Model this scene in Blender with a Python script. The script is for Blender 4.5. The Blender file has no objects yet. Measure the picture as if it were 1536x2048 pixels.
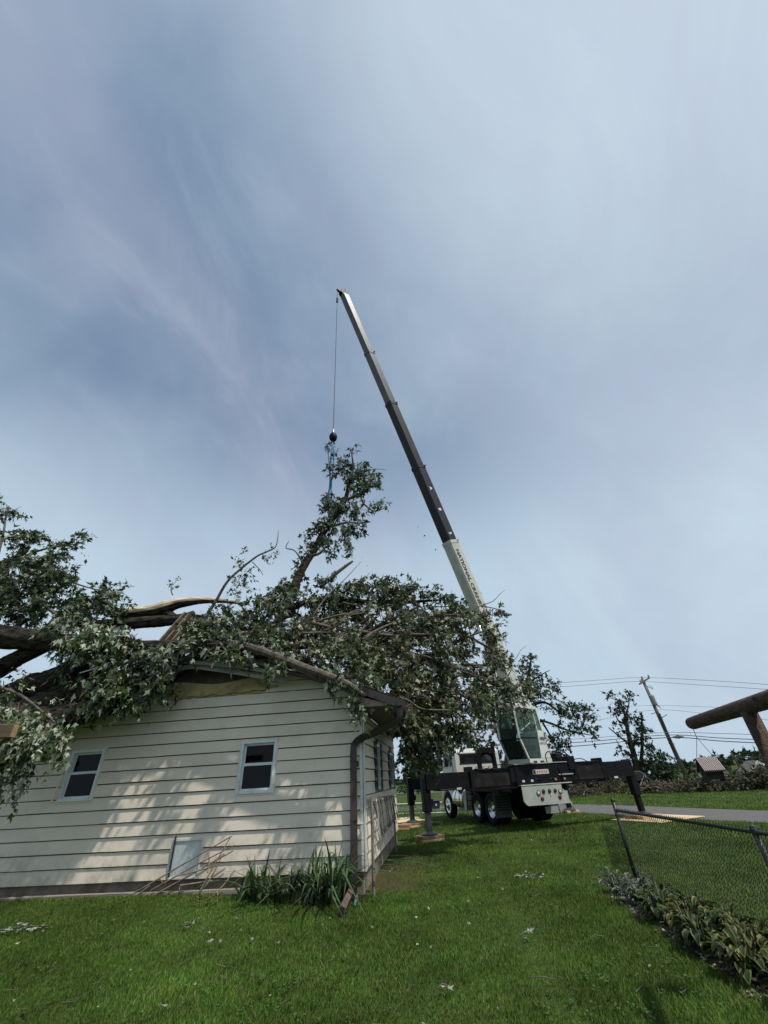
import bpy, bmesh, math, random
import numpy as np
from mathutils import Vector, Matrix

random.seed(7); rng = np.random.default_rng(7)
scene = bpy.context.scene
col = scene.collection
rad = math.radians

# ------------------------------------------------------------------ camera
FPX = 797.99                                   # focal length in photo pixels (1536 x 2048)
CAMR = np.array([[0.99249, 0.10241, 0.06692], [0.11190, -0.54970, -0.82783], [-0.04799, 0.82910, -0.55704]])
def _ortho():
    C = np.array([768., 1024.]); Vz = np.array([697., -165.]); Vy = np.array([878., 1553.])
    f = math.sqrt(-np.dot(Vz - C, Vy - C))
    def ray(p):
        v = np.array([p[0] - C[0], C[1] - p[1], -f]); return v / np.linalg.norm(v)
    z = ray(Vz); y = ray(Vy); y = y - z * np.dot(y, z); y /= np.linalg.norm(y)
    return f, np.array([np.cross(y, z), y, z])
FPX, CAMR = _ortho()
CAMP = np.array([0., 0., 1.6])
cam_d = bpy.data.cameras.new('camera'); cam = bpy.data.objects.new('camera', cam_d); col.objects.link(cam)
cam_d.sensor_fit = 'VERTICAL'; cam_d.sensor_height = 36.0; cam_d.sensor_width = 27.0
cam_d.lens = FPX / 2048 * 36.0
cam_d.clip_start = 0.05; cam_d.clip_end = 3000
m4 = Matrix.Identity(4)
for i in range(3):
    for j in range(3): m4[i][j] = CAMR[i][j]
m4.translation = CAMP
cam.matrix_world = m4
scene.camera = cam
FWD = CAMR @ np.array([0, 0, -1.])

# ------------------------------------------------------------------ sun and sky
SUN = Vector((0.52, -0.30, 1.0)).normalized()          # direction towards the sun
sun_d = bpy.data.lights.new('sun', 'SUN'); sun_d.energy = 3.9; sun_d.angle = rad(1.2); sun_d.color = (1.0, 0.955, 0.88)
sun = bpy.data.objects.new('sun', sun_d); col.objects.link(sun)
sun.rotation_euler = SUN.to_track_quat('Z', 'Y').to_euler()
sun.location = (20, -10, 40)
world = bpy.data.worlds.new('World'); scene.world = world; world.use_nodes = True
wn = world.node_tree; wn.nodes.clear()
def wnode(t, **k):
    n = wn.nodes.new(t)
    for a, b in k.items(): setattr(n, a, b)
    return n
def wl(a, b): wn.links.new(a, b)
sky = wnode('ShaderNodeTexSky'); sky.sky_type = 'NISHITA'; sky.sun_disc = False
sky.sun_elevation = math.asin(SUN.z); sky.sun_rotation = math.atan2(SUN.x, SUN.y)
sky.altitude = 200; sky.air_density = 1.0; sky.dust_density = 2.0; sky.ozone_density = 2.0
tc = wnode('ShaderNodeTexCoord')
def cloudnoise(rot, sc, scale, detail, rough, dist, lo, hi, loc=(0, 0, 0)):
    mp = wnode('ShaderNodeMapping'); wl(tc.outputs['Generated'], mp.inputs['Vector'])
    mp.inputs['Rotation'].default_value = rot; mp.inputs['Scale'].default_value = sc; mp.inputs['Location'].default_value = loc
    n = wnode('ShaderNodeTexNoise'); wl(mp.outputs[0], n.inputs['Vector'])
    n.inputs['Scale'].default_value = scale; n.inputs['Detail'].default_value = detail; n.inputs['Roughness'].default_value = rough
    n.inputs['Distortion'].default_value = dist
    r = wnode('ShaderNodeMapRange', interpolation_type='SMOOTHSTEP'); wl(n.outputs['Fac'], r.inputs['Value'])
    r.inputs['From Min'].default_value = lo; r.inputs['From Max'].default_value = hi
    return r.outputs['Result']
c_big = cloudnoise((0, 0, rad(20)), (1, 1, 1), 1.9, 7, 0.52, 0.35, 0.34, 0.70, (3.1, 1.7, 0.4))
def dotn(v):
    n = wnode('ShaderNodeVectorMath', operation='DOT_PRODUCT'); wl(tc.outputs['Generated'], n.inputs[0]); n.inputs[1].default_value = v; return n.outputs['Value']
ACR = Vector((-0.875, 0.087, -0.477)).normalized(); DRIFT = Vector((0.221, 0.947, -0.234)).normalized(); UPD = ACR.cross(DRIFT)
cs = wnode('ShaderNodeCombineXYZ')
for i_, (v_, k_) in enumerate(((DRIFT, 1.5), (ACR, 2.7), (UPD, 1.7))):
    wl(dotn(tuple(v_ * k_)), cs.inputs[i_])
def streaks(scale, loc, lo, hi, det=6):
    mp = wnode('ShaderNodeMapping'); wl(cs.outputs[0], mp.inputs['Vector']); mp.inputs['Location'].default_value = loc
    n = wnode('ShaderNodeTexNoise'); wl(mp.outputs[0], n.inputs['Vector']); n.inputs['Scale'].default_value = scale; n.inputs['Detail'].default_value = det
    n.inputs['Roughness'].default_value = .58; n.inputs['Distortion'].default_value = .55
    r = wnode('ShaderNodeMapRange', interpolation_type='SMOOTHSTEP'); wl(n.outputs['Fac'], r.inputs['Value']); r.inputs['From Min'].default_value = lo; r.inputs['From Max'].default_value = hi
    return r.outputs['Result']
c_str = streaks(1.25, (0.3, 1.62, 1.1), .42, .74)
c_fine = streaks(2.6, (4.3, .2, 3.1), .44, .76, 9)
def mixcol(fac, a, b):
    m = wnode('ShaderNodeMix', data_type='RGBA'); m.clamp_factor = True
    if isinstance(fac, float): m.inputs[0].default_value = fac
    else: wl(fac, m.inputs[0])
    for s, v in ((m.inputs[6], a), (m.inputs[7], b)):
        if isinstance(v, tuple): s.default_value = v + (1,)
        else: wl(v, s)
    return m.outputs[2]
def mathn(op, a, b):
    m = wnode('ShaderNodeMath', operation=op)
    for s, v in ((m.inputs[0], a), (m.inputs[1], b)):
        if isinstance(v, (int, float)): s.default_value = v
        else: wl(v, s)
    return m.outputs[0]
SKY_STRENGTH = 0.125
# thin high cloud and haze, in the sky's own units: a blue veil, brighter cirrus, paler haze low down, milky towards the sun
base = mixcol(0.76, sky.outputs[0], (1.42, 2.20, 3.25))
vm = wnode('ShaderNodeVectorMath', operation='DOT_PRODUCT'); wl(tc.outputs['Generated'], vm.inputs[0]); vm.inputs[1].default_value = tuple(SUN)
sr = wnode('ShaderNodeMapRange', interpolation_type='SMOOTHSTEP'); wl(vm.outputs['Value'], sr.inputs['Value']); sr.inputs['From Min'].default_value = 0.66; sr.inputs['From Max'].default_value = 0.97
sep = wnode('ShaderNodeSeparateXYZ'); wl(tc.outputs['Generated'], sep.inputs[0])
hz = wnode('ShaderNodeMapRange', interpolation_type='SMOOTHSTEP'); wl(sep.outputs['Z'], hz.inputs['Value']); hz.inputs['From Min'].default_value = 0.72; hz.inputs['From Max'].default_value = 0.34
CIRRUS = (4.95, 5.85, 6.65); HAZE = (4.10, 5.30, 6.30); LAV = (3.05, 3.25, 4.55)
s0 = mixcol(mathn('MULTIPLY', hz.outputs[0], 0.92), base, HAZE)
s1 = mixcol(mathn('MULTIPLY', c_big, 0.25), s0, CIRRUS)
vg = wnode('ShaderNodeMapRange', interpolation_type='SMOOTHSTEP'); wl(dotn(tuple(ACR)), vg.inputs['Value']); vg.inputs['From Min'].default_value = .0; vg.inputs['From Max'].default_value = -.75
s1 = mixcol(mathn('MULTIPLY', vg.outputs[0], 0.48), s1, CIRRUS)      # the cirrostratus thickens across the sky towards the sun's side
s1 = mixcol(mathn('MULTIPLY', sr.outputs[0], 0.85), s1, CIRRUS)
wob = wnode('ShaderNodeTexNoise'); wl(tc.outputs['Generated'], wob.inputs['Vector']); wob.inputs['Scale'].default_value = 2.6; wob.inputs['Detail'].default_value = 6
bd_ = mathn('ABSOLUTE', mathn('ADD', dotn(tuple(ACR)), mathn('MULTIPLY', mathn('SUBTRACT', wob.outputs['Fac'], .5), .34)), 0.0)
br0 = wnode('ShaderNodeMapRange', interpolation_type='SMOOTHSTEP'); wl(bd_, br0.inputs['Value']); br0.inputs['From Min'].default_value = .15; br0.inputs['From Max'].default_value = .0
band = mathn('MULTIPLY', br0.outputs[0], mathn('ADD', mathn('MULTIPLY', c_fine, .5), .5))
s1 = mixcol(mathn('MULTIPLY', band, .50), s1, (3.55, 3.75, 4.75))
s1 = mixcol(mathn('MULTIPLY', c_fine, 0.14), s1, CIRRUS)
s2 = mixcol(mathn('MULTIPLY', c_str, 0.30), s1, LAV)
bg = wnode('ShaderNodeBackground'); wl(s2, bg.inputs['Color']); bg.inputs['Strength'].default_value = SKY_STRENGTH
wo = wnode('ShaderNodeOutputWorld'); wl(bg.outputs[0], wo.inputs[0])
scene.view_settings.view_transform = 'Standard'; scene.view_settings.look = 'None'
scene.view_settings.exposure = 0.0; scene.view_settings.gamma = 1.0
scene.view_settings.use_curve_mapping = False
scene.render.engine = 'CYCLES'
scene.cycles.max_bounces = 8; scene.cycles.transparent_max_bounces = 12
scene.cycles.use_denoising = True

# ------------------------------------------------------------------ measuring helpers
def ray(px, py):
    v = np.array([px - 768., 1024. - py, -FPX]); return CAMR @ (v / np.linalg.norm(v))
def at(px, py, X=None, Y=None, Z=None):
    """the point of the place seen at a photo pixel, on the plane X, Y or Z = const"""
    d = ray(px, py)
    if X is not None: t = (X - CAMP[0]) / d[0]
    elif Y is not None: t = (Y - CAMP[1]) / d[1]
    else: t = (Z - CAMP[2]) / d[2]
    return CAMP + d * t
def metres(p, npx): return npx * float((np.asarray(p) - CAMP) @ FWD) / FPX

# ------------------------------------------------------------------ mesh helpers
WORLD = {}
def norm(v):
    v = np.asarray(v, float); n = np.linalg.norm(v); return v / (n if n > 1e-9 else 1)
def mesh_np(name, V, F, smooth=False):
    """V (n,3), F (m,k) of one polygon size"""
    me = bpy.data.meshes.new(name)
    V = np.asarray(V, np.float32); F = np.asarray(F, np.int32)
    m, k = F.shape
    me.vertices.add(len(V)); me.vertices.foreach_set('co', V.ravel())
    me.loops.add(m * k); me.loops.foreach_set('vertex_index', F.ravel())
    me.polygons.add(m); me.polygons.foreach_set('loop_start', np.arange(0, m * k, k, dtype=np.int32))
    if smooth: me.polygons.foreach_set('use_smooth', np.ones(m, dtype=bool))
    me.update(calc_edges=True)
    return me
def link(name, me, mat, parent=None):
    o = bpy.data.objects.new(name, me); col.objects.link(o)
    if mat is not None and len(me.materials) == 0: me.materials.append(mat)
    if parent is not None:
        o.parent = parent; WORLD[o] = WORLD[parent]
    else: WORLD[o] = Matrix.Identity(4)
    return o
def tolocal(V, parent, frame=None):
    M = Matrix.Identity(4) if frame is None else frame
    if parent is not None: M = WORLD[parent].inverted() @ M
    A = np.array(M)
    V = np.asarray(V, float).reshape(-1, 3)
    return V @ A[:3, :3].T + A[:3, 3]
class MB:
    def __init__(s, frame=None): s.v = []; s.f = []; s.frame = frame
    def add(s, V, F):
        b = len(s.v); s.v += [tuple(map(float, x)) for x in V]; s.f += [tuple(int(i) + b for i in f) for f in F]; return s
    def box(s, c, size, rot=None):
        hx, hy, hz = [q / 2 for q in size]
        V = np.array([(x, y, z) for x in (-hx, hx) for y in (-hy, hy) for z in (-hz, hz)])
        if rot is not None: V = V @ np.array(rot).T
        V = V + np.asarray(c)
        return s.add(V, [(0, 1, 3, 2), (4, 6, 7, 5), (0, 4, 5, 1), (2, 3, 7, 6), (0, 2, 6, 4), (1, 5, 7, 3)])
    def bb(s, x0, x1, y0, y1, z0, z1):
        return s.box(((x0 + x1) / 2, (y0 + y1) / 2, (z0 + z1) / 2), (abs(x1 - x0), abs(y1 - y0), abs(z1 - z0)))
    def bar(s, p, q, w, h, up=(0, 0, 1)):
        p = np.asarray(p, float); q = np.asarray(q, float); d = norm(q - p)
        a = np.cross(d, up)
        if np.linalg.norm(a) < 1e-3: a = np.cross(d, (0, 1, 0))
        a = norm(a); b = np.cross(a, d)
        R = np.stack([a, d, b], 1)
        return s.box((p + q) / 2, (w, np.linalg.norm(q - p), h), R)
    def hexa(s, V8):
        """bottom 4 then top 4, both counter-clockwise from outside top"""
        return s.add(V8, [(3, 2, 1, 0), (4, 5, 6, 7), (0, 1, 5, 4), (1, 2, 6, 5), (2, 3, 7, 6), (3, 0, 4, 7)])
    def prism(s, poly, n, depth):
        """poly: 3-D loop; extruded along n by depth"""
        P = np.asarray(poly, float); Q = P + norm(n) * depth; k = len(P)
        F = [tuple(range(k - 1, -1, -1)), tuple(range(k, 2 * k))] + [(i, (i + 1) % k, (i + 1) % k + k, i + k) for i in range(k)]
        return s.add(np.vstack([P, Q]), F)
    def tube(s, pts, r, n=8, cap=True, jitter=0.0):
        P = np.asarray(pts, float); k = len(P)
        r = np.full(k, r, float) if np.isscalar(r) else np.asarray(r, float)
        T = np.gradient(P, axis=0); T /= np.maximum(np.linalg.norm(T, axis=1), 1e-9)[:, None]
        a = np.cross(T[0], (0, 0, 1.))
        if np.linalg.norm(a) < 1e-3: a = np.cross(T[0], (0, 1., 0))
        a = norm(a); V = []
        ang = np.arange(n) * 2 * math.pi / n
        for i in range(k):
            a = norm(a - T[i] * np.dot(a, T[i])); b = np.cross(T[i], a)
            rr = r[i] * (1 + (rng.uniform(-jitter, jitter, n) if jitter else 0))
            V += list(P[i] + (np.cos(ang) * rr)[:, None] * a + (np.sin(ang) * rr)[:, None] * b)
        F = [(i * n + j, i * n + (j + 1) % n, (i + 1) * n + (j + 1) % n, (i + 1) * n + j) for i in range(k - 1) for j in range(n)]
        if cap: F += [tuple(range(n - 1, -1, -1)), tuple((k - 1) * n + j for j in range(n))]
        return s.add(V, F)
    def cyl(s, p, q, r, n=16): return s.tube([p, q], r, n)
    def lathe(s, prof, c, axis=(0, 0, 1), n=20):
        """prof: (radius, height along axis)"""
        ax = norm(axis); a = np.cross(ax, (0, 0, 1.))
        if np.linalg.norm(a) < 1e-3: a = np.array([1., 0, 0])
        a = norm(a); b = np.cross(ax, a); V = []
        for rr, h in prof:
            for j in range(n):
                t = 2 * math.pi * j / n
                V.append(np.asarray(c) + ax * h + (a * math.cos(t) + b * math.sin(t)) * rr)
        k = len(prof)
        F = [(i * n + j, i * n + (j + 1) % n, (i + 1) * n + (j + 1) % n, (i + 1) * n + j) for i in range(k - 1) for j in range(n)]
        return s.add(V, F)
    def build(s, name, mat, parent=None, bevel=0.0, smooth=False):
        me = bpy.data.meshes.new(name)
        me.from_pydata([tuple(x) for x in tolocal(s.v, parent, s.frame)], [], s.f)
        if smooth:
            for p in me.polygons: p.use_smooth = True
        me.update()
        if bevel:
            bm = bmesh.new(); bm.from_mesh(me)
            bmesh.ops.bevel(bm, geom=list(bm.edges), offset=bevel, segments=1, affect='EDGES', clamp_overlap=True)
            bm.to_mesh(me); bm.free()
        return link(name, me, mat, parent)
def tag(o, label=None, cat=None, group=None, kind=None):
    if label: o['label'] = label
    if cat: o['category'] = cat
    if group: o['group'] = group
    if kind: o['kind'] = kind
    return o
def thing(name, label, cat, loc=(0, 0, 0), rz=0.0, group=None):
    o = bpy.data.objects.new(name, None); col.objects.link(o)
    o.empty_display_size = 0.2
    o.location = tuple(map(float, loc)); o.rotation_euler = (0, 0, rz)
    WORLD[o] = Matrix.Translation(Vector(tuple(map(float, loc)))) @ Matrix.Rotation(rz, 4, 'Z')
    return tag(o, label, cat, group)
def smoothpath(pts, rs, per=4):
    P = np.asarray(pts, float); r = np.asarray(rs, float); k = len(P); out = []; ro = []
    Q = np.vstack([2 * P[0] - P[1], P, 2 * P[-1] - P[-2]])
    for i in range(k - 1):
        p0, p1, p2, p3 = Q[i:i + 4]
        for j in range(per):
            t = j / per
            out.append(.5 * ((2 * p1) + (p2 - p0) * t + (2 * p0 - 5 * p1 + 4 * p2 - p3) * t * t + (3 * p1 - p0 - 3 * p2 + p3) * t ** 3))
            ro.append(r[i] * (1 - t) + r[i + 1] * t)
    out.append(P[-1]); ro.append(r[-1])
    return np.array(out), np.array(ro)

# ------------------------------------------------------------------ materials
MATS = {}
def mat(name, c, rough=0.6, c2=None, scale=4.0, detail=5, stretch=(1, 1, 1), lo=0.35, hi=0.65, metal=0.0, bump=0.0, bscale=30.0,
        bstretch=None, bdist=.02, spec=0.5, island=0.0, coat=0.0, dirt=None, dirt_scale=1.3, dirt_lo=.5, dirt_hi=.75):
    m = bpy.data.materials.new(name); m.use_nodes = True; nt = m.node_tree
    b = nt.nodes['Principled BSDF']; L = nt.links.new
    b.inputs['Roughness'].default_value = rough; b.inputs['Metallic'].default_value = metal
    b.inputs['Specular IOR Level'].default_value = spec
    if coat: b.inputs['Coat Weight'].default_value = coat; b.inputs['Coat Roughness'].default_value = 0.15
    tcn = nt.nodes.new('ShaderNodeTexCoord')
    def noise(sc, det, st):
        mp = nt.nodes.new('ShaderNodeMapping'); L(tcn.outputs['Object'], mp.inputs[0]); mp.inputs['Scale'].default_value = st
        n = nt.nodes.new('ShaderNodeTexNoise'); L(mp.outputs[0], n.inputs['Vector']); n.inputs['Scale'].default_value = sc
        n.inputs['Detail'].default_value = det; n.inputs['Roughness'].default_value = 0.6
        return n.outputs['Fac']
    def rng_(v, a, z):
        r = nt.nodes.new('ShaderNodeMapRange'); L(v, r.inputs[0]); r.inputs[1].default_value = a; r.inputs[2].default_value = z
        return r.outputs[0]
    def mix(f, a, z):
        mm = nt.nodes.new('ShaderNodeMix'); mm.data_type = 'RGBA'
        if isinstance(f, float): mm.inputs[0].default_value = f
        else: L(f, mm.inputs[0])
        for s_, v in ((mm.inputs[6], a), (mm.inputs[7], z)):
            if isinstance(v, tuple): s_.default_value = v + (1,)
            else: L(v, s_)
        return mm.outputs[2]
    if c2 is None: c2 = tuple(q * 0.82 for q in c)
    out = mix(rng_(noise(scale, detail, stretch), lo, hi), tuple(c), tuple(c2))
    if dirt: out = mix(rng_(noise(dirt_scale, 7, (1, 1, 1)), dirt_lo, dirt_hi), out, tuple(dirt))
    if island:
        g = nt.nodes.new('ShaderNodeNewGeometry')
        hsv = nt.nodes.new('ShaderNodeHueSaturation'); L(out, hsv.inputs['Color'])
        L(rng_(g.outputs['Random Per Island'], 0, 1), hsv.inputs['Value'])
        r = nt.nodes.new('ShaderNodeMapRange'); L(g.outputs['Random Per Island'], r.inputs[0])
        r.inputs[3].default_value = 1 - island; r.inputs[4].default_value = 1 + island
        L(r.outputs[0], hsv.inputs['Value']); out = hsv.outputs[0]
    L(out, b.inputs['Base Color'])
    if bump:
        bp = nt.nodes.new('ShaderNodeBump'); bp.inputs['Strength'].default_value = bump; bp.inputs['Distance'].default_value = bdist
        L(noise(bscale, 6, bstretch or stretch), bp.inputs['Height']); L(bp.outputs[0], b.inputs['Normal'])
    MATS[name] = m
    return m
def splash_dirt(m, dirt, top):
    """mud splashed up the foot of a wall: speckled, thinning out by height top"""
    nt = m.node_tree; L = nt.links.new; b = nt.nodes['Principled BSDF']; src = b.inputs['Base Color'].links[0].from_socket
    g = nt.nodes.new('ShaderNodeNewGeometry'); sx = nt.nodes.new('ShaderNodeSeparateXYZ'); L(g.outputs['Position'], sx.inputs[0])
    r = nt.nodes.new('ShaderNodeMapRange'); L(sx.outputs['Z'], r.inputs[0]); r.inputs[1].default_value = .25; r.inputs[2].default_value = top; r.inputs[3].default_value = .62; r.inputs[4].default_value = .30
    n = nt.nodes.new('ShaderNodeTexNoise'); L(g.outputs['Position'], n.inputs['Vector']); n.inputs['Scale'].default_value = 5; n.inputs['Detail'].default_value = 9; n.inputs['Roughness'].default_value = .7
    q = nt.nodes.new('ShaderNodeMath'); q.operation = 'SUBTRACT'; L(r.outputs[0], q.inputs[0]); L(n.outputs['Fac'], q.inputs[1])
    r2 = nt.nodes.new('ShaderNodeMapRange'); L(q.outputs[0], r2.inputs[0]); r2.inputs[1].default_value = -.03; r2.inputs[2].default_value = .25; r2.inputs[4].default_value = .55
    mm = nt.nodes.new('ShaderNodeMix'); mm.data_type = 'RGBA'; L(r2.outputs[0], mm.inputs[0]); L(src, mm.inputs[6]); mm.inputs[7].default_value = dirt + (1,)
    L(mm.outputs[2], b.inputs['Base Color'])
def leafmat(name, front, back, olive, transl=0.16, rough=0.5, nscale=0.7, var=0.35):
    m = bpy.data.materials.new(name); m.use_nodes = True; nt = m.node_tree; L = nt.links.new
    b = nt.nodes['Principled BSDF']; outn = nt.nodes['Material Output']
    b.inputs['Roughness'].default_value = rough; b.inputs['Specular IOR Level'].default_value = 0.16
    g = nt.nodes.new('ShaderNodeNewGeometry'); tcn = nt.nodes.new('ShaderNodeTexCoord')
    n = nt.nodes.new('ShaderNodeTexNoise'); L(tcn.outputs['Object'], n.inputs['Vector']); n.inputs['Scale'].default_value = nscale; n.inputs['Detail'].default_value = 3
    def mr(v, a, z, c_, d):
        r = nt.nodes.new('ShaderNodeMapRange'); L(v, r.inputs[0])
        for i, q in enumerate((a, z, c_, d)): r.inputs[i + 1].default_value = q
        return r.outputs[0]
    def mix(f, a, z):
        mm = nt.nodes.new('ShaderNodeMix'); mm.data_type = 'RGBA'; L(f, mm.inputs[0])
        for s_, v in ((mm.inputs[6], a), (mm.inputs[7], z)):
            if isinstance(v, tuple): s_.default_value = v + (1,)
            else: L(v, s_)
        return mm.outputs[2]
    f1 = mix(mr(n.outputs['Fac'], .42, .66, 0, 1), front, olive)
    c = mix(g.outputs['Backfacing'], f1, back)
    hsv = nt.nodes.new('ShaderNodeHueSaturation'); L(c, hsv.inputs['Color'])
    L(mr(g.outputs['Random Per Island'], 0, 1, 1 - var, 1 + var), hsv.inputs['Value'])
    L(mr(g.outputs['Random Per Island'], 0, 1, .485, .515), hsv.inputs['Hue'])
    L(hsv.outputs[0], b.inputs['Base Color'])
    tr = nt.nodes.new('ShaderNodeBsdfTranslucent'); L(hsv.outputs[0], tr.inputs['Color'])
    ms = nt.nodes.new('ShaderNodeMixShader'); ms.inputs[0].default_value = transl
    L(b.outputs[0], ms.inputs[1]); L(tr.outputs[0], ms.inputs[2]); L(ms.outputs[0], outn.inputs['Surface'])
    return m
def glassmat(name, tint, refl_rough=0.03, opacity=0.4):
    """thin pane: tinted see-through plus mirror reflection by angle"""
    m = bpy.data.materials.new(name); m.use_nodes = True; nt = m.node_tree; L = nt.links.new
    nt.nodes.remove(nt.nodes['Principled BSDF']); o = nt.nodes['Material Output']
    t = nt.nodes.new('ShaderNodeBsdfTransparent'); t.inputs[0].default_value = tint + (1,)
    d = nt.nodes.new('ShaderNodeBsdfDiffuse'); d.inputs[0].default_value = tuple(q * .25 for q in tint) + (1,)
    g = nt.nodes.new('ShaderNodeBsdfGlossy'); g.inputs['Roughness'].default_value = refl_rough
    lw = nt.nodes.new('ShaderNodeLayerWeight'); lw.inputs[0].default_value = .5
    p5 = nt.nodes.new('ShaderNodeMath'); p5.operation = 'POWER'; L(lw.outputs['Facing'], p5.inputs[0]); p5.inputs[1].default_value = 5
    fr = nt.nodes.new('ShaderNodeMath'); fr.operation = 'MULTIPLY_ADD'; L(p5.outputs[0], fr.inputs[0]); fr.inputs[1].default_value = .9; fr.inputs[2].default_value = .018
    m1 = nt.nodes.new('ShaderNodeMixShader'); m1.inputs[0].default_value = opacity; L(t.outputs[0], m1.inputs[1]); L(d.outputs[0], m1.inputs[2])
    m2 = nt.nodes.new('ShaderNodeMixShader'); L(fr.outputs[0], m2.inputs[0]); L(m1.outputs[0], m2.inputs[1]); L(g.outputs[0], m2.inputs[2])
    L(m2.outputs[0], o.inputs['Surface'])
    return m

M_siding = mat('siding', (0.72, 0.635, 0.52), 0.6, (0.655, 0.575, 0.47), 1.6, 6, (1, 1, 2.5), dirt=(0.50, 0.46, 0.36), dirt_scale=0.9, dirt_lo=.52, dirt_hi=.8, bump=0.08, bscale=14, bstretch=(1, 1, 6))
splash_dirt(M_siding, (0.24, 0.205, 0.15), 1.15)
M_trim = mat('white_trim', (0.66, 0.66, 0.62), 0.45, (0.55, 0.55, 0.52), 5, dirt=(0.42, 0.42, 0.38), dirt_scale=4)
M_frame = mat('window_vinyl', (0.70, 0.74, 0.75), 0.35, (0.58, 0.63, 0.65), 6, dirt=(0.42, 0.44, 0.43), dirt_scale=5, dirt_lo=.55, dirt_hi=.8)
M_pane = glassmat('window_pane', (0.20, 0.23, 0.23), opacity=0.05)
M_sheath = mat('sheathing', (0.16, 0.12, 0.08), 0.85, (0.09, 0.07, 0.05), 3)
M_foam = mat('foam_board', (0.50, 0.40, 0.20), 0.8, (0.36, 0.28, 0.14), 3, bump=0.3, bscale=9, dirt=(0.22, 0.17, 0.10), dirt_scale=3)
M_brown = mat('brown_metal', (0.040, 0.027, 0.024), 0.5, (0.029, 0.021, 0.019), 6, dirt=(0.06, 0.045, 0.038), dirt_scale=7, dirt_lo=.6, dirt_hi=.85)
M_brownext = mat('faded_brown_metal', (0.16, 0.105, 0.09), 0.5, (0.11, 0.075, 0.065), 8, dirt=(0.07, 0.05, 0.04), dirt_scale=9)
M_soffit = mat('soffit_tan', (0.30, 0.20, 0.15), 0.6, (0.24, 0.16, 0.12), 5)
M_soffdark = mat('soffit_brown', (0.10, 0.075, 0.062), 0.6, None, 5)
M_shingle = mat('shingle', (0.055, 0.048, 0.045), 0.95, (0.028, 0.026, 0.026), 6, bump=0.7, bscale=40)
M_concrete = mat('foundation', (0.24, 0.20, 0.15), 0.9, (0.13, 0.10, 0.075), 4, bump=0.5, bscale=12, dirt=(0.09, 0.06, 0.05), dirt_scale=2)
M_soil = mat('soil', (0.060, 0.042, 0.030), 1.0, (0.030, 0.022, 0.016), 7, bump=1.0, bscale=22)
M_timber = mat('grey_timber', (0.30, 0.27, 0.22), 0.85, (0.17, 0.15, 0.12), 5, stretch=(.3, 3, 3), bump=0.4, bscale=20)
M_weath = mat('weathered_wood', (0.27, 0.24, 0.20), 0.9, (0.12, 0.105, 0.085), 9, stretch=(2, 2, .4), bump=0.5, bscale=25)
M_stick = mat('dry_stick', (0.27, 0.20, 0.135), 0.85, (0.13, 0.095, 0.065), 10, bump=0.4)
M_bark = mat('bark', (0.062, 0.052, 0.039), 0.95, (0.010, 0.0085, 0.007), 9, 9, stretch=(.45, 1.7, 1.7), bump=1.0, bscale=17, bstretch=(.4, 1.5, 1.5), bdist=.06, lo=.40, hi=.62, spec=.1, dirt=(0.064, 0.062, 0.036), dirt_scale=1.3, dirt_lo=.60, dirt_hi=.8)
M_bark2 = mat('branch_bark', (0.15, 0.125, 0.092), 0.9, (0.055, 0.046, 0.035), 11, 6, bump=0.7, bscale=24)
M_fresh = mat('fresh_wood', (0.76, 0.61, 0.41), 0.7, (0.60, 0.44, 0.25), 6, stretch=(.5, 4, 4), bump=0.5, bscale=20)
M_lumber = mat('lumber', (0.62, 0.44, 0.24), 0.75, (0.44, 0.29, 0.15), 5, stretch=(.5, 6, 6), bump=.2)
M_crib = mat('cribbing_wood', (0.34, 0.20, 0.11), 0.85, (0.20, 0.12, 0.07), 6, stretch=(.5, 5, 5), bump=.4, dirt=(.45, .33, .2), dirt_scale=3)
M_ply = mat('plywood', (0.66, 0.51, 0.31), 0.7, (0.54, 0.40, 0.22), 3, stretch=(.5, 5, 5))
M_log = mat('log_stain', (0.095, 0.050, 0.025), 0.75, (0.034, 0.020, 0.012), 7, 8, stretch=(5, .5, 5), bump=.8, bscale=14, bdist=.03, lo=.4, hi=.6)
M_white = mat('truck_white', (0.58, 0.58, 0.53), 0.3, (0.53, 0.53, 0.48), 3, coat=0.3, dirt=(0.42, 0.41, 0.36), dirt_scale=2.5, dirt_lo=.55, dirt_hi=.85)
M_cream = mat('boom_cream', (0.50, 0.49, 0.425), 0.4, (0.45, 0.44, 0.385), 2, dirt=(0.36, 0.35, 0.30), dirt_scale=2)
M_greyplate = mat('grey_plate', (0.40, 0.415, 0.375), 0.5, (0.33, 0.345, 0.31), 4, dirt=(0.30, 0.31, 0.27), dirt_scale=3)
M_black = mat('black_paint', (0.0065, 0.007, 0.009), 0.5, (0.010, 0.010, 0.011), 5, dirt=(0.012, 0.011, 0.0095), dirt_scale=2.5, dirt_lo=.55, dirt_hi=.85, spec=.1)
M_navy = mat('navy_paint', (0.006, 0.0065, 0.010), 0.45, (0.008, 0.0085, 0.012), 5, spec=.12, dirt=(0.016, 0.016, 0.020), dirt_scale=4, dirt_lo=.55, dirt_hi=.85)
M_steel = mat('boom_grey_steel', (0.075, 0.075, 0.078), 0.40, (0.055, 0.055, 0.058), 5, metal=0.5, dirt=(0.11, 0.10, 0.09), dirt_scale=3)
M_boomdark = mat('boom_dark', (0.017, 0.017, 0.021), 0.48, (0.020, 0.020, 0.024), 4, spec=.25, dirt=(0.034, 0.033, 0.032), dirt_scale=3)
M_chrome = mat('polished_metal', (0.75, 0.75, 0.75), 0.22, (0.6, 0.6, 0.6), 8, metal=1.0)
M_tyre = mat('tyre_rubber', (0.009, 0.009, 0.009), 0.85, (0.014, 0.014, 0.013), 12, spec=.15, bump=.4, bscale=40)
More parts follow.
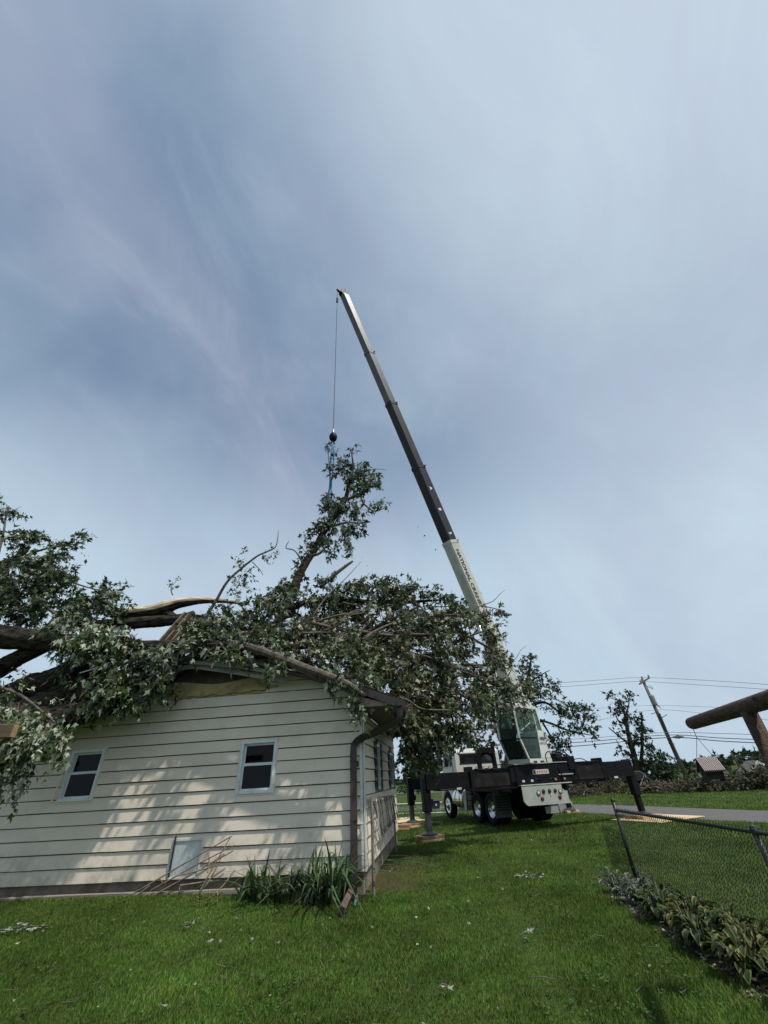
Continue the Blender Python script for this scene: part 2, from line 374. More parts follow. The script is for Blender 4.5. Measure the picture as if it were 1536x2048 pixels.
M_flap = mat('mud_flap', (0.055, 0.068, 0.058), 0.7, (0.04, 0.05, 0.043), 5)
M_flapw = mat('pale_mud_flap', (0.34, 0.35, 0.32), 0.6, (0.26, 0.27, 0.25), 5)
M_teal = glassmat('cab_glass', (0.36, 0.56, 0.50), opacity=0.25)
M_darkglass = mat('dark_glass', (0.012, 0.016, 0.016), 0.08, None, 3, spec=.6)
M_red = mat('red_lens', (0.17, 0.014, 0.014), 0.3, (0.12, 0.012, 0.012), 8)
M_dullred = mat('dark_red_lens', (0.07, 0.018, 0.015), 0.3, None, 8)
M_lens = mat('clear_lens', (0.6, 0.6, 0.58), 0.2, None, 8)
M_decal = mat('decal_white', (0.62, 0.58, 0.55), 0.5, (0.5, 0.46, 0.44), 30)
M_pink = mat('decal_red_print', (0.42, 0.16, 0.14), 0.5, None, 30)
M_ink = mat('ink', (0.02, 0.02, 0.02), 0.5)
M_paintw = mat('white_lettering', (0.75, 0.75, 0.72), 0.5)
M_blue = mat('blue_sling', (0.03, 0.22, 0.42), 0.7, (0.02, 0.16, 0.32), 20)
M_wire = mat('steel_rope', (0.05, 0.05, 0.05), 0.5)
M_fence = mat('fence_green_black', (0.010, 0.013, 0.010), 0.7, (0.016, 0.019, 0.015), 12, spec=.2)
M_fencepost = mat('fence_post', (0.026, 0.032, 0.025), 0.5, (0.016, 0.020, 0.016), 10)
M_asphalt = mat('asphalt', (0.104, 0.101, 0.094), 0.9, (0.086, 0.084, 0.079), 3, bump=.3, bscale=60)
M_pave = mat('concrete_pavement', (0.44, 0.40, 0.34), 0.9, (0.36, 0.33, 0.28), 3)
M_polew = mat('utility_pole_wood', (0.20, 0.17, 0.14), 0.9, (0.12, 0.10, 0.08), 5, stretch=(4, 4, .4))
M_poled = mat('dark_pole_wood', (0.045, 0.040, 0.036), 0.9)
M_xfmr = mat('transformer_grey', (0.23, 0.26, 0.25), 0.5)
M_pcable = mat('cable_black', (0.03, 0.032, 0.035), 0.6)
M_silver = mat('car_silver', (0.45, 0.47, 0.50), 0.3, None, 4, metal=.3, coat=.5)
M_darkcar = mat('car_dark', (0.02, 0.022, 0.026), 0.3, None, 4, coat=.5)
M_farwall = mat('far_house_wall', (0.56, 0.50, 0.40), 0.8, (0.48, 0.43, 0.34), 3)
M_farroof = mat('far_roof', (0.12, 0.11, 0.105), 0.9)
M_bin = mat('blue_bin', (0.010, 0.016, 0.045), 0.5)
M_ribroof = mat('ribbed_metal', (0.05, 0.036, 0.036), 0.6, (0.036, 0.027, 0.027), 6, metal=.4)
M_ribpale = mat('ribbed_metal_edge', (0.36, 0.30, 0.29), 0.6, metal=.0)
M_feed = mat('feeder_wood', (0.022, 0.018, 0.014), 0.8, None, 8)
M_stone = mat('pebble', (0.30, 0.29, 0.27), 0.85, (0.17, 0.16, 0.15), 6, island=.4)
L_maple = leafmat('maple_leaf', (0.034, 0.062, 0.013), (0.19, 0.228, 0.16), (0.050, 0.054, 0.022))
L_silver = leafmat('maple_leaf_silver', (0.044, 0.078, 0.020), (0.31, 0.345, 0.25), (0.05, 0.06, 0.026))
L_olive = leafmat('wilting_leaf', (0.042, 0.068, 0.020), (0.250, 0.268, 0.180), (0.080, 0.074, 0.030))
L_far = leafmat('far_leaf', (0.032, 0.052, 0.021), (0.06, 0.08, 0.045), (0.055, 0.057, 0.026), nscale=.3)
L_conifer = leafmat('evergreen_leaf', (0.022, 0.043, 0.018), (0.034, 0.055, 0.025), (0.032, 0.05, 0.021), nscale=.4)
L_iris = leafmat('iris_leaf', (0.058, 0.105, 0.045), (0.070, 0.120, 0.052), (0.110, 0.140, 0.055), transl=.15, rough=.4, nscale=3)
L_weed = leafmat('weed_leaf', (0.050, 0.100, 0.022), (0.07, 0.115, 0.035), (0.085, 0.115, 0.035), nscale=5)
L_dry = leafmat('dry_leaf', (0.27, 0.20, 0.11), (0.30, 0.24, 0.15), (0.16, 0.11, 0.06), nscale=5)
L_litter = leafmat('litter_leaf', (0.08, 0.11, 0.06), (0.28, 0.31, 0.25), (0.16, 0.15, 0.09), nscale=2)
L_brush = leafmat('brush_leaf', (0.044, 0.060, 0.022), (0.08, 0.085, 0.045), (0.078, 0.070, 0.036), nscale=.8)

# ------------------------------------------------------------------ leaves
LEAF6 = np.array([(0, 0, 0), (-.40, .50, .06), (-.16, .50, .015), (0, 1.05, -.10), (.16, .50, .015), (.40, .50, .06)])
LTRI = np.array([(0, 2, 1), (0, 3, 2), (0, 4, 3), (0, 5, 4)])
def unit(A): return A / np.maximum(np.linalg.norm(A, axis=-1, keepdims=True), 1e-9)
def leaves_np(pos, d, nrm, size, shape=LEAF6):
    d = unit(d); x = unit(np.cross(d, nrm)); n = np.cross(x, d)
    S = size[:, None, None]
    V = pos[:, None, :] + S * (shape[None, :, 0:1] * x[:, None, :] + shape[None, :, 1:2] * d[:, None, :] + shape[None, :, 2:3] * n[:, None, :])
    k = len(shape); N = len(pos)
    F = (np.arange(N) * k)[:, None, None] + LTRI[None]
    return V.reshape(-1, 3), F.reshape(-1, 3)
class Foliage:
    """sprays of leaves on short twigs"""
    def __init__(s): s.V = []; s.F = []; s.n = 0; s.tw = MB()
    def put(s, V, F): s.V.append(V); s.F.append(F + s.n); s.n += len(V)
    def sprays(s, C, D, nleaf=10, length=0.38, size=0.115, flip=0.3, droop=0.55, spread=0.7, twigs=0.25):
        C = np.asarray(C); D = unit(np.asarray(D)); N = len(C)
        t = rng.uniform(0.05, 1, (N, nleaf))
        ln = length * rng.uniform(.6, 1.3, (N, 1))
        sag = np.zeros((N, nleaf, 3)); sag[..., 2] = -(t ** 2) * ln * .35
        P = C[:, None, :] + D[:, None, :] * (t * ln)[..., None] + sag + rng.normal(0, .035, (N, nleaf, 3))
        ld = D[:, None, :] * .55 + rng.normal(0, spread, (N, nleaf, 3)); ld[..., 2] -= droop
        up = rng.normal(0, .75, (N, nleaf, 3)); up[..., 2] += 0.8
        fl = np.where(rng.random((N, 1)) < flip, -1., 1.) * np.where(rng.random((N, nleaf)) < .12, -1., 1.)
        up *= fl[..., None]
        sz = size * rng.uniform(.45, 1.3, (N, nleaf))
        V, F = leaves_np(P.reshape(-1, 3), ld.reshape(-1, 3), up.reshape(-1, 3), sz.ravel()); s.put(V, F)
        for i in range(N):
            if random.random() < twigs:
                c = C[i]; d = D[i]; l = ln[i, 0]
                s.tw.tube([c - d * .12, c + d * l * .5 + (0, 0, -l * .08), c + d * l + (0, 0, -l * .33)], [.008, .006, .003], 3, cap=False)
    def build(s, name, m, parent, twigmat=None, twigname='twigs'):
        V = np.vstack(s.V); F = np.vstack(s.F)
        me = mesh_np(name, tolocal(V, parent), F)
        o = link(name, me, m, parent)
        if twigmat is not None and s.tw.v:
            s.tw.build(twigname, twigmat, parent)['kind'] = 'stuff'
        return o
def blob_points(b, n, clump=0):
    """b = (px, py, rx, ry, Y, rY): points through a clump measured in the photo, its depth Y in metres"""
    px, py, rx, ry, Y, rY = b[:6]
    q = rng.normal(0, 1, (n, 3)); q = unit(q) * (rng.random((n, 1)) ** (1 / 2.2))
    c = at(px, py, Y=Y); sx = metres(c, rx); sz = metres(c, ry)
    P = c + np.stack([q[:, 0] * sx, q[:, 1] * rY, q[:, 2] * sz], 1)
    if clump and n > 8:                                   # gather the sprays into tufts with gaps between
        k = max(2, n // clump); t = rng.integers(0, k, n)
        P = P[t] * .86 + P * .14 + rng.normal(0, .05, P.shape) * np.array([1.6, 1, 1])
    return P, c

# ================================================================== GROUND
def grass_ground_mat():
    m = bpy.data.materials.new('lawn'); m.use_nodes = True; nt = m.node_tree; L = nt.links.new
    b = nt.nodes['Principled BSDF']; b.inputs['Roughness'].default_value = 0.95; b.inputs['Specular IOR Level'].default_value = 0.1
    g = nt.nodes.new('ShaderNodeNewGeometry')
    def noise(sc, det=4, st=(1, 1, 1)):
        mp = nt.nodes.new('ShaderNodeMapping'); L(g.outputs['Position'], mp.inputs[0]); mp.inputs['Scale'].default_value = st
        n = nt.nodes.new('ShaderNodeTexNoise'); L(mp.outputs[0], n.inputs['Vector']); n.inputs['Scale'].default_value = sc; n.inputs['Detail'].default_value = det
        return n.outputs['Fac']
    def mr(v, a, z, c_=0, d=1):
        r = nt.nodes.new('ShaderNodeMapRange'); L(v, r.inputs[0])
        for i, q in enumerate((a, z, c_, d)): r.inputs[i + 1].default_value = q
        return r.outputs[0]
    def mix(f, a, z):
        mm = nt.nodes.new('ShaderNodeMix'); mm.data_type = 'RGBA'; L(f, mm.inputs[0])
        for s_, v in ((mm.inputs[6], a), (mm.inputs[7], z)):
            if isinstance(v, tuple): s_.default_value = v + (1,)
            else: L(v, s_)
        return mm.outputs[2]
    def mul(a, z):
        q = nt.nodes.new('ShaderNodeMath'); q.operation = 'MULTIPLY'; L(a, q.inputs[0])
        if isinstance(z, (int, float)): q.inputs[1].default_value = z
        else: L(z, q.inputs[1])
        return q.outputs[0]
    c = mix(mr(noise(.35), .35, .65), (0.034, 0.066, 0.012), (0.052, 0.084, 0.018))
    c = mix(mul(mr(noise(4.5, 6), .45, .75), .7), c, (0.085, 0.100, 0.030))
    c = mix(mul(mr(noise(34, 4), .5, .8), .6), c, (0.016, 0.030, 0.010))
    # worn, browned strip along the side wall of the house
    sx = nt.nodes.new('ShaderNodeSeparateXYZ'); L(g.outputs['Position'], sx.inputs[0])
    wob = mr(noise(2.2, 5), 0, 1, -.55, .55)
    ad = nt.nodes.new('ShaderNodeMath'); ad.operation = 'ADD'; L(sx.outputs['X'], ad.inputs[0]); L(wob, ad.inputs[1])
    mx = mr(ad.outputs[0], -.95, -.15, 1, 0)
    my = mul(mr(sx.outputs['Y'], 8.9, 9.8, 0, 1), mr(sx.outputs['Y'], 11.5, 15.2, 1, 0))
    c = mix(mul(mul(mx, my), .75), c, (0.075, 0.055, 0.030))
    L(c, b.inputs['Base Color'])
    bp = nt.nodes.new('ShaderNodeBump'); bp.inputs['Strength'].default_value = .9; bp.inputs['Distance'].default_value = .05
    L(noise(26, 5), bp.inputs['Height']); L(bp.outputs[0], b.inputs['Normal'])
    return m
M_lawn = grass_ground_mat()
g = MB(); g.add([(-700, -60, 0), (700, -60, 0), (700, 1400, 0), (-700, 1400, 0)], [(0, 1, 2, 3)])
tag(g.build('ground', M_lawn), 'wide green lawn running from the house to the horizon', kind='structure')

def sstep(a, b, x): t = np.clip((x - a) / (b - a), 0, 1); return t * t * (3 - 2 * t)
def ground_h(x, y):
    """the lawn swells gently up to the foot of the gable wall"""
    return .135 * sstep(7.3, 8.85, y) * (1 - sstep(9.1, 9.3, y)) * (1 - sstep(-4.6, -2.2, x))
bx_ = np.linspace(-11.5, -2.0, 40); by_ = np.linspace(7.2, 9.0, 14)
V = [(x, y, float(ground_h(x, y)) + .002) for y in by_ for x in bx_]
bk = MB().add(V, [(j * 40 + i, j * 40 + i + 1, j * 40 + 41 + i, j * 40 + 40 + i) for j in range(13) for i in range(39)])
tag(bk.build('lawn_bank', M_lawn, smooth=True), 'lawn swelling gently towards the foot of the gable wall', kind='structure')
# driveway, pavement strips
def strip(name, mid, w, z, m, label):
    P, _ = smoothpath([(x, y, 0) for x, y in mid], [1] * len(mid), 6); V = []; F = []
    for i, p in enumerate(P):
        t = norm(P[min(i + 1, len(P) - 1)] - P[max(i - 1, 0)]); n = np.array([-t[1], t[0], 0])
        ww = w if np.isscalar(w) else np.interp(i / (len(P) - 1), np.linspace(0, 1, len(w)), w)
        V += [p + n * ww / 2 + (0, 0, z), p - n * ww / 2 + (0, 0, z)]
    F = [(2 * i + 1, 2 * i + 3, 2 * i + 2, 2 * i) for i in range(len(P) - 1)]
    mb = MB().add(V, F); return tag(mb.build(name, m), label, kind='structure')
strip('driveway', [(17, 7), (13.1, 13), (9.6, 19), (6.3, 25.2), (2.2, 30), (-4, 32.5), (-14, 33.5), (-34, 33.5)], [3.4, 3.4, 3.6, 4.4, 5.0, 5.5, 5.5], .004, M_asphalt, 'grey asphalt driveway curving behind the crane truck')
strip('pavement', [(-34, 38.6), (-12, 38.4), (-2, 37.6), (3, 36.2)], 1.0, .008, M_pave, 'pale concrete strip on the far side of the driveway')
strip('path', [(-34, 28.6), (-10, 28.4), (-2.6, 27.6), (0.6, 26.6)], .55, .008, M_pave, 'pale concrete edging on the near side of the driveway')
strip('road', [(-120, 66), (-10, 64), (30, 60), (160, 52)], 7.0, .006, M_asphalt, 'road passing behind the far lawn')

# grass blades (denser where the lawn is close)
def in_house(x, y): return (x < -1.28) & (x > -9.9) & (y > 8.93) & (y < 15.9)
TRACKS = []
for off in (0.0, 1.75):
    pts_ = sorted([(at(px, py, Z=0)[1], at(px, py, Z=0)[0] + off) for px, py in ((880, 1652), (918, 1676), (950, 1702), (975, 1725), (1000, 1760), (1010, 1800))])
    TRACKS.append(([p_[1] for p_ in pts_], [p_[0] for p_ in pts_]))
def grass():
    VV = []; n0 = 0
    def lay(x0, x1, y0, y1, dens, h, w):
        n = int((x1 - x0) * (y1 - y0) * dens)
        x = rng.uniform(x0, x1, n); y = rng.uniform(y0, y1, n)
        k = ~in_house(x, y)
        worn = (x > -1.4) & (x < -.45 + .35 * np.sin(y * 5)) & (y > 9.3) & (y < 13.6)
        k &= ~(worn & (rng.random(n) < .72))
        bed = (x > 2.38 + .08 * np.sin(y * 4)) & (x < 3.0) & (y < 8.75); k &= ~(bed & (rng.random(n) < .96))
        k &= (np.abs(x / np.maximum(y, .1) + .08) < 1.12)          # the lawn the frame can see, with a margin
        # off the driveway
        dxx = np.interp(y, [7, 13, 19, 25.2, 30, 32.5], [17, 13.1, 9.6, 6.3, 2.2, -4]); k &= ~((np.abs(x - dxx) < 2.05) & (y < 31.5))
        x = x[k]; y = y[k]; n = len(x)
        tall = 1 + .25 * np.sin(x * 1.7 + 1.3 * np.sin(y)) * np.cos(y * 1.3)
        hh = h * rng.uniform(.55, 1.25, n) * tall
        for tr_ in TRACKS: hh = np.where(np.abs(x - np.interp(y, tr_[1], tr_[0])) < .13, hh * .45, hh)
        a = rng.uniform(0, 2 * math.pi, n); la = rng.normal(.6, 1.6, n)
        lean = rng.uniform(.2, 1.3, n) * hh
        ww = w * rng.uniform(.7, 1.3, n)
        z0 = ground_h(x, y)
        bx, by = np.cos(a) * ww / 2, np.sin(a) * ww / 2
        lx, ly = np.cos(la) * lean, np.sin(la) * lean
        P = np.stack([np.stack([x - bx, y - by, z0], 1), np.stack([x + bx, y + by, z0], 1),
                      np.stack([x + lx * .45 + bx * .8, y + ly * .45 + by * .8, z0 + hh * .6], 1), np.stack([x + lx * .45 - bx * .8, y + ly * .45 - by * .8, z0 + hh * .6], 1),
                      np.stack([x + lx, y + ly, z0 + hh], 1)], 1)
        VV.append(P.reshape(-1, 3))
    lay(-8.5, 3.6, 4.2, 6.2, 4200, .034, .0062)
    lay(-10, 3.4, 6.2, 9.2, 3200, .034, .007)
    lay(-1.3, 9.5, 9.2, 13.5, 1250, .038, .009)
    lay(3.4, 9, 4.4, 9.2, 1100, .042, .009)
    lay(-2, 16, 13.5, 22, 330, .06, .014)
    lay(-6, 27, 22, 36, 75, .075, .022)
    V = np.vstack(VV); N = len(V) // 5
    b = (np.arange(N) * 5)[:, None]
    T = np.concatenate([b + np.array([[0, 1, 2]]), b + np.array([[0, 2, 3]]), b + np.array([[3, 2, 4]])], 0)
    return mesh_np('grass', V, T)
def blade_mat():
    m = bpy.data.materials.new('grass_blade'); m.use_nodes = True; nt = m.node_tree; L = nt.links.new
    b = nt.nodes['Principled BSDF']; b.inputs['Roughness'].default_value = .6; b.inputs['Specular IOR Level'].default_value = .12
    g_ = nt.nodes.new('ShaderNodeNewGeometry')
    n = nt.nodes.new('ShaderNodeTexNoise'); L(g_.outputs['Position'], n.inputs['Vector']); n.inputs['Scale'].default_value = .45; n.inputs['Detail'].default_value = 3
    n2 = nt.nodes.new('ShaderNodeTexNoise'); L(g_.outputs['Position'], n2.inputs['Vector']); n2.inputs['Scale'].default_value = 3.2; n2.inputs['Detail'].default_value = 4
    cr = nt.nodes.new('ShaderNodeValToRGB'); L(g_.outputs['Random Per Island'], cr.inputs[0])
    e = cr.color_ramp.elements; e[0].color = (0.034, 0.082, 0.010, 1); e[1].position = .88; e[1].color = (0.088, 0.155, 0.024, 1)
    q = e.new(.96); q.color = (0.15, 0.15, 0.06, 1)
    def mr(v, a, z, c_, d):
        r = nt.nodes.new('ShaderNodeMapRange'); L(v, r.inputs[0])
        for i, s_ in enumerate((a, z, c_, d)): r.inputs[i + 1].default_value = s_
        return r.outputs[0]
    hsv = nt.nodes.new('ShaderNodeHueSaturation'); L(cr.outputs[0], hsv.inputs['Color'])
    n3 = nt.nodes.new('ShaderNodeTexNoise'); L(g_.outputs['Position'], n3.inputs['Vector']); n3.inputs['Scale'].default_value = 1.5; n3.inputs['Detail'].default_value = 5
    vv = nt.nodes.new('ShaderNodeMath'); vv.operation = 'MULTIPLY'; L(mr(n.outputs['Fac'], .32, .68, .66, 1.5), vv.inputs[0]); L(mr(n3.outputs['Fac'], .3, .7, .72, 1.36), vv.inputs[1]); L(vv.outputs[0], hsv.inputs['Value']); L(mr(n2.outputs['Fac'], .3, .75, .51, .475), hsv.inputs['Hue'])
    L(hsv.outputs[0], b.inputs['Base Color'])
    tr = nt.nodes.new('ShaderNodeBsdfTranslucent'); L(hsv.outputs[0], tr.inputs['Color'])
    ms = nt.nodes.new('ShaderNodeMixShader'); ms.inputs[0].default_value = .25
    L(b.outputs[0], ms.inputs[1]); L(tr.outputs[0], ms.inputs[2]); L(ms.outputs[0], nt.nodes['Material Output'].inputs['Surface'])
    return m
tag(link('grass', grass(), blade_mat()), 'short mown lawn grass around the house and crane', 'grass', kind='stuff')

# ================================================================== HOUSE
YW, XW = 9.1, -1.45                      # gable wall plane, side wall plane
XL, YB = -9.42, 15.7
Z0, ROW = 0.31, 0.2145
house = thing('house', 'single-storey beige sided house with the fallen tree crushing its roof', 'house', (-5.4, 12.4, 0))
# roof edge profile along the front rake: crushed on the left of the ridge
PROF = [(-10.1, 2.80), (-9.4, 2.98), (-7.6, 3.08), (-6.5, 3.42), (-5.9, 3.86), (-5.2, 4.12), (-4.3, 4.16), (-3.4, 4.02), (-2.5, 3.66), (-0.68, 2.94)]
PROFB = [(-10.1, 2.70), (-9.4, 2.9), (-7.6, 3.4), (-6.5, 3.8), (-5.9, 4.1), (-5.2, 4.45), (-4.3, 4.3), (-3.4, 4.0), (-2.5, 3.64), (-0.68, 2.94)]
px_ = [p[0] for p in PROF]; pz_ = [p[1] for p in PROF]
def wtop(x): return float(np.interp(x, px_, pz_)) - 0.17
XC = -4.6
def xlim(z):
    """x range of the gable wall at height z"""
    xs = np.linspace(XL, XW, 800); ok = np.array([wtop(x) for x in xs]) >= z
    if not ok.any(): return None
    return xs[ok][0], xs[ok][-1]
WIN = [(-7.66, -6.93, 1.545, 2.44, 'L'), (-3.945, -3.20, 1.50, 2.40, 'R')]
HATCH = (-5.03, -4.46, 0.33, 0.86)
OPEN = [(w[0] - .005, w[1] + .005, w[2] - .005, w[3] + .005) for w in WIN] + [HATCH]
def pieces(z0, z1, holes):
    """the wall strip z0..z1 cut at the openings and clipped to the gable: quads (xl0, xr0, xr1, xl1, za, zb)"""
    a = xlim(z0); b = xlim(z1)
    if a is None: return []
    if b is None: b = ((a[0] + a[1]) / 2,) * 2
    hs = [h for h in holes if h[2] < z1 - .004 and h[3] > z0 + .004]
    cuts = sorted({q for h in hs for q in h[:2]})
    out = []; edges = [None] + cuts + [None]
    for i in range(len(edges) - 1):
        l, r = edges[i], edges[i + 1]
        zr = [(z0, z1)]
        if l is not None and r is not None:
            for h in hs:
                if h[0] <= (l + r) / 2 <= h[1]:
                    zr = [(z0, h[2]) if h[2] > z0 + .01 else None, (h[3], z1) if h[3] < z1 - .01 else None]; zr = [q for q in zr if q]
        for za, zb in zr:
            f = lambda z, k: a[k] + (b[k] - a[k]) * (z - z0) / (z1 - z0)
            q = (l if l is not None else f(za, 0), r if r is not None else f(za, 1), r if r is not None else f(zb, 1), l if l is not None else f(zb, 0), za, zb)
            if q[1] - q[0] > .02: out.append(q)
    return out
# sheathing behind the boards
sh = MB(); z = Z0
while z < 3.3:
    for q in pieces(z, z + .1, OPEN):
        sh.hexa([(q[0], YW, q[4]), (q[1], YW, q[4]), (q[1], YW + .1, q[4]), (q[0], YW + .1, q[4]), (q[3], YW, q[5]), (q[2], YW, q[5]), (q[2], YW + .1, q[5]), (q[3], YW + .1, q[5])])
    z += .1
gable = sh.build('gable_wall', M_sheath, house)
TEAR = (-6.05, -3.55, 3.30)              # boards torn off above the third-last course, between these x
nboard = 0
def butt(q, k):
    """long courses are made of several boards butted end to end"""
    js = [x for x in np.arange(-9.1 + (k * 1.37) % 3.0, -1.6, 3.05) if q[0] + .4 < x < q[1] - .4]
    if not js or q[5] - q[4] < ROW * .7: return [q]
    xs = [None] + js + [None]; out = []
    for a, b in zip(xs[:-1], xs[1:]):
        out.append((q[0] if a is None else a + .0015, q[1] if b is None else b - .0015, q[2] if b is None else b - .0015, q[3] if a is None else a + .0015, q[4], q[5]))
    return out
def board_proud(za, z0): return .036 - .028 * (za - z0) / ROW
k = 0
while True:
    z0 = Z0 + k * ROW; z1 = z0 + ROW - .019  # boards cut short: bared dark sheathing draws the shadow line under each lap
    if xlim(z0) is None or k > 18: break
    hs = list(OPEN)
    if z1 > TEAR[2] + .05: hs.append((TEAR[0] + .03 * (k % 3), TEAR[1] - .15 * (k - 14) if k > 14 else TEAR[1], z0 - 1, z1 + 1))
    for q in [b_ for p_ in pieces(z0, z1, hs) for b_ in butt(p_, k)]:
        ya = YW - board_proud(q[4], z0); yb = YW - board_proud(q[5], z0)
        dz = random.uniform(-.003, .003); dw = random.uniform(-.003, .003)
        mb = MB().hexa([(q[0], ya, q[4] + dz), (q[1], ya + dw, q[4] + dz + dw), (q[1], YW - .001, q[4] + dz + dw), (q[0], YW - .001, q[4] + dz),
                        (q[3], yb, q[5]), (q[2], yb, q[5]), (q[2], YW - .001, q[5]), (q[3], YW - .001, q[5])])
        mb.build('siding_board', M_siding, gable)
    k += 1
# foam sheathing laid bare, its torn lip and the splintered cavity above
fm = MB(); xs = np.linspace(-6.0, -2.9, 22)
top = [min(3.62 + .05 * math.sin(x * 3) , wtop(x) - .02) for x in xs]
V = []
for i, x in enumerate(xs): V += [(x, YW + .0, 3.26), (x, YW + .012 * math.sin(i * 1.7), max(3.30, top[i])), ]
n = len(V)
V += [(a, b + .05, c) for a, b, c in V]
F = [(2 * i, 2 * i + 2, 2 * i + 3, 2 * i + 1) for i in range(len(xs) - 1)] + [(n + 2 * i + 1, n + 2 * i + 3, n + 2 * i + 2, n + 2 * i) for i in range(len(xs) - 1)] + [(2 * i + 1, 2 * i + 3, n + 2 * i + 3, n + 2 * i + 1) for i in range(len(xs) - 1)]
fm.add(V, F); foam = fm.build('foam_sheathing', M_foam, house); foam['label'] = 'yellow foam board laid bare under the torn gable'
lip = MB(); xs = np.linspace(-5.35, -3.3, 26); V = []
for i, x in enumerate(xs):
    zb = 3.335 + .05 * max(0, (x + 4.3)) + .02 * math.sin(i * 1.1) + random.uniform(-.010, .010); h = .10 + .05 * math.sin(i * .45)
    V += [(x, YW - .020, zb + h), (x, YW - .065 - random.uniform(0, .012), zb + h * .35), (x, YW - .05, zb)]
F = []
for i in range(len(xs) - 1):
    for j in range(2): F.append((3 * i + j, 3 * i + j + 1, 3 * i + j + 4, 3 * i + j + 3))
lip.add(V, F); lip.build('torn_foam_lip', M_foam, foam)
MB().bb(-5.9, -3.0, YW + .16, YW + .18, 3.3, 4.0).build('attic_board', M_sheath, house)
# bent rake trim sagging over the hole
def ribbon(name, pts, hgt, thick, m, parent, tilt=.0):
    P, _ = smoothpath(pts, [1] * len(pts), 5); mb = MB(); V = []
    for p in P: V += [p + (0, 0, hgt / 2), p + (0, -tilt, -hgt / 2), p + (0, thick - tilt, -hgt / 2), p + (0, thick, hgt / 2)]
    F = []
    for i in range(len(P) - 1):
        for j in range(4): F.append((4 * i + j, 4 * i + (j + 1) % 4, 4 * i + 4 + (j + 1) % 4, 4 * i + 4 + j))
    k = 4 * (len(P) - 1); F += [(3, 2, 1, 0), (k, k + 1, k + 2, k + 3)]
    mb.add(V, F); return mb.build(name, m, parent)
A_ = lambda pts, Y: [at(x, y, Y=Y) for x, y in pts]
M_trim_shade = mat('grey_trim_shaded_siding', (0.40, 0.375, 0.31), .6, (0.31, 0.29, 0.24), 5, dirt=(.18, .18, .16), dirt_scale=3)  # grey of the trim; also carries the shade on the siding panels
ribbon('bent_rake_trim', A_([(318, 1378), (338, 1352), (358, 1338), (388, 1333), (430, 1338), (490, 1347), (575, 1361)], 8.83), .115, .02, M_trim_shade, house, .05)
ribbon('bent_rake_trim', A_([(316, 1362), (338, 1340), (360, 1324), (400, 1326), (450, 1331), (500, 1337), (560, 1347)], 8.74), .075, .025, M_trim_shade, house, .02)
ribbon('bent_rake_trim', A_([(300, 1400), (318, 1380), (332, 1362)], 8.8), .10, .02, M_trim_shade, house, .05)
pn = MB(); c4 = A_([(372, 1322), (560, 1347), (566, 1312), (392, 1303)], 8.86); pn.prism(c4, (0, 1, 0), .03); pn.build('shaded_siding_panel', M_trim_shade, house)  # siding panels; the shade under the trunk is put into their grey
pn = MB(); c4 = A_([(395, 1304), (566, 1313), (560, 1296), (400, 1288)], 8.80); pn.prism(c4, (0, 1, 0), .03); pn.build('shaded_siding_panel', M_trim_shade, house)
# roof deck: lofted between the front and rear profiles, sagging
rf = MB(); NY = 9; V = []
for j in range(NY):
    t = j / (NY - 1); Y = 8.62 + (15.95 - 8.62) * t
    for i in range(len(PROF)):
        x = PROF[i][0]; zz = PROF[i][1] * (1 - t) + PROF[i][1] * 0 + PROFB[i][1] * t
        if 0 < i < len(PROF) - 2: zz += random.uniform(-.07, .05)
        V.append((x, Y, zz))
n = len(V); k = len(PROF)
V += [(a, b, c - .09) for a, b, c in V]
F = []
for j in range(NY - 1):
    for i in range(k - 1):
        a = j * k + i
        F += [(a, a + 1, a + k + 1, a + k), (n + a, n + a + k, n + a + k + 1, n + a + 1)]
for i in range(k - 1): F += [(i, n + i, n + i + 1, i + 1), ((NY - 1) * k + i, (NY - 1) * k + i + 1, n + (NY - 1) * k + i + 1, n + (NY - 1) * k + i)]
for j in range(NY - 1): F += [(j * k + k - 1, n + j * k + k - 1, n + (j + 1) * k + k - 1, (j + 1) * k + k - 1), (j * k, (j + 1) * k, n + (j + 1) * k, n + j * k)]
rf.add(V, F); roof = rf.build('roof', M_shingle, house); roof['label'] = 'dark shingled roof crushed at the ridge'
# shingle courses along the sound right-hand slope
for j in range(13):
    x1 = -0.72 - .155 * j; x0 = x1 - .17
    z1_ = float(np.interp(x1, px_, pz_)); z0_ = float(np.interp(x0, px_, pz_))
    y = 8.60
    while y < 15.9:
        l = random.uniform(.85, 1.05); ye = min(y + l - .006, 15.93)
        mb = MB().hexa([(x1, y, z1_ + .004), (x1, ye, z1_ + .004), (x0, ye, z0_ + .003), (x0, y, z0_ + .003), (x1, y, z1_ + .016), (x1, ye, z1_ + .016), (x0, ye, z0_ + .009), (x0, y, z0_ + .009)])
        mb.build('shingle', M_shingle, roof); y += l
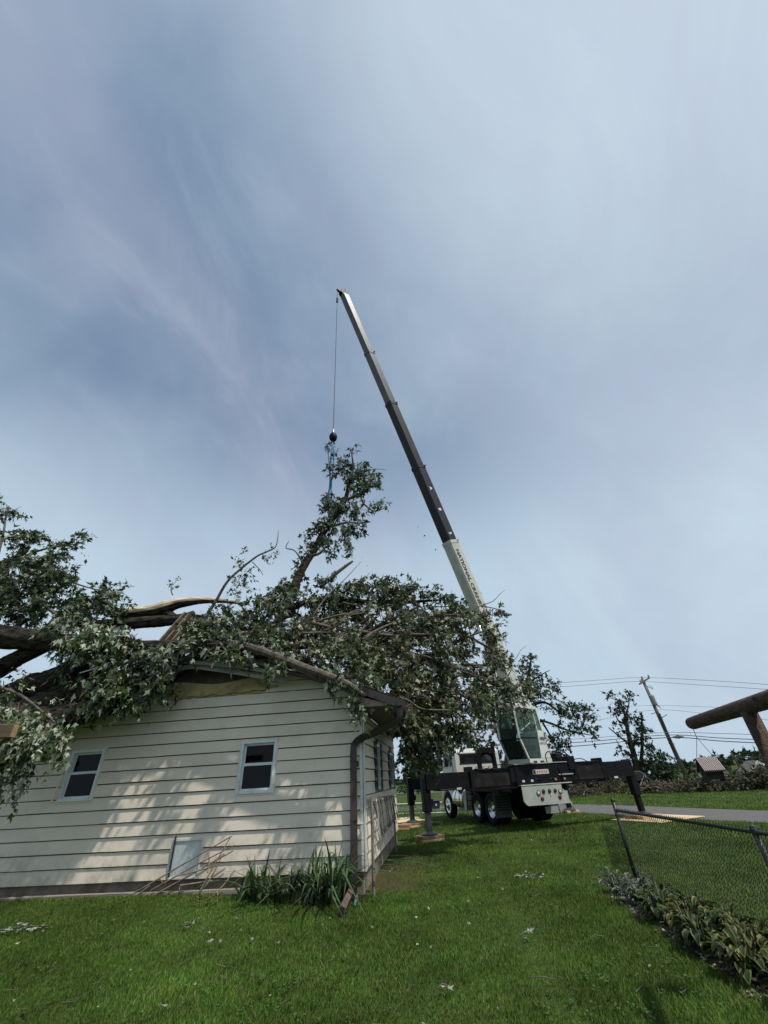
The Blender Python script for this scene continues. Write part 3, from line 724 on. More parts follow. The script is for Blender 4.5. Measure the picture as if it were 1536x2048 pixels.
# rake fascia, soffits, eave return
def rake(x0, x1, off, h, y0, y1, m, name, drop=0.0):
    za, zb = float(np.interp(x0, px_, pz_)) - off, float(np.interp(x1, px_, pz_)) - off
    mb = MB().hexa([(x0, y0, za - h), (x1, y0, zb - h), (x1, y1, zb - h), (x0, y1, za - h), (x0, y0, za), (x1, y0, zb), (x1, y1, zb), (x0, y1, za)])
    return mb.build(name, m, house)
rake(-2.5, -0.66, .02, .15, 8.585, 8.617, M_brown, 'rake_fascia')
rake(-3.4, -2.505, .02, .15, 8.585, 8.617, M_brown, 'rake_fascia')
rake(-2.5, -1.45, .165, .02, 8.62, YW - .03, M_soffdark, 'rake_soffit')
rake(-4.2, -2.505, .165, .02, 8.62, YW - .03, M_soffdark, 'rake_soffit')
ZS = 2.82
ret = MB(); ret.prism([(-1.47, 8.64, ZS), (-0.80, 8.64, ZS), (-0.80, 8.64, ZS + .02), (-1.47, 8.64, 3.03)], (0, 1, 0), .02); ret.build('eave_return', M_soffit, house)
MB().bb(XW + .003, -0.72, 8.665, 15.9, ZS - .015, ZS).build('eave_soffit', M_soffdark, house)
MB().bb(-0.715, -0.69, 8.6, 15.9, ZS - .02, 2.86).build('eave_fascia', M_brown, house)
# K-style gutter along the eave
gt = MB(); prof = [(x + .01, z + .065) for x, z in [(-0.688, 2.83), (-0.688, 2.735), (-0.64, 2.715), (-0.58, 2.735), (-0.565, 2.80), (-0.555, 2.84), (-0.575, 2.84), (-0.59, 2.75), (-0.64, 2.73), (-0.675, 2.745), (-0.675, 2.83)]]
gt.prism([(x, 8.56, z) for x, z in prof], (0, 1, 0), 7.38); gut = gt.build('gutter', M_brown, house)
MB().prism([(-0.678, 8.552, 2.895), (-0.678, 8.552, 2.80), (-0.63, 8.552, 2.78), (-0.57, 8.552, 2.80), (-0.545, 8.552, 2.905)], (0, 1, 0), .008).build('gutter_end_cap', M_brown, gut)
# downspout: outlet, offset under the eave, elbow, long drop on the gable wall beside the corner
def rect_tube(name, pts, w, h, m, parent, per=4):
    P, _ = smoothpath(pts, [1] * len(pts), per); mb = MB(); V = []; prev = None
    for i in range(len(P)):
        t = norm(P[min(i + 1, len(P) - 1)] - P[max(i - 1, 0)])
        a = np.cross(t, (0, 1., 0)) if prev is None else prev
        a = norm(a - t * np.dot(a, t)); prev = a; b = np.cross(t, a)
        for sx, sy in ((-1, -1), (-.6, -1.12), (.6, -1.12), (1, -1), (1, 1), (-1, 1)): V.append(P[i] + a * sx * w / 2 + b * sy * h / 2)
    F = [(6 * i + j, 6 * i + (j + 1) % 6, 6 * i + 6 + (j + 1) % 6, 6 * i + 6 + j) for i in range(len(P) - 1) for j in range(6)]
    k = 6 * (len(P) - 1); F += [(5, 4, 3, 2, 1, 0), tuple(range(k, k + 6))]
    mb.add(V, F); return mb.build(name, m, parent)
XD = at(707, 1600, Y=9.0)[0]
rect_tube('downspout', [(-0.63, 8.70, 2.80), (-0.63, 8.70, 2.68), (-0.66, 8.72, 2.58), (-0.78, 8.77, 2.52), (-1.15, 8.92, 2.39), (XD + .16, 9.0, 2.31), (XD + .045, 9.02, 2.24), (XD, 9.02, 2.12), (XD, 9.02, 1.6), (XD, 9.02, .9), (XD, 9.02, .14)], .115, .085, M_brown, house)
for zz in (1.93, 1.02): MB().bb(XD - .064, XD + .064, 8.968, 9.075, zz - .012, zz + .012).build('downspout_strap', M_brown, house)
MB().bb(XD + .062, XD + .095, 9.02, 9.07, 1.84, 1.93).build('wall_bracket', M_brown, house)
# corner trim
ct = MB(); ct.bb(XW - .055, XW + .012, YW - .034, YW + .0, Z0 - .01, 2.80); ct.bb(XW + .002, XW + .035, YW - .034, YW + .07, Z0 - .01, 2.80); ct.build('corner_trim', M_trim, house)
# side wall
sw = MB().bb(XW - .1, XW, YW + .101, YB, Z0, 2.80); side = sw.build('side_wall', M_sheath, house)
SWIN = [(11.02, 11.55, 1.42, 2.34), (14.0, 14.9, 1.40, 2.28)]
k = 0
while Z0 + k * ROW < 2.76:
    z0 = Z0 + k * ROW; z1 = min(z0 + ROW - .019, 2.795)  # same gap, with dark sheathing standing in for the lap shadow
    segs = [(YW + .07, YB)]
    for (a, b, c, d) in SWIN:
        if c < z1 and d > z0: segs = [t_ for (p, q) in segs for t_ in (((p, a), (b, q)) if p < a and q > b else ((p, q),))]
    for p, q in segs:
        xa = XW + .034; xb = XW + .008
        MB().hexa([(XW + .001, p, z0), (xa, p, z0), (xa, q, z0), (XW + .001, q, z0), (XW + .001, p, z1), (xb, p, z1), (xb, q, z1), (XW + .001, q, z1)]).build('siding_board', M_siding, side)
    k += 1
M_shutter = mat('black_shutter', (0.022, 0.024, 0.024), .5, None, 5)
for (a, b, c, d) in SWIN:
    fr = MB()
    fr.bb(XW, XW + .045, a - .005, a + .07, c, d); fr.bb(XW, XW + .045, b - .07, b + .005, c, d)
    fr.bb(XW, XW + .044, a + .07, b - .07, d - .06, d); fr.bb(XW, XW + .05, a + .07, b - .07, c, c + .06)
    w = fr.build('side_window', M_frame, house)
    MB().bb(XW + .002, XW + .012, a + .07, b - .07, c + .06, d - .06).build('pane', M_darkglass, w)
    for y0, y1 in ((a - .40, a - .02), (b + .02, b + .40)):
        s_ = MB(); s_.bb(XW + .02, XW + .05, y0, y0 + .04, c - .03, d + .03); s_.bb(XW + .02, XW + .05, y1 - .04, y1, c - .03, d + .03)
        zz = c - .03
        while zz < d: s_.bar((XW + .03, y0 + .04, zz), (XW + .03, y1 - .04, zz), .03, .012, up=(.5, 0, 1)); zz += .045
        s_.bb(XW + .02, XW + .024, y0 + .04, y1 - .04, c - .03, d + .03)
        s_.build('shutter', M_shutter, house)
# rear and left walls, floor: the dark room behind the windows
MB().bb(XL, XL + .1, YW + .1, YB, Z0, 2.80).build('left_wall', M_siding, house)
MB().prism([(XL, YB, Z0), (XW, YB, Z0), (XW, YB, 2.95)] + [(x, YB, z - .12) for x, z in PROFB[::-1] if XL < x < XW] + [(XL, YB, 2.75)], (0, 1, 0), .1).build('rear_wall', M_siding, house)
MB().bb(XL + .1, XW - .1, YW + .1, YB, Z0 - .05, Z0 + .05).build('room_floor', M_sheath, house)
MB().bb(XL + .03, XW - .03, YW + .03, YB - .03, 0, Z0 - .051).build('foundation', M_concrete, house)
MB().bb(XL + .05, XW - .025, YW + .025, YW + .20, 0, Z0 - .004).build('foundation_front', M_concrete, house)
# gable windows
def window(w):
    x0, x1, z0, z1, s = w
    fr = MB(); t = .052; y0, y1 = YW - .045, YW + .06
    fr.bb(x0, x0 + t, y0, y1, z0, z1); fr.bb(x1 - t, x1, y0, y1, z0, z1); fr.bb(x0 + t, x1 - t, y0 + .002, y1, z1 - t, z1); fr.bb(x0 + t, x1 - t, y0 - .006, y1, z0, z0 + t)
    f = fr.build('window', M_frame, house, bevel=.006); f['label'] = 'white framed sash window in the gable wall'
    o = MB(); u = .028
    o.bb(x0 - u, x0 - .001, YW - .034, YW - .002, z0 - u, z1 + u); o.bb(x1 + .001, x1 + u, YW - .034, YW - .002, z0 - u, z1 + u)
    o.bb(x0 - .001, x1 + .001, YW - .034, YW - .002, z1 + .001, z1 + u); o.bb(x0 - .001, x1 + .001, YW - .034, YW - .002, z0 - u, z0 - .001)
    o.build('window_casing', M_siding, f)
    zm = z0 + (z1 - z0) * .53; a, b = x0 + t, x1 - t
    sa = MB(); q = .034
    for (za, zb, y) in ((zm, z1 - t, YW + .03), (z0 + t, zm + .02, YW + .0)):
        sa.bb(a, a + q, y, y + .03, za, zb); sa.bb(b - q, b, y, y + .03, za, zb); sa.bb(a + q, b - q, y, y + .03, zb - q, zb); sa.bb(a + q, b - q, y, y + .03, za, za + q)
    sa.build('sash', M_frame, f)
    MB().bb(a + q, b - q, YW + .042, YW + .047, zm + q, z1 - t - q).build('pane', M_pane, f)
    MB().bb(a + q, b - q, YW + .012, YW + .017, z0 + t + q, zm + .02 - q).build('pane', M_pane, f)
    return f
wl_, wr_ = [window(w) for w in WIN]
# torn channel hanging beside the left window; rubble seen through the right pane
rect_tube('loose_channel', [at(138, 1522, Y=9.0), at(120, 1562, Y=9.0), at(101, 1607, Y=9.0)], .035, .02, M_siding, wl_)
rb = MB()
for i in range(9):
    x = random.uniform(-3.85, -3.3); rb.bar((x, YW + .2, 1.5 + random.uniform(0, .1)), (x + random.uniform(-.25, .25), YW + .35, 1.55 + random.uniform(0, .2)), .02, .03)
rb.bar((-3.42, YW + .3, 1.45), (-3.4, YW + .32, 1.86), .03, .03)
rb.build('broken_lath', M_timber, wr_)
# access hatch low in the wall
x0, x1, z0, z1 = HATCH
ht = MB(); ht.bb(x0 + .02, x1 - .02, YW - .012, YW + .03, z0, z1 - .02); hatch = ht.build('access_hatch', mat('pale_blue_panel', (.55, .60, .60), .5, (.45, .49, .49), 14, stretch=(4, 4, 1), dirt=(.25, .27, .25), dirt_scale=12, dirt_lo=.62, dirt_hi=.7), house)
hf = MB(); hf.bb(x0 - .03, x0 + .018, YW - .03, YW - .001, z0 - .02, z1 + .02); hf.bb(x1 - .018, x1 + .02, YW - .03, YW - .001, z0 - .02, z1 + .02); hf.bb(x0 + .018, x1 - .018, YW - .03, YW - .001, z1 - .018, z1 + .02)
hf.build('hatch_frame', M_trim, hatch)
MB().bar(at(337, 1755, Y=9.05), at(352, 1672, Y=9.05), .03, .02).build('metal_strip', M_shutter, hatch)
# soil bed and its timber edging
bed = MB(); bed.add([(XL, 8.97, .145), (-4.6, 8.97, .145), (-2.2, 8.85, .008), (XW, 8.85, .006), (XW, 9.2, .006), (-2.2, 9.2, .01), (-4.6, 9.2, .15), (XL, 9.2, .15)], [(0, 1, 6, 7), (1, 2, 5, 6), (2, 3, 4, 5)]); tag(bed.build('soil_bed', M_soil), 'bare dark soil along the foot of the gable wall', kind='structure')
x = -10.2
for i in range(4):
    l = [2.5, 2.2, 2.4, 1.1][i]
    e = MB().box((x + l / 2, 8.93 + [.0, .02, -.01, .015][i], [.15, .15, .145, .10][i]), (l - .012, .085, .07), np.array(Matrix.Rotation(rad([.3, -.5, .4, 0][i]), 3, 'Z'))).build('edging_timber', M_timber, bevel=.006)
    tag(e, ['weathered edging timber in the grass at the frame edge below the left window', 'weathered edging timber below the shaded siding left of the hatch', 'weathered edging timber in front of the hatch and fallen sticks', 'short weathered edging timber beside the iris clump'][i], 'edging', 'timber edging along the wall'); x += l

# ================================================================== THINGS BY THE HOUSE
ext = rect_tube('downspout_extension', [at(703, 1776, Z=.13), at(697, 1792, Z=.11), at(683, 1822, Z=.07)], .105, .085, M_brownext, None, 2)
tag(ext, 'faded brown downspout extension lying in the grass by the house corner', 'downspout')
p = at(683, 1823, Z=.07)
dk = rect_tube('pipe_mouth_shade', [p + (0.004, .012, .0), p + (.003, -.004, 0)], .085, .066, M_ink, None, 1); dk.parent = ext; WORLD[dk] = WORLD[ext]  # black plug on the capped end paints the shade inside the pipe
MBp = MB().bar(at(709, 1812, Z=.02), at(715, 1788, Z=.05), .03, .02)
tag(MBp.build('plant_stake', mat('teal_plastic', (.10, .25, .23), .5)), 'short teal plastic stake beside the downspout extension', 'stake')
# grey post and weathered trellis at the side wall
pp = at(748, 1795, Z=0)
post = MB(); post.tube([(pp[0], pp[1], 0), (pp[0], pp[1], .45), (pp[0] + .004, pp[1], .9), (pp[0] + .003, pp[1], 1.29)], [.03, .028, .027, .026], 8)
tag(post.build('grey_post', M_weath), 'weathered grey post standing at the house corner', 'post')
tr = thing('trellis', 'weathered slatted trellis leaning on the side wall below its windows', 'trellis', (-1.3, 11.8, 0))
XT = -1.33
MB().bar((XT, 9.35, 1.30), (XT, 13.6, 1.20), .05, .06).build('top_rail', M_weath, tr)
MB().bar((XT, 10.7, .63), (XT, 13.9, .70), .04, .05).build('bottom_rail', M_weath, tr)
for i in range(11):
    y = 9.8 + i * .37
    MB().bar((XT + .03, y, 1.27 - .02 * i * .2), (XT + .03, y + .45 + .03 * i, .66 + random.uniform(-.05, .05)), .012, .05, up=(0, 1, 0)).build('slat', M_weath if i % 3 else M_trim, tr)
MB().bar((XT + .01, 9.5, 1.28), (XT + .02, 10.9, .60), .03, .03).build('brace', M_weath, tr)
MB().bar((XT, 9.3, 0), (XT, 9.34, 1.3), .045, .045).build('leg', M_weath, tr)
MB().bar((XT, 13.7, 0), (XT, 13.66, 1.2), .045, .045).build('leg', M_weath, tr)
# fallen sticks of a broken trellis in front of the hatch
st = thing('broken_stick_trellis', 'broken lattice of thin brown sticks leaning by the wall hatch', 'trellis', (-4.6, 8.8, 0))
def stick(a, b, ya, yb, r=.013):
    p, q = at(*a, Y=ya), at(*b, Y=yb); p[2] = max(p[2], .02)
    m_ = (p + q) / 2 + rng.normal(0, .012, 3)
    MB().tube([p, m_, q], [r, r * .95, r * .7], 6).build('stick', M_stick, st)
for a, b in [((262, 1790), (464, 1672)), ((300, 1795), (466, 1702)), ((352, 1752), (442, 1730)), ((392, 1796), (460, 1676)), ((270, 1793), (317, 1757)), ((318, 1756), (330, 1770)), ((395, 1790), (430, 1742)), ((415, 1745), (417, 1705)), ((360, 1771), (425, 1761)), ((300, 1782), (470, 1690)), ((425, 1795), (470, 1740))]:
    stick(a, b, 8.86 + random.uniform(-.06, .05), 9.0 + random.uniform(-.06, .03))
# dry weeds round the sticks
def tuft(name, label, cat, spots, m, h, n, w=.012, group=None, spread=.9):
    t = MB()
    for (x, y) in spots:
        for i in range(n):
            a = random.uniform(0, 2 * math.pi); hh = h * random.uniform(.5, 1.2); l = hh * random.uniform(.2, spread)
            d = np.array([math.cos(a), math.sin(a), 0]); s_ = np.array([-math.sin(a), math.cos(a), 0]) * w
            b = np.array([x + random.uniform(-.12, .12), y + random.uniform(-.08, .08), 0])
            pts = [b, b + d * l * .35 + (0, 0, hh * .62), b + d * l + (0, 0, hh * random.uniform(.75, 1.0))]
            t.add([pts[0] - s_ * .7, pts[0] + s_ * .7, pts[1] + s_, pts[1] - s_, pts[2]], [(0, 1, 2, 3), (3, 2, 4)])
    return tag(t.build(name, m), label, cat, group)
tuft('dry_weeds', 'dry tan weeds tangled round the sticks below the hatch', 'weeds', [(-4.9 + .22 * i, 8.86) for i in range(9)], L_dry, .20, 14)
tuft('green_weeds', 'low green weeds sprouting at the shaded foot of the wall', 'weeds', [(-8.6 + .33 * i + random.uniform(-.1, .1), 8.95) for i in range(9)] + [(-4.7, 8.9), (-4.2, 8.88), (-3.9, 8.9)], L_weed, .15, 16, .016)
# iris clumps
def iris(name, label, cx, cy, n, hmin, hmax, sx, sy, bend=.85):
    t = thing(name, label, 'plant', (cx, cy, 0), group='iris clumps at the foot of the wall')
    V = []; F = []; base = 0; nd = 0
    mb = MB(); md = MB()
    for i in range(n):
        b = np.array([cx + random.gauss(0, sx), cy + random.gauss(0, sy), 0]); b[1] = min(b[1], 9.0)
        a = random.uniform(0, 2 * math.pi); d = np.array([math.cos(a), .7 * math.sin(a) - .25, 0])
        hh = random.uniform(hmin, hmax); l = hh * random.choice([.1, .2, .35, .6, .8, 1.1]) * bend * 1.6
        w = random.uniform(.018, .036); s_ = np.array([-d[1], d[0], 0]); s_ = norm(s_) * w
        flop = random.random() < .24
        rows = []
        for k in range(7):
            tt = k / 6
            z_ = hh * (tt - (.55 if not flop else 1.15) * tt ** 3 * min(1, l / hh)) 
            if flop and tt > .6: z_ = max(.03, hh * (.62 - (tt - .6) * 1.25))
            rows.append((b + d * l * tt ** 1.8 * (1.3 if flop else 1) + (0, 0, max(z_, .02)), s_ * (1 - tt ** 2.2) * (1 if tt > .05 else .7) + s_ * .02))
        VV = []
        for p_, q_ in rows: VV += [p_ - q_, p_ + (0, -.006, 0), p_ + q_]
        FF = []
        for k in range(6):
            for j in range(2): FF.append((3 * k + j, 3 * k + j + 1, 3 * k + j + 4, 3 * k + j + 3))
        (md if (flop and random.random() < .05) else mb).add(VV, FF)
    mb.build('leaves', L_iris, t, smooth=True)
    if md.v: md.build('dry_leaves', L_dry, t, smooth=True)
    return t
iris('iris_clump', 'iris clump with three tall blades left of the low middle of the bed', -3.22, 8.72, 48, .35, .92, .14, .09)
iris('iris_clump', 'low iris clump between the two taller clumps under the right window', -2.66, 8.74, 60, .28, .66, .20, .09)
iris('iris_clump', 'largest iris clump, long arching blades beside the downspout', -2.05, 8.66, 105, .45, 1.12, .20, .12, 1.0)
tuft('fallen_iris_leaves', 'bleached iris leaves flopped on the grass left of the irises', 'leaves', [(-3.95, 8.6), (-3.8, 8.5), (-4.1, 8.62)], L_dry, .18, 9, .014, spread=1.8)

# ================================================================== FALLEN TREE
def limb(name, spec, m, parent, n=9, per=4, jit=.06):
    """spec: photo x, y, depth Y in metres, half thickness in photo pixels"""
    P = [at(a, b, Y=c) for a, b, c, d in spec]; Rr = [metres(p, s[3]) for p, s in zip(P, spec)]
    if n >= 12: n, per = 30, 12
    Q, r = smoothpath(P, Rr, per)
    mb = MB().tube(Q, r, n, jitter=0 if n == 30 else jit)
    if n == 30:                                            # furrowed bark: ridges that wander along the stem, swellings, scars
        V = np.array(mb.v); k = len(Q); th = np.arange(n) * 2 * math.pi / n; ph = rng.uniform(0, 6.28, 6)
        for i in range(k):
            u = i / per
            f = 1 + .055 * np.sin(7 * th + 1.1 * math.sin(u * 1.7 + ph[0]) + ph[1]) + .04 * np.sin(12 * th - 1.6 * math.sin(u * 2.3 + ph[2])) + .06 * math.sin(u * 2.1 + ph[3]) * np.cos(th + ph[4]) + .03 * math.sin(u * 5 + ph[5]) + rng.normal(0, .022, n)
            V[i * n:(i + 1) * n] = Q[i] + (V[i * n:(i + 1) * n] - Q[i]) * f[:, None]
        mb.v = [tuple(x) for x in V]
    return mb.build(name, m, parent, smooth=True), Q, r
tree = thing('fallen_tree', 'big silver maple fallen across the roof of the beige house', 'tree', (-9.5, 8.8, 0))
limb('trunk', [(-120, 1500, 8.3, 36), (-40, 1462, 8.4, 34), (60, 1428, 8.5, 32), (140, 1398, 8.55, 29), (220, 1368, 8.6, 22), (300, 1338, 8.7, 15), (370, 1312, 8.9, 10)], M_bark, tree, 16, 5)
limb('trunk', [(-90, 1452, 8.8, 32), (-20, 1420, 8.85, 30), (60, 1381, 8.9, 28), (130, 1353, 8.95, 24), (200, 1328, 9.0, 20), (260, 1308, 9.0, 16), (340, 1296, 9.1, 12), (420, 1292, 9.3, 9)], M_bark, tree, 16, 5)
limb('trunk', [(-90, 1262, 8.6, 22), (0, 1272, 8.6, 22), (60, 1278, 8.55, 20), (110, 1284, 8.5, 18), (180, 1290, 8.5, 14), (260, 1292, 8.5, 11), (340, 1291, 8.5, 9.5), (430, 1289, 8.55, 8), (480, 1291, 8.55, 7)], M_bark, tree, 14, 5)
limb('limb', [(455, 1288, 8.55, 7.5), (500, 1294, 8.5, 7.5), (545, 1310, 8.46, 7.5), (600, 1332, 8.44, 7.5), (650, 1349, 8.43, 7), (700, 1370, 8.43, 5.5), (730, 1392, 8.43, 3)], M_bark2, tree, 14, 5)
limb('trunk', [(-40, 1362, 9.3, 18), (0, 1338, 9.1, 17), (45, 1312, 8.9, 15), (95, 1290, 8.7, 12)], M_bark, tree, 12, 5)
limb('trunk', [(-60, 1466, 8.2, 26), (30, 1440, 8.3, 26), (110, 1436, 8.35, 24), (190, 1418, 8.45, 20), (250, 1392, 8.6, 14), (300, 1372, 8.7, 9)], M_bark, tree, 12, 5)
limb('limb', [(120, 1252, 9.8, 8), (205, 1250, 9.8, 11), (260, 1247, 9.8, 11.5), (320, 1242, 9.8, 10.5), (360, 1238, 9.8, 9.5), (388, 1228, 9.8, 7)], M_bark, tree, 12)
limb('limb', [(-30, 1150, 9.6, 12), (10, 1130, 9.6, 11), (40, 1112, 9.6, 6), (60, 1092, 9.6, 3)], M_bark, tree, 9)
limb('limb', [(-10, 1240, 9.4, 9), (4, 1190, 9.5, 7), (10, 1140, 9.55, 7)], M_bark, tree, 8)
# the split limb: bark below, fresh pale wood above
spl = [(225, 1231, 9.9, 6.5), (262, 1228, 9.9, 8), (300, 1224, 9.9, 10), (335, 1216, 9.9, 11), (362, 1207, 9.9, 8), (400, 1202, 9.9, 6), (440, 1202, 9.9, 4), (495, 1208, 9.9, 1.5)]
so, SQ, SR = limb('split_limb', spl, M_bark, tree, 12, 5); so['label'] = 'split limb torn open on its upper side'
SQ, SR = SQ[::5], SR[::5]
Q2 = SQ + np.stack([np.zeros(len(SQ)), -SR * .46, SR * .46], 1)
sw_ = MB().tube(Q2, SR * .78, 10, jitter=.10).build('fresh_wood_split', M_fresh, so, smooth=False); sw_['label'] = 'pale fresh wood along the torn limb'
limb('limb', [(330, 1222, 9.9, 7), (348, 1234, 9.9, 7), (372, 1244, 9.85, 6)], M_bark, tree, 8)
# broken roof timbers thrown up among the limbs
for i, (a, b) in enumerate([((322, 1282), (372, 1226)), ((332, 1284), (381, 1228)), ((345, 1284), (388, 1236)), ((360, 1285), (402, 1240))]):
    t_ = MB().bar(at(*a, Y=9.45 + .06 * i), at(*b, Y=9.6 + .05 * i), .05, .12, up=(0, -1, .5)).build('roof_timber', M_stick)
    tag(t_, ['leftmost', 'second from left', 'third from left', 'rightmost'][i] + ' of four splintered roof timbers jutting up below the split limb', 'timber', 'broken roof timbers')
for i, (a, b) in enumerate([((160, 1346), (222, 1328)), ((520, 1277), (548, 1281)), ((519, 1283), (549, 1288))]):
    t_ = MB().bar(at(*a, Y=8.32 if i == 0 else 8.9), at(*b, Y=8.36 if i == 0 else 9.0), .03, .02).build('flashing_strip', M_frame)
    tag(t_, ['white flashing strip lying across the dark trunks at upper left', 'upper white flashing strip under the leaves at the ridge', 'lower white flashing strip under the leaves at the ridge'][i], 'flashing')
# limbs in the crown over the roof and beyond the eave
BR = [
    [(545, 1262, 10.2, 7), (575, 1225, 10.6, 7), (610, 1205, 10.8, 6), (680, 1196, 11, 5), (720, 1203, 11.5, 5), (800, 1205, 12, 4), (880, 1200, 12.3, 2)],
    [(560, 1296, 9.0, 6), (620, 1291, 9.3, 6.5), (665, 1287, 9.6, 6), (710, 1275, 10, 4.5), (770, 1245, 10.5, 3.5), (840, 1212, 11, 2)],
    [(690, 1358, 9.2, 4), (740, 1350, 10, 5), (790, 1349, 11, 5), (835, 1350, 11.5, 4.5), (880, 1364, 12, 4), (930, 1394, 12.5, 2.5), (985, 1425, 13, 1.2)],
    [(650, 1336, 9.0, 3), (690, 1305, 9.4, 3), (745, 1265, 10, 2.5), (800, 1240, 10.6, 2)],
    [(655, 1338, 9.0, 2.6), (700, 1300, 9.3, 2.4), (730, 1250, 9.6, 1.6)],
    [(770, 1300, 11, 3.5), (850, 1262, 12, 3), (920, 1235, 12.6, 1.8), (960, 1212, 12.9, 1.0), (985, 1203, 13, .7), (1000, 1188, 13.1, .5), (1010, 1180, 13.2, .3)],
    [(960, 1212, 12.9, 1.1), (985, 1216, 13, .9), (1010, 1222, 13.1, .6)],
    [(830, 1330, 12, 3), (890, 1296, 13, 3), (945, 1270, 13.4, 2.2), (990, 1255, 13.6, 1)],
    [(860, 1262, 12, 4), (905, 1262, 12.6, 3.6), (940, 1275, 13, 3), (985, 1300, 13.5, 2)],
    [(640, 1175, 11.3, 4), (662, 1155, 11.4, 4), (690, 1133, 11.5, 3.2), (706, 1122, 11.5, 2)],
    [(800, 1395, 9.4, 2.2), (818, 1402, 9.7, 2), (845, 1418, 10.3, 1.8), (900, 1420, 11, 1.2)],
    [(735, 1200, 11, 3), (745, 1178, 11, 2.6), (765, 1162, 11, 2), (780, 1150, 11, 1)],
    [(800, 1340, 11.5, 4), (840, 1400, 12.4, 3.5), (860, 1460, 12.9, 3), (858, 1530, 13, 2)],
    [(880, 1365, 12, 3), (900, 1420, 12.6, 2.5), (915, 1480, 13, 1.5)],
    [(700, 1300, 10.3, 4), (800, 1310, 11.2, 4), (900, 1330, 12.2, 3), (980, 1370, 13.2, 2)],
    [(900, 1330, 12.4, 3), (960, 1330, 13, 2.4), (1005, 1328, 13.5, .9), (1030, 1318, 13.6, .6), (1042, 1300, 13.7, .4), (1054, 1291, 13.8, .25)],
    [(400, 1252, 9.6, 4), (430, 1205, 9.5, 3), (455, 1163, 9.5, 2.6), (485, 1135, 9.5, 2.2), (515, 1112, 9.5, 1.8), (535, 1103, 9.5, 1.5), (552, 1092, 9.5, 1.1), (557, 1062, 9.5, .6)],
    [(505, 1124, 9.5, 1.0), (520, 1140, 9.5, .8), (526, 1150, 9.5, .5)],
    [(345, 1190, 9.85, 1.2), (342, 1178, 9.85, .9), (346, 1164, 9.85, .6)],
    [(440, 1290, 8.7, 5), (480, 1270, 9.4, 5), (540, 1250, 10.2, 4.5), (590, 1225, 10.9, 4)],
    [(330, 1285, 8.9, 5), (300, 1330, 8.5, 4), (265, 1380, 8.4, 3), (235, 1420, 8.35, 1.5)],
    [(440, 1285, 8.5, 3), (455, 1310, 8.4, 2.4), (463, 1360, 8.35, 1.2)],
    [(700, 1376, 8.55, 3), (713, 1400, 8.5, 2.2), (718, 1445, 8.48, 1)],
    [(0, 1375, 7.3, 3), (40, 1390, 7.2, 2.6), (85, 1424, 7.15, 2.2), (110, 1445, 7.1, 1.3)],
    [(60, 1130, 9.4, 3.0), (110, 1148, 9.4, 2.2), (160, 1170, 9.4, 1.6), (235, 1190, 9.4, .8)],
    [(30, 1120, 9.5, 3), (90, 1098, 9.5, 2), (165, 1086, 9.5, .9)],
    [(-5, 1110, 9.5, 3), (8, 1060, 9.5, 2), (14, 1010, 9.5, 1)],
    [(150, 1250, 9.3, 4), (100, 1220, 9.4, 3), (50, 1170, 9.5, 2)],
]
for spec in BR: limb('branch', spec, M_bark2 if spec[0][3] < 5.5 else M_bark, tree, 7)
# long thin boughs sweeping right over the near side of the mass
for i in range(26):
    x0 = random.uniform(590, 800); y0 = 1345 - (800 - x0) * .22 + random.uniform(-70, 10); Y0 = 9.0 + (x0 - 590) / 210 * 1.6 + random.uniform(-.1, .3)
    L_ = random.uniform(90, 260); an = random.choice([-.75, -.5, -.35, -.2, .05, .2]) + random.uniform(-.12, .12)
    x1, y1 = x0 + L_ * math.cos(an), y0 + L_ * math.sin(an); Y1 = Y0 + L_ / 260 * 2.4
    r0 = random.uniform(1.6, 3.2)
    limb('branch', [(x0, y0, Y0, r0), ((x0 * 2 + x1) / 3, (y0 * 2 + y1) / 3 + random.uniform(-10, 6), Y0 * .67 + Y1 * .33 - .15, r0 * .8), ((x0 + 2 * x1) / 3, (y0 + 2 * y1) / 3 + random.uniform(-8, 8), Y0 * .33 + Y1 * .67 - .15, r0 * .55), (x1, y1, Y1, r0 * .25)], M_bark2, tree, 6)
# random finer branches through the mass
fb = MB()
def finebranches(blobs, n):
    for i in range(n):
        b = random.choice(blobs); P, c = blob_points(b, 3)
        fb.tube(P[np.argsort(P[:, 0])], [.022, .014, .005], 5, cap=False)
# crown: clumps measured as (px, py, rx, ry, depth Y, depth radius)
CL_LEFT = [(18, 1020, 22, 25, 9.5, .3), (35, 1078, 50, 28, 9.5, .5), (110, 1090, 30, 12, 9.5, .3), (150, 1088, 28, 10, 9.5, .3), (50, 1130, 65, 32, 9.5, .6), (110, 1160, 60, 30, 9.5, .6), (190, 1178, 45, 14, 9.5, .4),
           (40, 1185, 60, 38, 9.6, .6), (120, 1205, 70, 30, 9.6, .6), (195, 1215, 48, 26, 9.5, .5), (60, 1235, 70, 18, 9.7, .5), (10, 1230, 30, 30, 9.6, .5), (225, 1228, 20, 14, 9.5, .3)]
CL_SILV = [(150, 1248, 46, 20, 8.3, .25), (200, 1262, 46, 18, 8.3, .25), (165, 1280, 36, 22, 8.25, .2), (235, 1268, 34, 14, 8.35, .2), (150, 1302, 16, 14, 8.25, .15), (270, 1275, 22, 8, 8.4, .15), (185, 1292, 26, 10, 8.25, .15)]
CL_NEAR = [(20, 1430, 55, 28, 7.2, .3), (70, 1450, 48, 26, 7.1, .3), (98, 1464, 32, 20, 7.05, .22), (40, 1480, 46, 30, 7.1, .3), (108, 1484, 22, 18, 7.05, .15), (20, 1530, 22, 40, 7.1, .25), (66, 1505, 24, 12, 7.1, .15), (5, 1370, 20, 30, 7.3, .2), (14, 1575, 12, 16, 7.1, .15)]
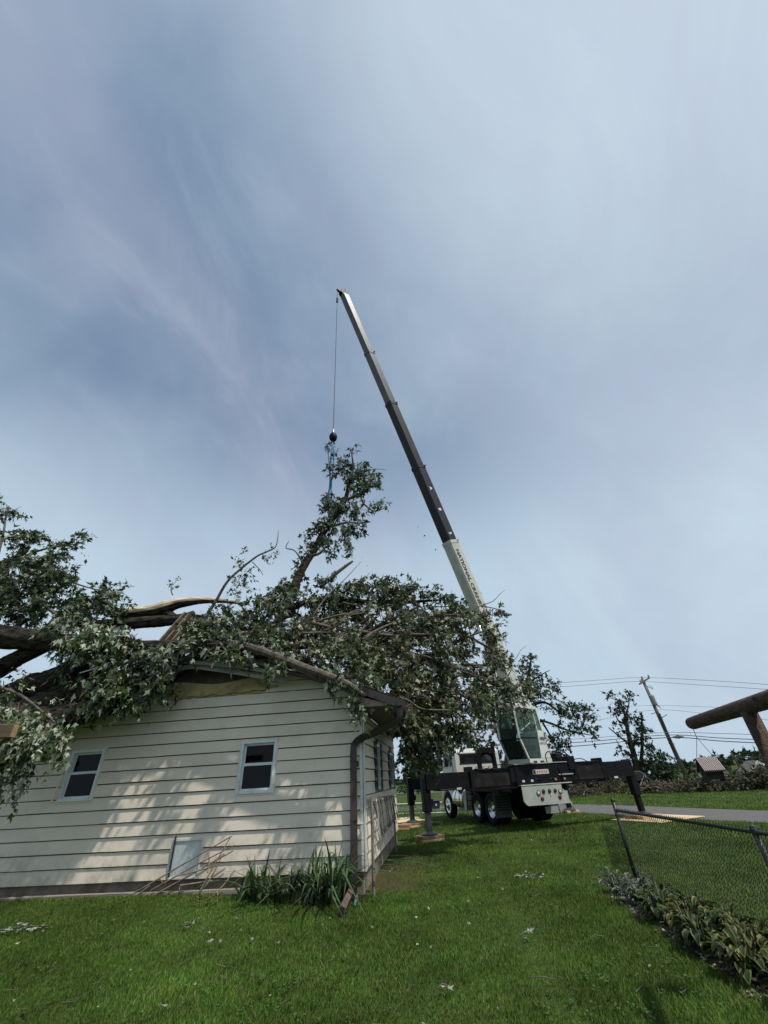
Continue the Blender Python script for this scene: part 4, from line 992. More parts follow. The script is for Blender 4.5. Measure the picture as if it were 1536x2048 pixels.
CL_DARK = [(265, 1335, 50, 30, 8.5, .3), (310, 1330, 50, 34, 8.5, .3), (345, 1310, 40, 24, 8.45, .25), (270, 1375, 46, 34, 8.45, .25), (320, 1365, 26, 24, 8.45, .2), (245, 1405, 26, 20, 8.4, .2), (208, 1412, 12, 24, 8.3, .12), (385, 1292, 36, 10, 8.4, .2), (463, 1335, 10, 34, 8.35, .1), (480, 1298, 30, 8, 8.4, .15), (215, 1355, 40, 18, 8.35, .2), (150, 1375, 36, 10, 8.3, .15), (180, 1400, 30, 12, 8.25, .15)]
CL_MID = [(400, 1262, 36, 24, 9.2, .5), (440, 1240, 45, 30, 9.4, .6), (480, 1265, 55, 28, 9.3, .6), (520, 1235, 45, 30, 9.8, .7), (545, 1200, 30, 24, 10.2, .6), (430, 1275, 60, 16, 8.8, .4), (500, 1282, 50, 12, 8.8, .4), (570, 1190, 22, 18, 10.5, .5), (555, 1275, 40, 22, 9.5, .6)]
CL_SPRIG = [(478, 1150, 16, 12, 9.5, .15), (487, 1112, 8, 10, 9.5, .1), (470, 1165, 14, 10, 9.5, .15), (485, 1185, 14, 8, 9.5, .15), (538, 1108, 14, 8, 9.5, .1), (476, 1128, 8, 8, 9.5, .1), (346, 1172, 7, 7, 9.85, .1), (487, 1220, 20, 14, 9.6, .3)]
CL_MAIN = [(610, 1225, 45, 34, 11, .9), (660, 1205, 45, 34, 11.2, .9), (640, 1170, 22, 14, 11.3, .5), (700, 1215, 50, 36, 11.4, 1.0), (720, 1168, 26, 12, 11.2, .4), (755, 1165, 26, 14, 11.2, .5), (765, 1200, 40, 34, 11.5, .9), (800, 1182, 30, 18, 11.8, .7), (830, 1205, 40, 28, 12, .9), (880, 1195, 30, 12, 12.3, .6), (900, 1215, 40, 26, 12.4, .8),
           (600, 1262, 50, 24, 10.2, .8), (660, 1258, 60, 34, 10.4, .9), (730, 1258, 65, 40, 10.8, 1.0), (800, 1252, 60, 40, 11.4, 1.1), (860, 1250, 60, 40, 12, 1.1), (925, 1245, 32, 34, 12.7, .8),
           (590, 1305, 40, 22, 9.2, .5), (650, 1305, 55, 26, 9.5, .7), (720, 1310, 60, 34, 10, .9), (790, 1305, 60, 40, 10.8, 1.0), (855, 1305, 50, 36, 11.8, 1.0), (920, 1295, 30, 30, 12.8, .8),
           (700, 1345, 45, 16, 9.2, .5), (760, 1345, 50, 24, 10, .8), (820, 1360, 55, 28, 11.3, 1.0), (880, 1345, 40, 26, 12.2, .9), (800, 1385, 40, 22, 10.5, .7), (850, 1400, 55, 36, 11.6, 1.0), (905, 1390, 50, 36, 12.4, 1.0), (950, 1370, 40, 34, 13, .8)]
CL_RIGHT = [(985, 1275, 22, 30, 13.4, .5), (975, 1230, 26, 16, 13.2, .4), (1000, 1320, 26, 30, 13.6, .5), (1005, 1375, 34, 40, 13.6, .7), (960, 1345, 30, 30, 13.2, .6), (1030, 1345, 16, 30, 13.8, .4), (1035, 1400, 22, 26, 13.8, .5), (970, 1410, 44, 26, 13.2, .7), (1010, 1425, 26, 16, 13.8, .4), (935, 1415, 32, 20, 12.8, .6)]
CL_HANG = [(830, 1440, 26, 34, 11.2, .6), (860, 1445, 40, 36, 12.2, .8), (900, 1440, 40, 32, 12.7, .8), (835, 1490, 22, 30, 12.4, .5), (858, 1482, 22, 28, 12.8, .5), (895, 1455, 26, 14, 13, .5), (856, 1515, 14, 18, 13, .35), (815, 1475, 10, 22, 12, .3), (812, 1420, 14, 24, 10.2, .4)]
CL_EAVE = [(715, 1400, 16, 14, 8.5, .12), (712, 1420, 11, 18, 8.48, .08), (690, 1365, 30, 10, 8.6, .2), (540, 1330, 26, 12, 8.45, .15), (740, 1380, 30, 12, 9.0, .3), (590, 1318, 30, 9, 8.62, .2), (640, 1334, 32, 9, 8.62, .2), (680, 1350, 26, 8, 8.62, .2), (765, 1392, 18, 7, 8.8, .2)]
def foliate(blobs, m, dens, size, flip, name='crown', tw=.3, nleaf=10, length=.36, bias=(0.25, -.15, -.15), droop=.55, parent=None):
    fo = Foliage(); parent = parent or tree
    for b in blobs:
        n = max(4, int(math.pi * b[2] * b[3] * dens))
        P, c = blob_points(b, n, 6)
        D = (P - c) * .8 / max(.2, b[5]) + np.array(bias) + rng.normal(0, .45, P.shape)
        st_ = rng.random(len(P)) < .13                          # straggling shoots that break the outline
        P[st_] = c + (P[st_] - c) * rng.uniform(1.15, 1.7, (st_.sum(), 1)) + np.array([.05, 0, .06])
        fo.sprays(P, D, nleaf, length, size, flip, droop, twigs=tw)
    return fo.build(name, m, parent, M_bark2, 'twigs')
foliate(CL_LEFT, L_maple, 0.0135, 0.16, .35, bias=(.35, -.1, .0))
foliate(CL_SILV, L_silver, 0.0135, 0.155, .85, droop=1.1, bias=(.1, -.3, -.4))
foliate(CL_NEAR, L_silver, 0.0135, 0.115, .55, droop=1.2, bias=(.1, -.3, -.5), length=.3)
foliate(CL_DARK, L_maple, 0.0095, 0.145, .25, droop=.9, bias=(.0, -.3, -.5))
foliate(CL_MID, L_maple, 0.018, 0.15, .45, droop=.6)
foliate(CL_SPRIG, L_maple, .022, .10, .35, length=.2, nleaf=7)
foliate(CL_MAIN[:11], L_maple, 0.0165, 0.155, .35, bias=(.5, -.1, .05))
foliate(CL_MAIN[11:], L_olive, 0.0145, 0.155, .5, bias=(.7, -.25, -.2))
foliate(CL_RIGHT, L_olive, 0.0115, 0.15, .25, bias=(.4, 0, .1))
foliate(CL_HANG, L_olive, 0.0145, 0.15, .35, droop=1.0, bias=(.15, -.1, -.7))
foliate(CL_EAVE, L_maple, 0.013, 0.13, .3, droop=1.1, bias=(0, -.2, -.6), length=.22)
finebranches(CL_MAIN, 130); finebranches(CL_RIGHT, 24); finebranches(CL_HANG, 22); finebranches(CL_LEFT, 30)
fb.build('small_branches', M_bark2, tree)['kind'] = 'stuff'

# ------------------------------------------------------------------ the limb being lifted
YT = 12.3
lifted = thing('lifted_limb', 'broken leafy limb hoisted upright above the roof on the blue sling', 'branch', at(560, 1230, Y=11.6))
for i, spec in enumerate([
    [(553, 1248, 11.3, 8), (572, 1206, 11.6, 8.5), (592, 1165, 11.8, 8.5), (608, 1132, 11.9, 8), (632, 1094, 12.1, 7), (650, 1060, 12.2, 6.5), (672, 1028, 12.3, 6), (690, 1000, 12.3, 4.8), (697, 972, 12.3, 3.4), (706, 935, 12.3, 2), (703, 905, 12.3, 1)],
    [(575, 1204, 11.6, 6), (592, 1184, 11.5, 5), (598, 1167, 11.45, 4)],
    [(690, 1000, 12.3, 3.5), (715, 990, 12.2, 2.8), (735, 976, 12.1, 2), (752, 945, 12.1, 1)],
    [(720, 990, 12.2, 2), (728, 1008, 12.2, 1.6), (748, 1022, 12.2, 1.2), (770, 1016, 12.2, .8)],
    [(655, 1055, 12.2, 3), (690, 1046, 12.1, 2.2), (720, 1046, 12.1, 1.4), (742, 1044, 12.1, .8)],
    [(622, 1112, 12, 3), (640, 1106, 11.9, 2.8), (652, 1092, 11.9, 2)],
    [(608, 1130, 11.9, 2), (590, 1102, 11.9, 1.4), (572, 1096, 11.9, 1), (578, 1082, 11.9, .6)],
    [(645, 1075, 12.1, 2), (625, 1058, 12.1, 1.4), (615, 1066, 12.1, .9)],
    [(660, 1040, 12.2, 2), (655, 1000, 12.3, 1.4), (660, 960, 12.3, 1.2), (655, 890, 12.3, .7)],
    [(685, 1048, 12.1, 1.4), (700, 1085, 12, 1), (706, 1105, 12, .6)],
    [(735, 940, 12.1, .8), (755, 938, 12.1, .6), (772, 940, 12.1, .4)]]):
    limb('stem' if i == 0 else 'branch', spec, M_bark if i < 2 else M_bark2, lifted, 9 if i < 2 else 6)
CL_LIFT = [(655, 892, 5, 8, 12.3, .1), (662, 910, 6, 6, 12.3, .1), (706, 905, 7, 12, 12.3, .15), (690, 925, 20, 14, 12.3, .3), (715, 930, 20, 16, 12.3, .3), (672, 945, 12, 22, 12.3, .25), (700, 955, 30, 18, 12.3, .4), (735, 955, 22, 14, 12.2, .3), (720, 975, 26, 14, 12.2, .35), (750, 975, 12, 16, 12.2, .2), (660, 990, 16, 26, 12.3, .3), (680, 1005, 22, 18, 12.3, .35), (650, 1005, 10, 14, 12.3, .2), (760, 1012, 12, 10, 12.2, .15), (738, 1010, 12, 8, 12.2, .15),
           (690, 1030, 22, 14, 12.2, .3), (665, 1045, 20, 14, 12.2, .3), (640, 1052, 22, 12, 12.1, .3), (700, 1058, 20, 14, 12.1, .3), (725, 1046, 20, 8, 12.1, .2), (620, 1080, 14, 14, 12.1, .25), (655, 1078, 16, 12, 12.1, .25), (690, 1078, 16, 10, 12, .2), (655, 1108, 12, 8, 11.9, .2), (702, 1098, 8, 10, 12, .12), (612, 1105, 10, 10, 12, .2), (600, 1142, 12, 8, 11.9, .2), (680, 1092, 6, 6, 12, .1), (622, 1060, 12, 8, 12.1, .2), (555, 1205, 22, 20, 11.4, .4), (570, 1170, 10, 8, 11.7, .2)]
foliate(CL_LIFT, L_maple, 0.025, 0.175, .15, name='crown', parent=lifted, length=.26, nleaf=7, droop=.8, bias=(.1, 0, -.2), tw=.5)

# ================================================================== CRANE TRUCK
TH = rad(22); TO = np.array([3.6, 16.9, 0])
crane = thing('crane_truck', 'white and navy boom crane truck on outriggers beside the house', 'crane', TO, TH)
TF = WORLD[crane]                              # truck frame: x right, y forward, z up
def T(): return MB(TF)
# chassis
T().bb(-.45, -.33, .3, 7.3, .72, 1.0).build('frame_rail', M_black, crane); T().bb(.33, .45, .3, 7.3, .72, 1.0).build('frame_rail', M_black, crane)
T().bb(-1.12, 1.12, .45, 4.15, 1.02, 1.16).build('deck', M_black, crane, bevel=.015)
T().bb(-.30, .30, .6, 6.9, .55, .72).build('drivetrain', M_black, crane)
# rear outrigger box with a bright top edge, hooks and a decal
ob = T(); ob.bb(-1.16, 1.16, -.06, .55, 1.235, 1.80)
box_ = ob.build('outrigger_box', M_navy, crane, bevel=.02)
T().bb(-1.15, .95, -.085, -.02, 1.803, 1.825).build('top_edge', M_greyplate, box_)
T().bb(-.48, .14, -.068, -.062, 1.50, 1.63).build('decal', M_decal, box_)
for i in range(5): T().bb(-.33 + .09 * i, -.27 + .09 * i, -.0715, -.0685, 1.525 + .012 * (i % 2), 1.60).build('decal_print', M_pink, box_)
T().bb(-.47, -.37, -.0715, -.0685, 1.51, 1.62).build('decal_symbol', M_ink, box_)
for x in (-.38, .2):
    a_ = [(x + .13 * math.cos(t), -.07, 1.24 + .13 * math.sin(t)) for t in np.linspace(0, math.pi, 9)]
    T().tube(a_, .012, 6).build('tie_ring', M_navy, box_)
T().bb(.5, 1.08, -.10, -.065, 1.44, 1.47).build('step_bar', M_greyplate, box_)
T().bb(.98, 1.30, -.10, .5, 1.55, 1.98).build('corner_bracket', M_black, crane, bevel=.02)
T().bb(-1.35, -1.0, -.04, .5, 1.30, 1.80).build('corner_bracket', M_black, crane, bevel=.02)
def hose(x, h, dx=.3):
    P, r = smoothpath([(x, -.05, 1.80), (x - .02, -.08, 1.80 + h * .7), (x + dx * .5, -.08, 1.80 + h), (x + dx, -.06, 1.80 + h * .6), (x + dx + .1, -.03, 1.80), (x + dx + .16, -.11, 1.45), (x + dx + .2, -.1, 1.25)], [.018] * 7, 4)
    T().tube(P, r, 6).build('hydraulic_hose', M_black, crane, smooth=True)
hose(.18, .34, .26); hose(.82, .30, .24)
for sx0, sx1 in ((-1.0, -2.6), (-.9, -2.2), (1.1, 2.3)):
    zt = 1.78 if sx0 < 0 else 1.84; P, r = smoothpath([(sx0, -.07, zt), (sx0 * .6 + sx1 * .4, -.05, zt - .02 + .09 * random.random()), (sx0 * .3 + sx1 * .7, -.02, zt - .08), (sx1, .0, zt - .03)], [.014] * 4, 5)
    T().tube(P, r, 6).build('hydraulic_hose', M_black, crane, smooth=True)
for x in (-.95, -.62, .30, .66): T().bb(x, x + .09, -.069, -.0625, 1.30, 1.36).build('warning_decal', M_decal if x < 0 else M_pink, box_)
# rear bumper with its lamps
bp = T(); bp.prism([(-1.08, -.16, 1.215), (-1.10, -.16, .80), (-1.02, -.16, .70), (-.95, -.16, .665), (.62, -.16, .655), (.62, -.16, 1.00), (.44, -.16, 1.00), (.44, -.16, 1.205)][::-1], (0, 1, 0), .02)
bump_ = bp.build('rear_bumper', M_greyplate, crane)
T().bb(-1.09, .88, -.175, .02, 1.207, 1.228).build('bumper_lip', M_white, bump_)
def disc(name, x, z, r, m, parent, ring=None, y=-.18):
    o = T().lathe([(0.0, .028), (r * .6, .026), (r * .92, .018), (r, 0)], (x, y + .02, z), (0, -1, 0), 16).build(name, m, parent, smooth=True)
    if ring: T().lathe([(r * 1.0, 0), (r * 1.0, .022), (r * 1.28, .022), (r * 1.28, 0)], (x, y + .02, z), (0, -1, 0), 16).build('lamp_ring', ring, o)
    return o
for x, z in ((-.50, .985), (.34, .985)): disc('reverse_lamp', x, z, .055, M_lens, bump_, M_ink)
for x in (-.30, -.07, .15): disc('marker_lamp', x, 1.02, .045, M_dullred, bump_, M_ink)
for x, z in ((-.40, .83), (.28, .84)): disc('tail_lamp', x, z, .065, M_red, bump_)
disc('hitch_bolt', -.05, .91, .02, M_lens, bump_)
# wheels
def wheel(x, y, z=.53, r=.47, w=.28, dual=False, sgn=-1):
    c = (x, y, z); s_ = T(); h = w / 2
    prof = [(r * .58, -h * .8), (r * .80, -h), (r * .94, -h * .9), (r, -h * .62), (r, h * .62), (r * .94, h * .9), (r * .80, h), (r * .58, h * .8)]
    s_.lathe(prof, c, (1, 0, 0), 28)
    if dual: s_.lathe(prof, (x - sgn * (w + .05), y, z), (1, 0, 0), 28)
    wh = s_.build('wheel', M_tyre, crane, smooth=True)
    o = sgn
    d = .10 if dual else -.02                                   # rear rims dish in, front rims bulge out
    rp = [(r * .60, o * h * .8), (r * .56, o * (h * .8 - .02)), (r * .46, o * (h * .5 - d)), (r * .22, o * (h * .5 - d + .015)), (r * .20, o * (h * .5 - d + .09)), (.001, o * (h * .5 - d + .10))]
    T().lathe(rp, c, (1, 0, 0), 24).build('rim', M_chrome, wh, smooth=True)
    nb = T()
    for k in range(10):
        t = 2 * math.pi * k / 10; yy, zz = y + r * .34 * math.cos(t), z + r * .34 * math.sin(t)
        nb.cyl((x + o * (h * .5 - d), yy, zz), (x + o * (h * .5 - d + .035), yy, zz), .016, 6)
    nb.build('wheel_nuts', M_chrome, wh)
for s_ in (-1, 1):
    wheel(s_ * 1.05, 6.0, .53, sgn=s_)
    wheel(s_ * 1.02, 2.08, .53, dual=True, sgn=s_); wheel(s_ * 1.02, 3.22, .53, dual=True, sgn=s_)
for y in (2.08, 3.22, 6.0): T().cyl((-.8, y, .53), (.8, y, .53), .09, 10).build('axle', M_black, crane)
# mud flaps with printed lines
for s_, mm in ((-1, M_flap), (1, M_flapw)):
    x0, x1 = (-1.34, -.70) if s_ < 0 else (.66, 1.33)
    fl = T().bb(x0, x1, 1.40, 1.425, .30, 1.14).build('mud_flap', mm, crane)
    if s_ < 0:
        for i in range(6): T().bb(x0 + .08, x1 - .10, 1.392, 1.398, .50 + .075 * i, .525 + .075 * i).build('flap_print', M_black, fl)
        T().bb(x0 + .22, x1 - .12, 1.392, 1.398, .40, .45).build('flap_print', M_ink, fl)
    else: T().bb(x0 + .20, x1 - .12, 1.392, 1.398, .52, .57).build('flap_print', M_ink, fl)
    T().tube([(x0, 1.42, 1.14), (x1, 1.42, 1.14)], .025, 6).build('flap_bar', M_black, crane)
# tank, locker, ladder on the driver's side
T().lathe([(0, 0), (.30, .0), (.335, .03), (.335, .95), (.30, .98), (0, .98)], (-.98, 4.15, .80), (0, 1, 0), 24).build('fuel_tank', M_chrome, crane, smooth=False)
for y in (4.40, 4.85): T().lathe([(.338, -.03), (.346, -.03), (.346, .03), (.338, .03)], (-.98, y, .80), (0, 1, 0), 24).build('tank_strap', M_white, crane)
T().bb(-1.30, -.95, 3.80, 4.05, .42, 1.05).build('tool_locker', M_greyplate, crane, bevel=.015)
ld = T(); ld.bar((-1.28, 3.62, 1.1), (-1.32, 3.74, .45), .035, .03); ld.bar((-1.0, 3.62, 1.1), (-1.04, 3.74, .45), .035, .03)
for i in range(3): ld.bar((-1.29, 3.65 + .035 * i, .95 - .2 * i), (-1.02, 3.65 + .035 * i, .95 - .2 * i), .03, .03)
ld.build('ladder', M_steel, crane)
T().tube([(-1.0, 5.1, .95), (-1.05, 5.5, .95), (-1.05, 5.75, .9)], .05, 8).build('exhaust_pipe', M_chrome, crane)
T().tube([(-.85, 4.6, .45), (-.85, 5.5, .40)], .06, 8).build('air_tank', M_white, crane)
# fenders, truck cab and bonnet
cb = T(); x0, x1, y0, y1 = -1.12, 1.12, 4.85, 6.35
cb.prism([(x0, y0, 1.05), (x0, y1 + .1, 1.05), (x0, y1, 1.85), (x0, y1 - .35, 2.52), (x0, y0 + .12, 2.60), (x0, y0, 2.48)], (1, 0, 0), 2.24)
cab_ = cb.build('truck_cab', M_white, crane, bevel=.05)
T().bb(-.86, .86, y0 - .012, y0 - .004, 2.03, 2.36).build('rear_window', M_darkglass, cab_)
rw = T(); rw.bb(-.90, .90, y0 - .01, y0 - .002, 2.36, 2.40); rw.bb(-.90, .90, y0 - .01, y0 - .002, 1.99, 2.03); rw.build('window_seal', M_ink, cab_)
for i in range(5): T().bb(-.72 + .30 * i, -.60 + .30 * i, y0 - .03, y0 - .002, 1.55, 1.90).build('cab_rib', M_greyplate, cab_)
T().bb(x0 - .012, x0 - .002, y0 + .35, y1 - .25, 1.95, 2.40).build('side_window', M_darkglass, cab_)
T().bb(x0 - .012, x0 - .002, y0 + .25, y0 + .28, 1.1, 2.45).build('door_seam', M_ink, cab_)
bn = T(); bn.prism([(-.95, 6.46, 1.0), (-.95, 7.75, 1.0), (-.95, 7.75, 1.55), (-.95, 7.5, 1.75), (-.95, 6.46, 1.85)], (1, 0, 0), 1.9); bn.build('bonnet', M_white, crane, bevel=.06)
for s_ in (-1, 1):
    P = [(s_ * 1.05, 6.0 + .62 * math.cos(t), .55 + .62 * math.sin(t)) for t in np.linspace(.1, math.pi - .1, 9)]
    T().tube(P, [.14] * 9, 8).build('front_fender', M_white, crane, smooth=True)
T().tube([(-1.05, 6.3, 1.9), (-1.38, 6.35, 2.0), (-1.38, 6.35, 2.25)], .02, 6).build('mirror_arm', M_ink, crane)
T().bb(-1.45, -1.30, 6.28, 6.36, 1.85, 2.30).build('mirror', M_ink, crane, bevel=.01)
for x in (-.9, -.3, .3, .9): T().lathe([(.05, 0), (.04, .05), (0, .06)], (x, 5.2, 2.59), (0, 0, 1), 10).build('roof_marker', M_white, cab_)
# boom rest: black arch on the deck
br_ = T(); br_.bb(-.42, -.30, 3.9, 4.1, 1.16, 2.35); br_.bb(.30, .42, 3.9, 4.1, 1.16, 2.35); br_.bb(-.42, .42, 3.88, 4.12, 2.36, 2.55)
P = [(.30 * math.cos(t), 4.0, 2.12 + .22 * math.sin(t)) for t in np.linspace(0, math.pi, 9)]; br_.tube(P, .05, 6)
br_.build('boom_rest', M_black, crane)
T().bb(-.95, .75, 2.9, 3.9, 1.17, 1.32).build('deck_mat_stack', M_crib, crane, bevel=.01)
# outriggers: stepped beams, jack legs, feet
def outrigger(y, xin, xout, name, z0=1.20, z1=1.70, ztop=None, zp=.15):
    s_ = 1 if xout > 0 else -1; xm = xin + (xout - xin) * .50
    o = T().bb(xin, xm, y - .21, y + .21, z0, z1 + .04).build('outrigger_beam', M_black, crane, bevel=.012)
    T().bb(xm, xout + s_ * .02, y - .17, y + .17, z0 + .05, z1 - .01).build('inner_beam', M_black, o, bevel=.01)
    T().bb(xm - s_ * .05, xm + s_ * .05, y - .235, y + .235, z0 - .02, z1 + .12).build('beam_collar', M_black, o)
    T().bb(xin, xm, y - .222, y - .212, z0 + .05, z1 - .10).build('web_plate', mat('worn_black', (.012, .012, .012), .6, (.026, .024, .021), 3, lo=.45, hi=.6, spec=.1) if 'worn_black' not in MATS else MATS['worn_black'], o)
    T().bb(xm + s_ * .4, xm + s_ * .56, y - .185, y - .172, z0 + .02, z0 + .075).build('decal', M_decal, o)
    T().bb(xin, xm + s_ * .1, y - .24, y + .24, z0 - .05, z0 - .022).build('bottom_flange', M_black, o)
    j = T().bb(xout - .12, xout + .12, y - .13, y + .13, .70, z1 + .03).build('jack_leg', M_black, crane, bevel=.015)
    T().bb(xout - .08, xout + .08, y - .09, y + .09, zp + .06, .70).build('inner_leg', M_steel if s_ < 0 else M_black, j, bevel=.01)
    T().bb(xout + .12, xout + .20, y - .06, y + .06, .86, 1.02).build('leg_valve', M_black, j)
    T().lathe([(.05, .17), (.07, .10), (.22, .05), (.26, .02), (.26, 0)], (xout, y, zp), (0, 0, 1), 16).build('jack_foot', M_steel, j)
    return o
outrigger(.22, -1.17, -4.30, 'l'); outrigger(.22, 1.17, 3.74, 'r', z0=1.22, z1=1.76)
outrigger(4.55, -1.0, -3.36, 'fl', 1.15, 1.58); outrigger(4.55, 1.0, 3.93, 'fr', 1.15, 1.58, zp=.10)
T().bb(-1.0, 1.0, 4.34, 4.76, 1.10, 1.62).build('front_outrigger_box', M_black, crane)
# white marker pole leaning under the right-hand beam
tag(T().tube([(1.35, 1.2, 1.18), (1.62, 1.0, .30)], .02, 6).build('marker_pole', M_paintw), 'thin white pole leaning below the right outrigger beam', 'pole')

# ---------------- superstructure
BT = at(689, 592, Y=12.65)                                  # boom tip
BB = at(1066, 1474, Y=19.3)                                 # boom pivot
h_ = norm([BT[0] - BB[0], BT[1] - BB[1], 0]); lft = np.array([-h_[1], h_[0], 0]); UPV = np.array([0, 0, 1.])
bd = norm(BT - BB); bn_ = norm(np.cross(lft, bd)); bn_ = bn_ if bn_[2] > 0 else -bn_
BL = float(np.linalg.norm(BT - BB))
TUR = BB + h_ * .95; TUR[2] = 0
def S(f, l, z): return TUR + h_ * f + lft * l + UPV * z
def SC(f, l, z): return S(f + .98, l, z)
MB().lathe([(.62, 1.16), (.62, 1.34), (.70, 1.36), (.70, 1.46), (.0, 1.46)], (TUR[0], TUR[1], 0), (0, 0, 1), 28).build('turntable', M_black, crane)
def sbox(f0, f1, l0, l1, z0, z1, name, m, parent, bevel=0):
    mb = MB(); mb.hexa([S(f0, l1, z0), S(f1, l1, z0), S(f1, l0, z0), S(f0, l0, z0), S(f0, l1, z1), S(f1, l1, z1), S(f1, l0, z1), S(f0, l0, z1)][0:8])
    return mb.build(name, m, parent, bevel=bevel)
sbox(-1.35, .55, -.55, .55, 1.47, 1.80, 'turret_base', M_white, crane, .02)
for l in (-.42, .36):
    mb = MB(); mb.prism([S(-1.15, l, 1.80), S(.1, l, 1.80), S(-.55, l, 2.85), S(-1.15, l, 2.95)], lft, .06); mb.build('boom_bracket', M_cream, crane)
MB().cyl(S(-.95, -.5, BB[2]), S(-.95, .5, BB[2]), .09, 14).build('boom_pivot_pin', M_steel, crane)
sbox(-1.75, -1.36, -.6, .6, 1.5, 2.15, 'counterweight', M_navy, crane, .03)
MB().cyl(S(-1.2, -.28, 2.45), S(-1.2, .28, 2.45), .22, 18).build('winch_drum', M_steel, crane)
# operator's cab
CA, CBk, CL0, CL1 = 1.02, -.36, .52, 1.42                   # front, back, inner side, outer side
cf = lambda f, l, z: SC(f, l, z)
def frame_bar(a, b, w=.055, m=None): return MB().bar(a, b, w, w).build('cab_pillar', m or M_white, opcab)
prof = [(-.62, 1.92), (.72, 1.92), (1.0, 2.55), (1.0, 3.35), (.82, 3.66), (-.05, 3.70), (-.34, 3.52), (-.46, 2.75)]
oc = MB(); oc.prism([SC(-.62, CL0, 1.83), SC(.72, CL0, 1.83), SC(.72, CL0, 1.95), SC(-.62, CL0, 1.95)], lft, CL1 - CL0)
opcab = oc.build('operator_cab', M_white, crane); opcab['label'] = 'glazed operator cab on the crane turret'
# rear quarter panel with the model lettering
rq = MB(); rq.prism([SC(-.62, CL0, 1.95), SC(-.02, CL0, 1.95), SC(-.14, CL0, 2.80), SC(-.47, CL0, 2.80)], lft, CL1 - CL0); rq.build('rear_panel', M_white, opcab, bevel=.02)
rfp = MB(); rfp.prism([SC(.90, CL0, 3.57), SC(.80, CL0, 3.68), SC(-.10, CL0, 3.72), SC(-.36, CL0, 3.56), SC(-.34, CL0, 3.50), SC(.88, CL0, 3.53)], lft, CL1 - CL0); rfp.build('cab_roof', M_white, opcab, bevel=.015)
for l in (CL0 + .03, CL1 - .03):
    for a, b in (((.72, 1.95), (1.0, 2.55)), ((1.0, 2.55), (1.0, 3.35)), ((1.0, 3.35), (.88, 3.55))): frame_bar(SC(a[0], l, a[1]), SC(b[0], l, b[1]))
    for a, b in (((-.46, 2.78), (-.36, 3.54)), ): frame_bar(SC(a[0], l, a[1]), SC(b[0], l, b[1]))
frame_bar(SC(-.02, CL1 - .02, 1.95), SC(-.14, CL1 - .02, 2.8), .05); frame_bar(SC(-.14, CL1 - .02, 2.8), SC(-.10, CL1 - .02, 3.56), .04)
frame_bar(SC(1.0, CL0, 2.55), SC(1.0, CL1, 2.55), .05, M_black)
def pane(pts, name='pane', m=None): 
    mb = MB(); mb.add(pts, [tuple(range(len(pts)))]); return mb.build(name, m or M_teal, opcab)
pane([SC(.99, CL0 + .05, 2.58), SC(.99, CL1 - .05, 2.58), SC(.99, CL1 - .05, 3.35), SC(.99, CL0 + .05, 3.35)])
pane([SC(.73, CL0 + .05, 1.97), SC(.73, CL1 - .05, 1.97), SC(.985, CL1 - .05, 2.53), SC(.985, CL0 + .05, 2.53)])
pane([SC(.98, CL0 + .05, 3.37), SC(.98, CL1 - .05, 3.37), SC(.88, CL1 - .05, 3.54), SC(.88, CL0 + .05, 3.54)])
for l in (CL0 + .01, CL1 - .01):
    pane([SC(.02, l, 2.60), SC(.96, l, 2.60), SC(.96, l, 3.35), SC(.85, l, 3.53), SC(-.08, l, 3.53)])
    pane([SC(-.16, l, 2.84), SC(-.12, l, 3.52), SC(-.34, l, 3.52), SC(-.44, l, 2.84)])
pane([SC(.02, CL0 + .01, 1.97), SC(.70, CL0 + .01, 1.97), SC(.96, CL0 + .01, 2.60), SC(.96, CL0 + .012, 2.95), SC(-.08, CL0 + .01, 2.95)], 'inner_panel', M_black)
pane([SC(-.45, CL0 + .05, 2.84), SC(-.45, CL1 - .05, 2.84), SC(-.36, CL1 - .05, 3.5), SC(-.36, CL0 + .05, 3.5)])
frame_bar(SC(-.02, CL1 - .012, 2.58), SC(.98, CL1 - .012, 2.58), .035, M_black)
pane([SC(.02, CL1 - .01, 1.99), SC(.70, CL1 - .01, 1.99), SC(.96, CL1 - .01, 2.55), SC(-.08, CL1 - .01, 2.55)], 'door_pane')
# seat, console, controls
sb = MB(); sb.hexa([SC(-.25, CL1 - .2, 2.2), SC(.3, CL1 - .2, 2.2), SC(.3, CL0 + .2, 2.2), SC(-.25, CL0 + .2, 2.2), SC(-.25, CL1 - .2, 2.36), SC(.3, CL1 - .2, 2.36), SC(.3, CL0 + .2, 2.36), SC(-.25, CL0 + .2, 2.36)]); sb.build('seat', M_black, opcab, bevel=.03)
sb = MB(); sb.hexa([SC(-.30, CL1 - .2, 2.36), SC(-.14, CL1 - .2, 2.36), SC(-.14, CL0 + .2, 2.36), SC(-.30, CL0 + .2, 2.36), SC(-.42, CL1 - .22, 3.05), SC(-.30, CL1 - .22, 3.05), SC(-.30, CL0 + .22, 3.05), SC(-.42, CL0 + .22, 3.05)]); sb.build('backrest', M_black, opcab, bevel=.03)
sbox(1.43, 1.73, CL0 + .2, CL1 - .25, 1.96, 2.5, 'control_console', M_black, opcab, .02)
MB().tube([SC(.3, CL1 - .15, 2.0), SC(.32, CL1 - .16, 2.7)], .015, 6).build('control_lever', M_ink, opcab)
MB().bar(SC(.75, CL1 + .02, 2.75), SC(.45, CL1 + .03, 3.15), .02, .02).build('wiper', M_ink, opcab)
MB().bar(SC(.85, CL1 + .005, 2.80), SC(.25, CL1 + .005, 3.05), .02, .015).build('grab_rail', M_white, opcab)
for f in (.52, .12): MB().bar(SC(f, CL1 + .003, 1.86), SC(f - .2, CL1 + .003, 1.86), .012, .05).build('step_slot', M_ink, opcab)
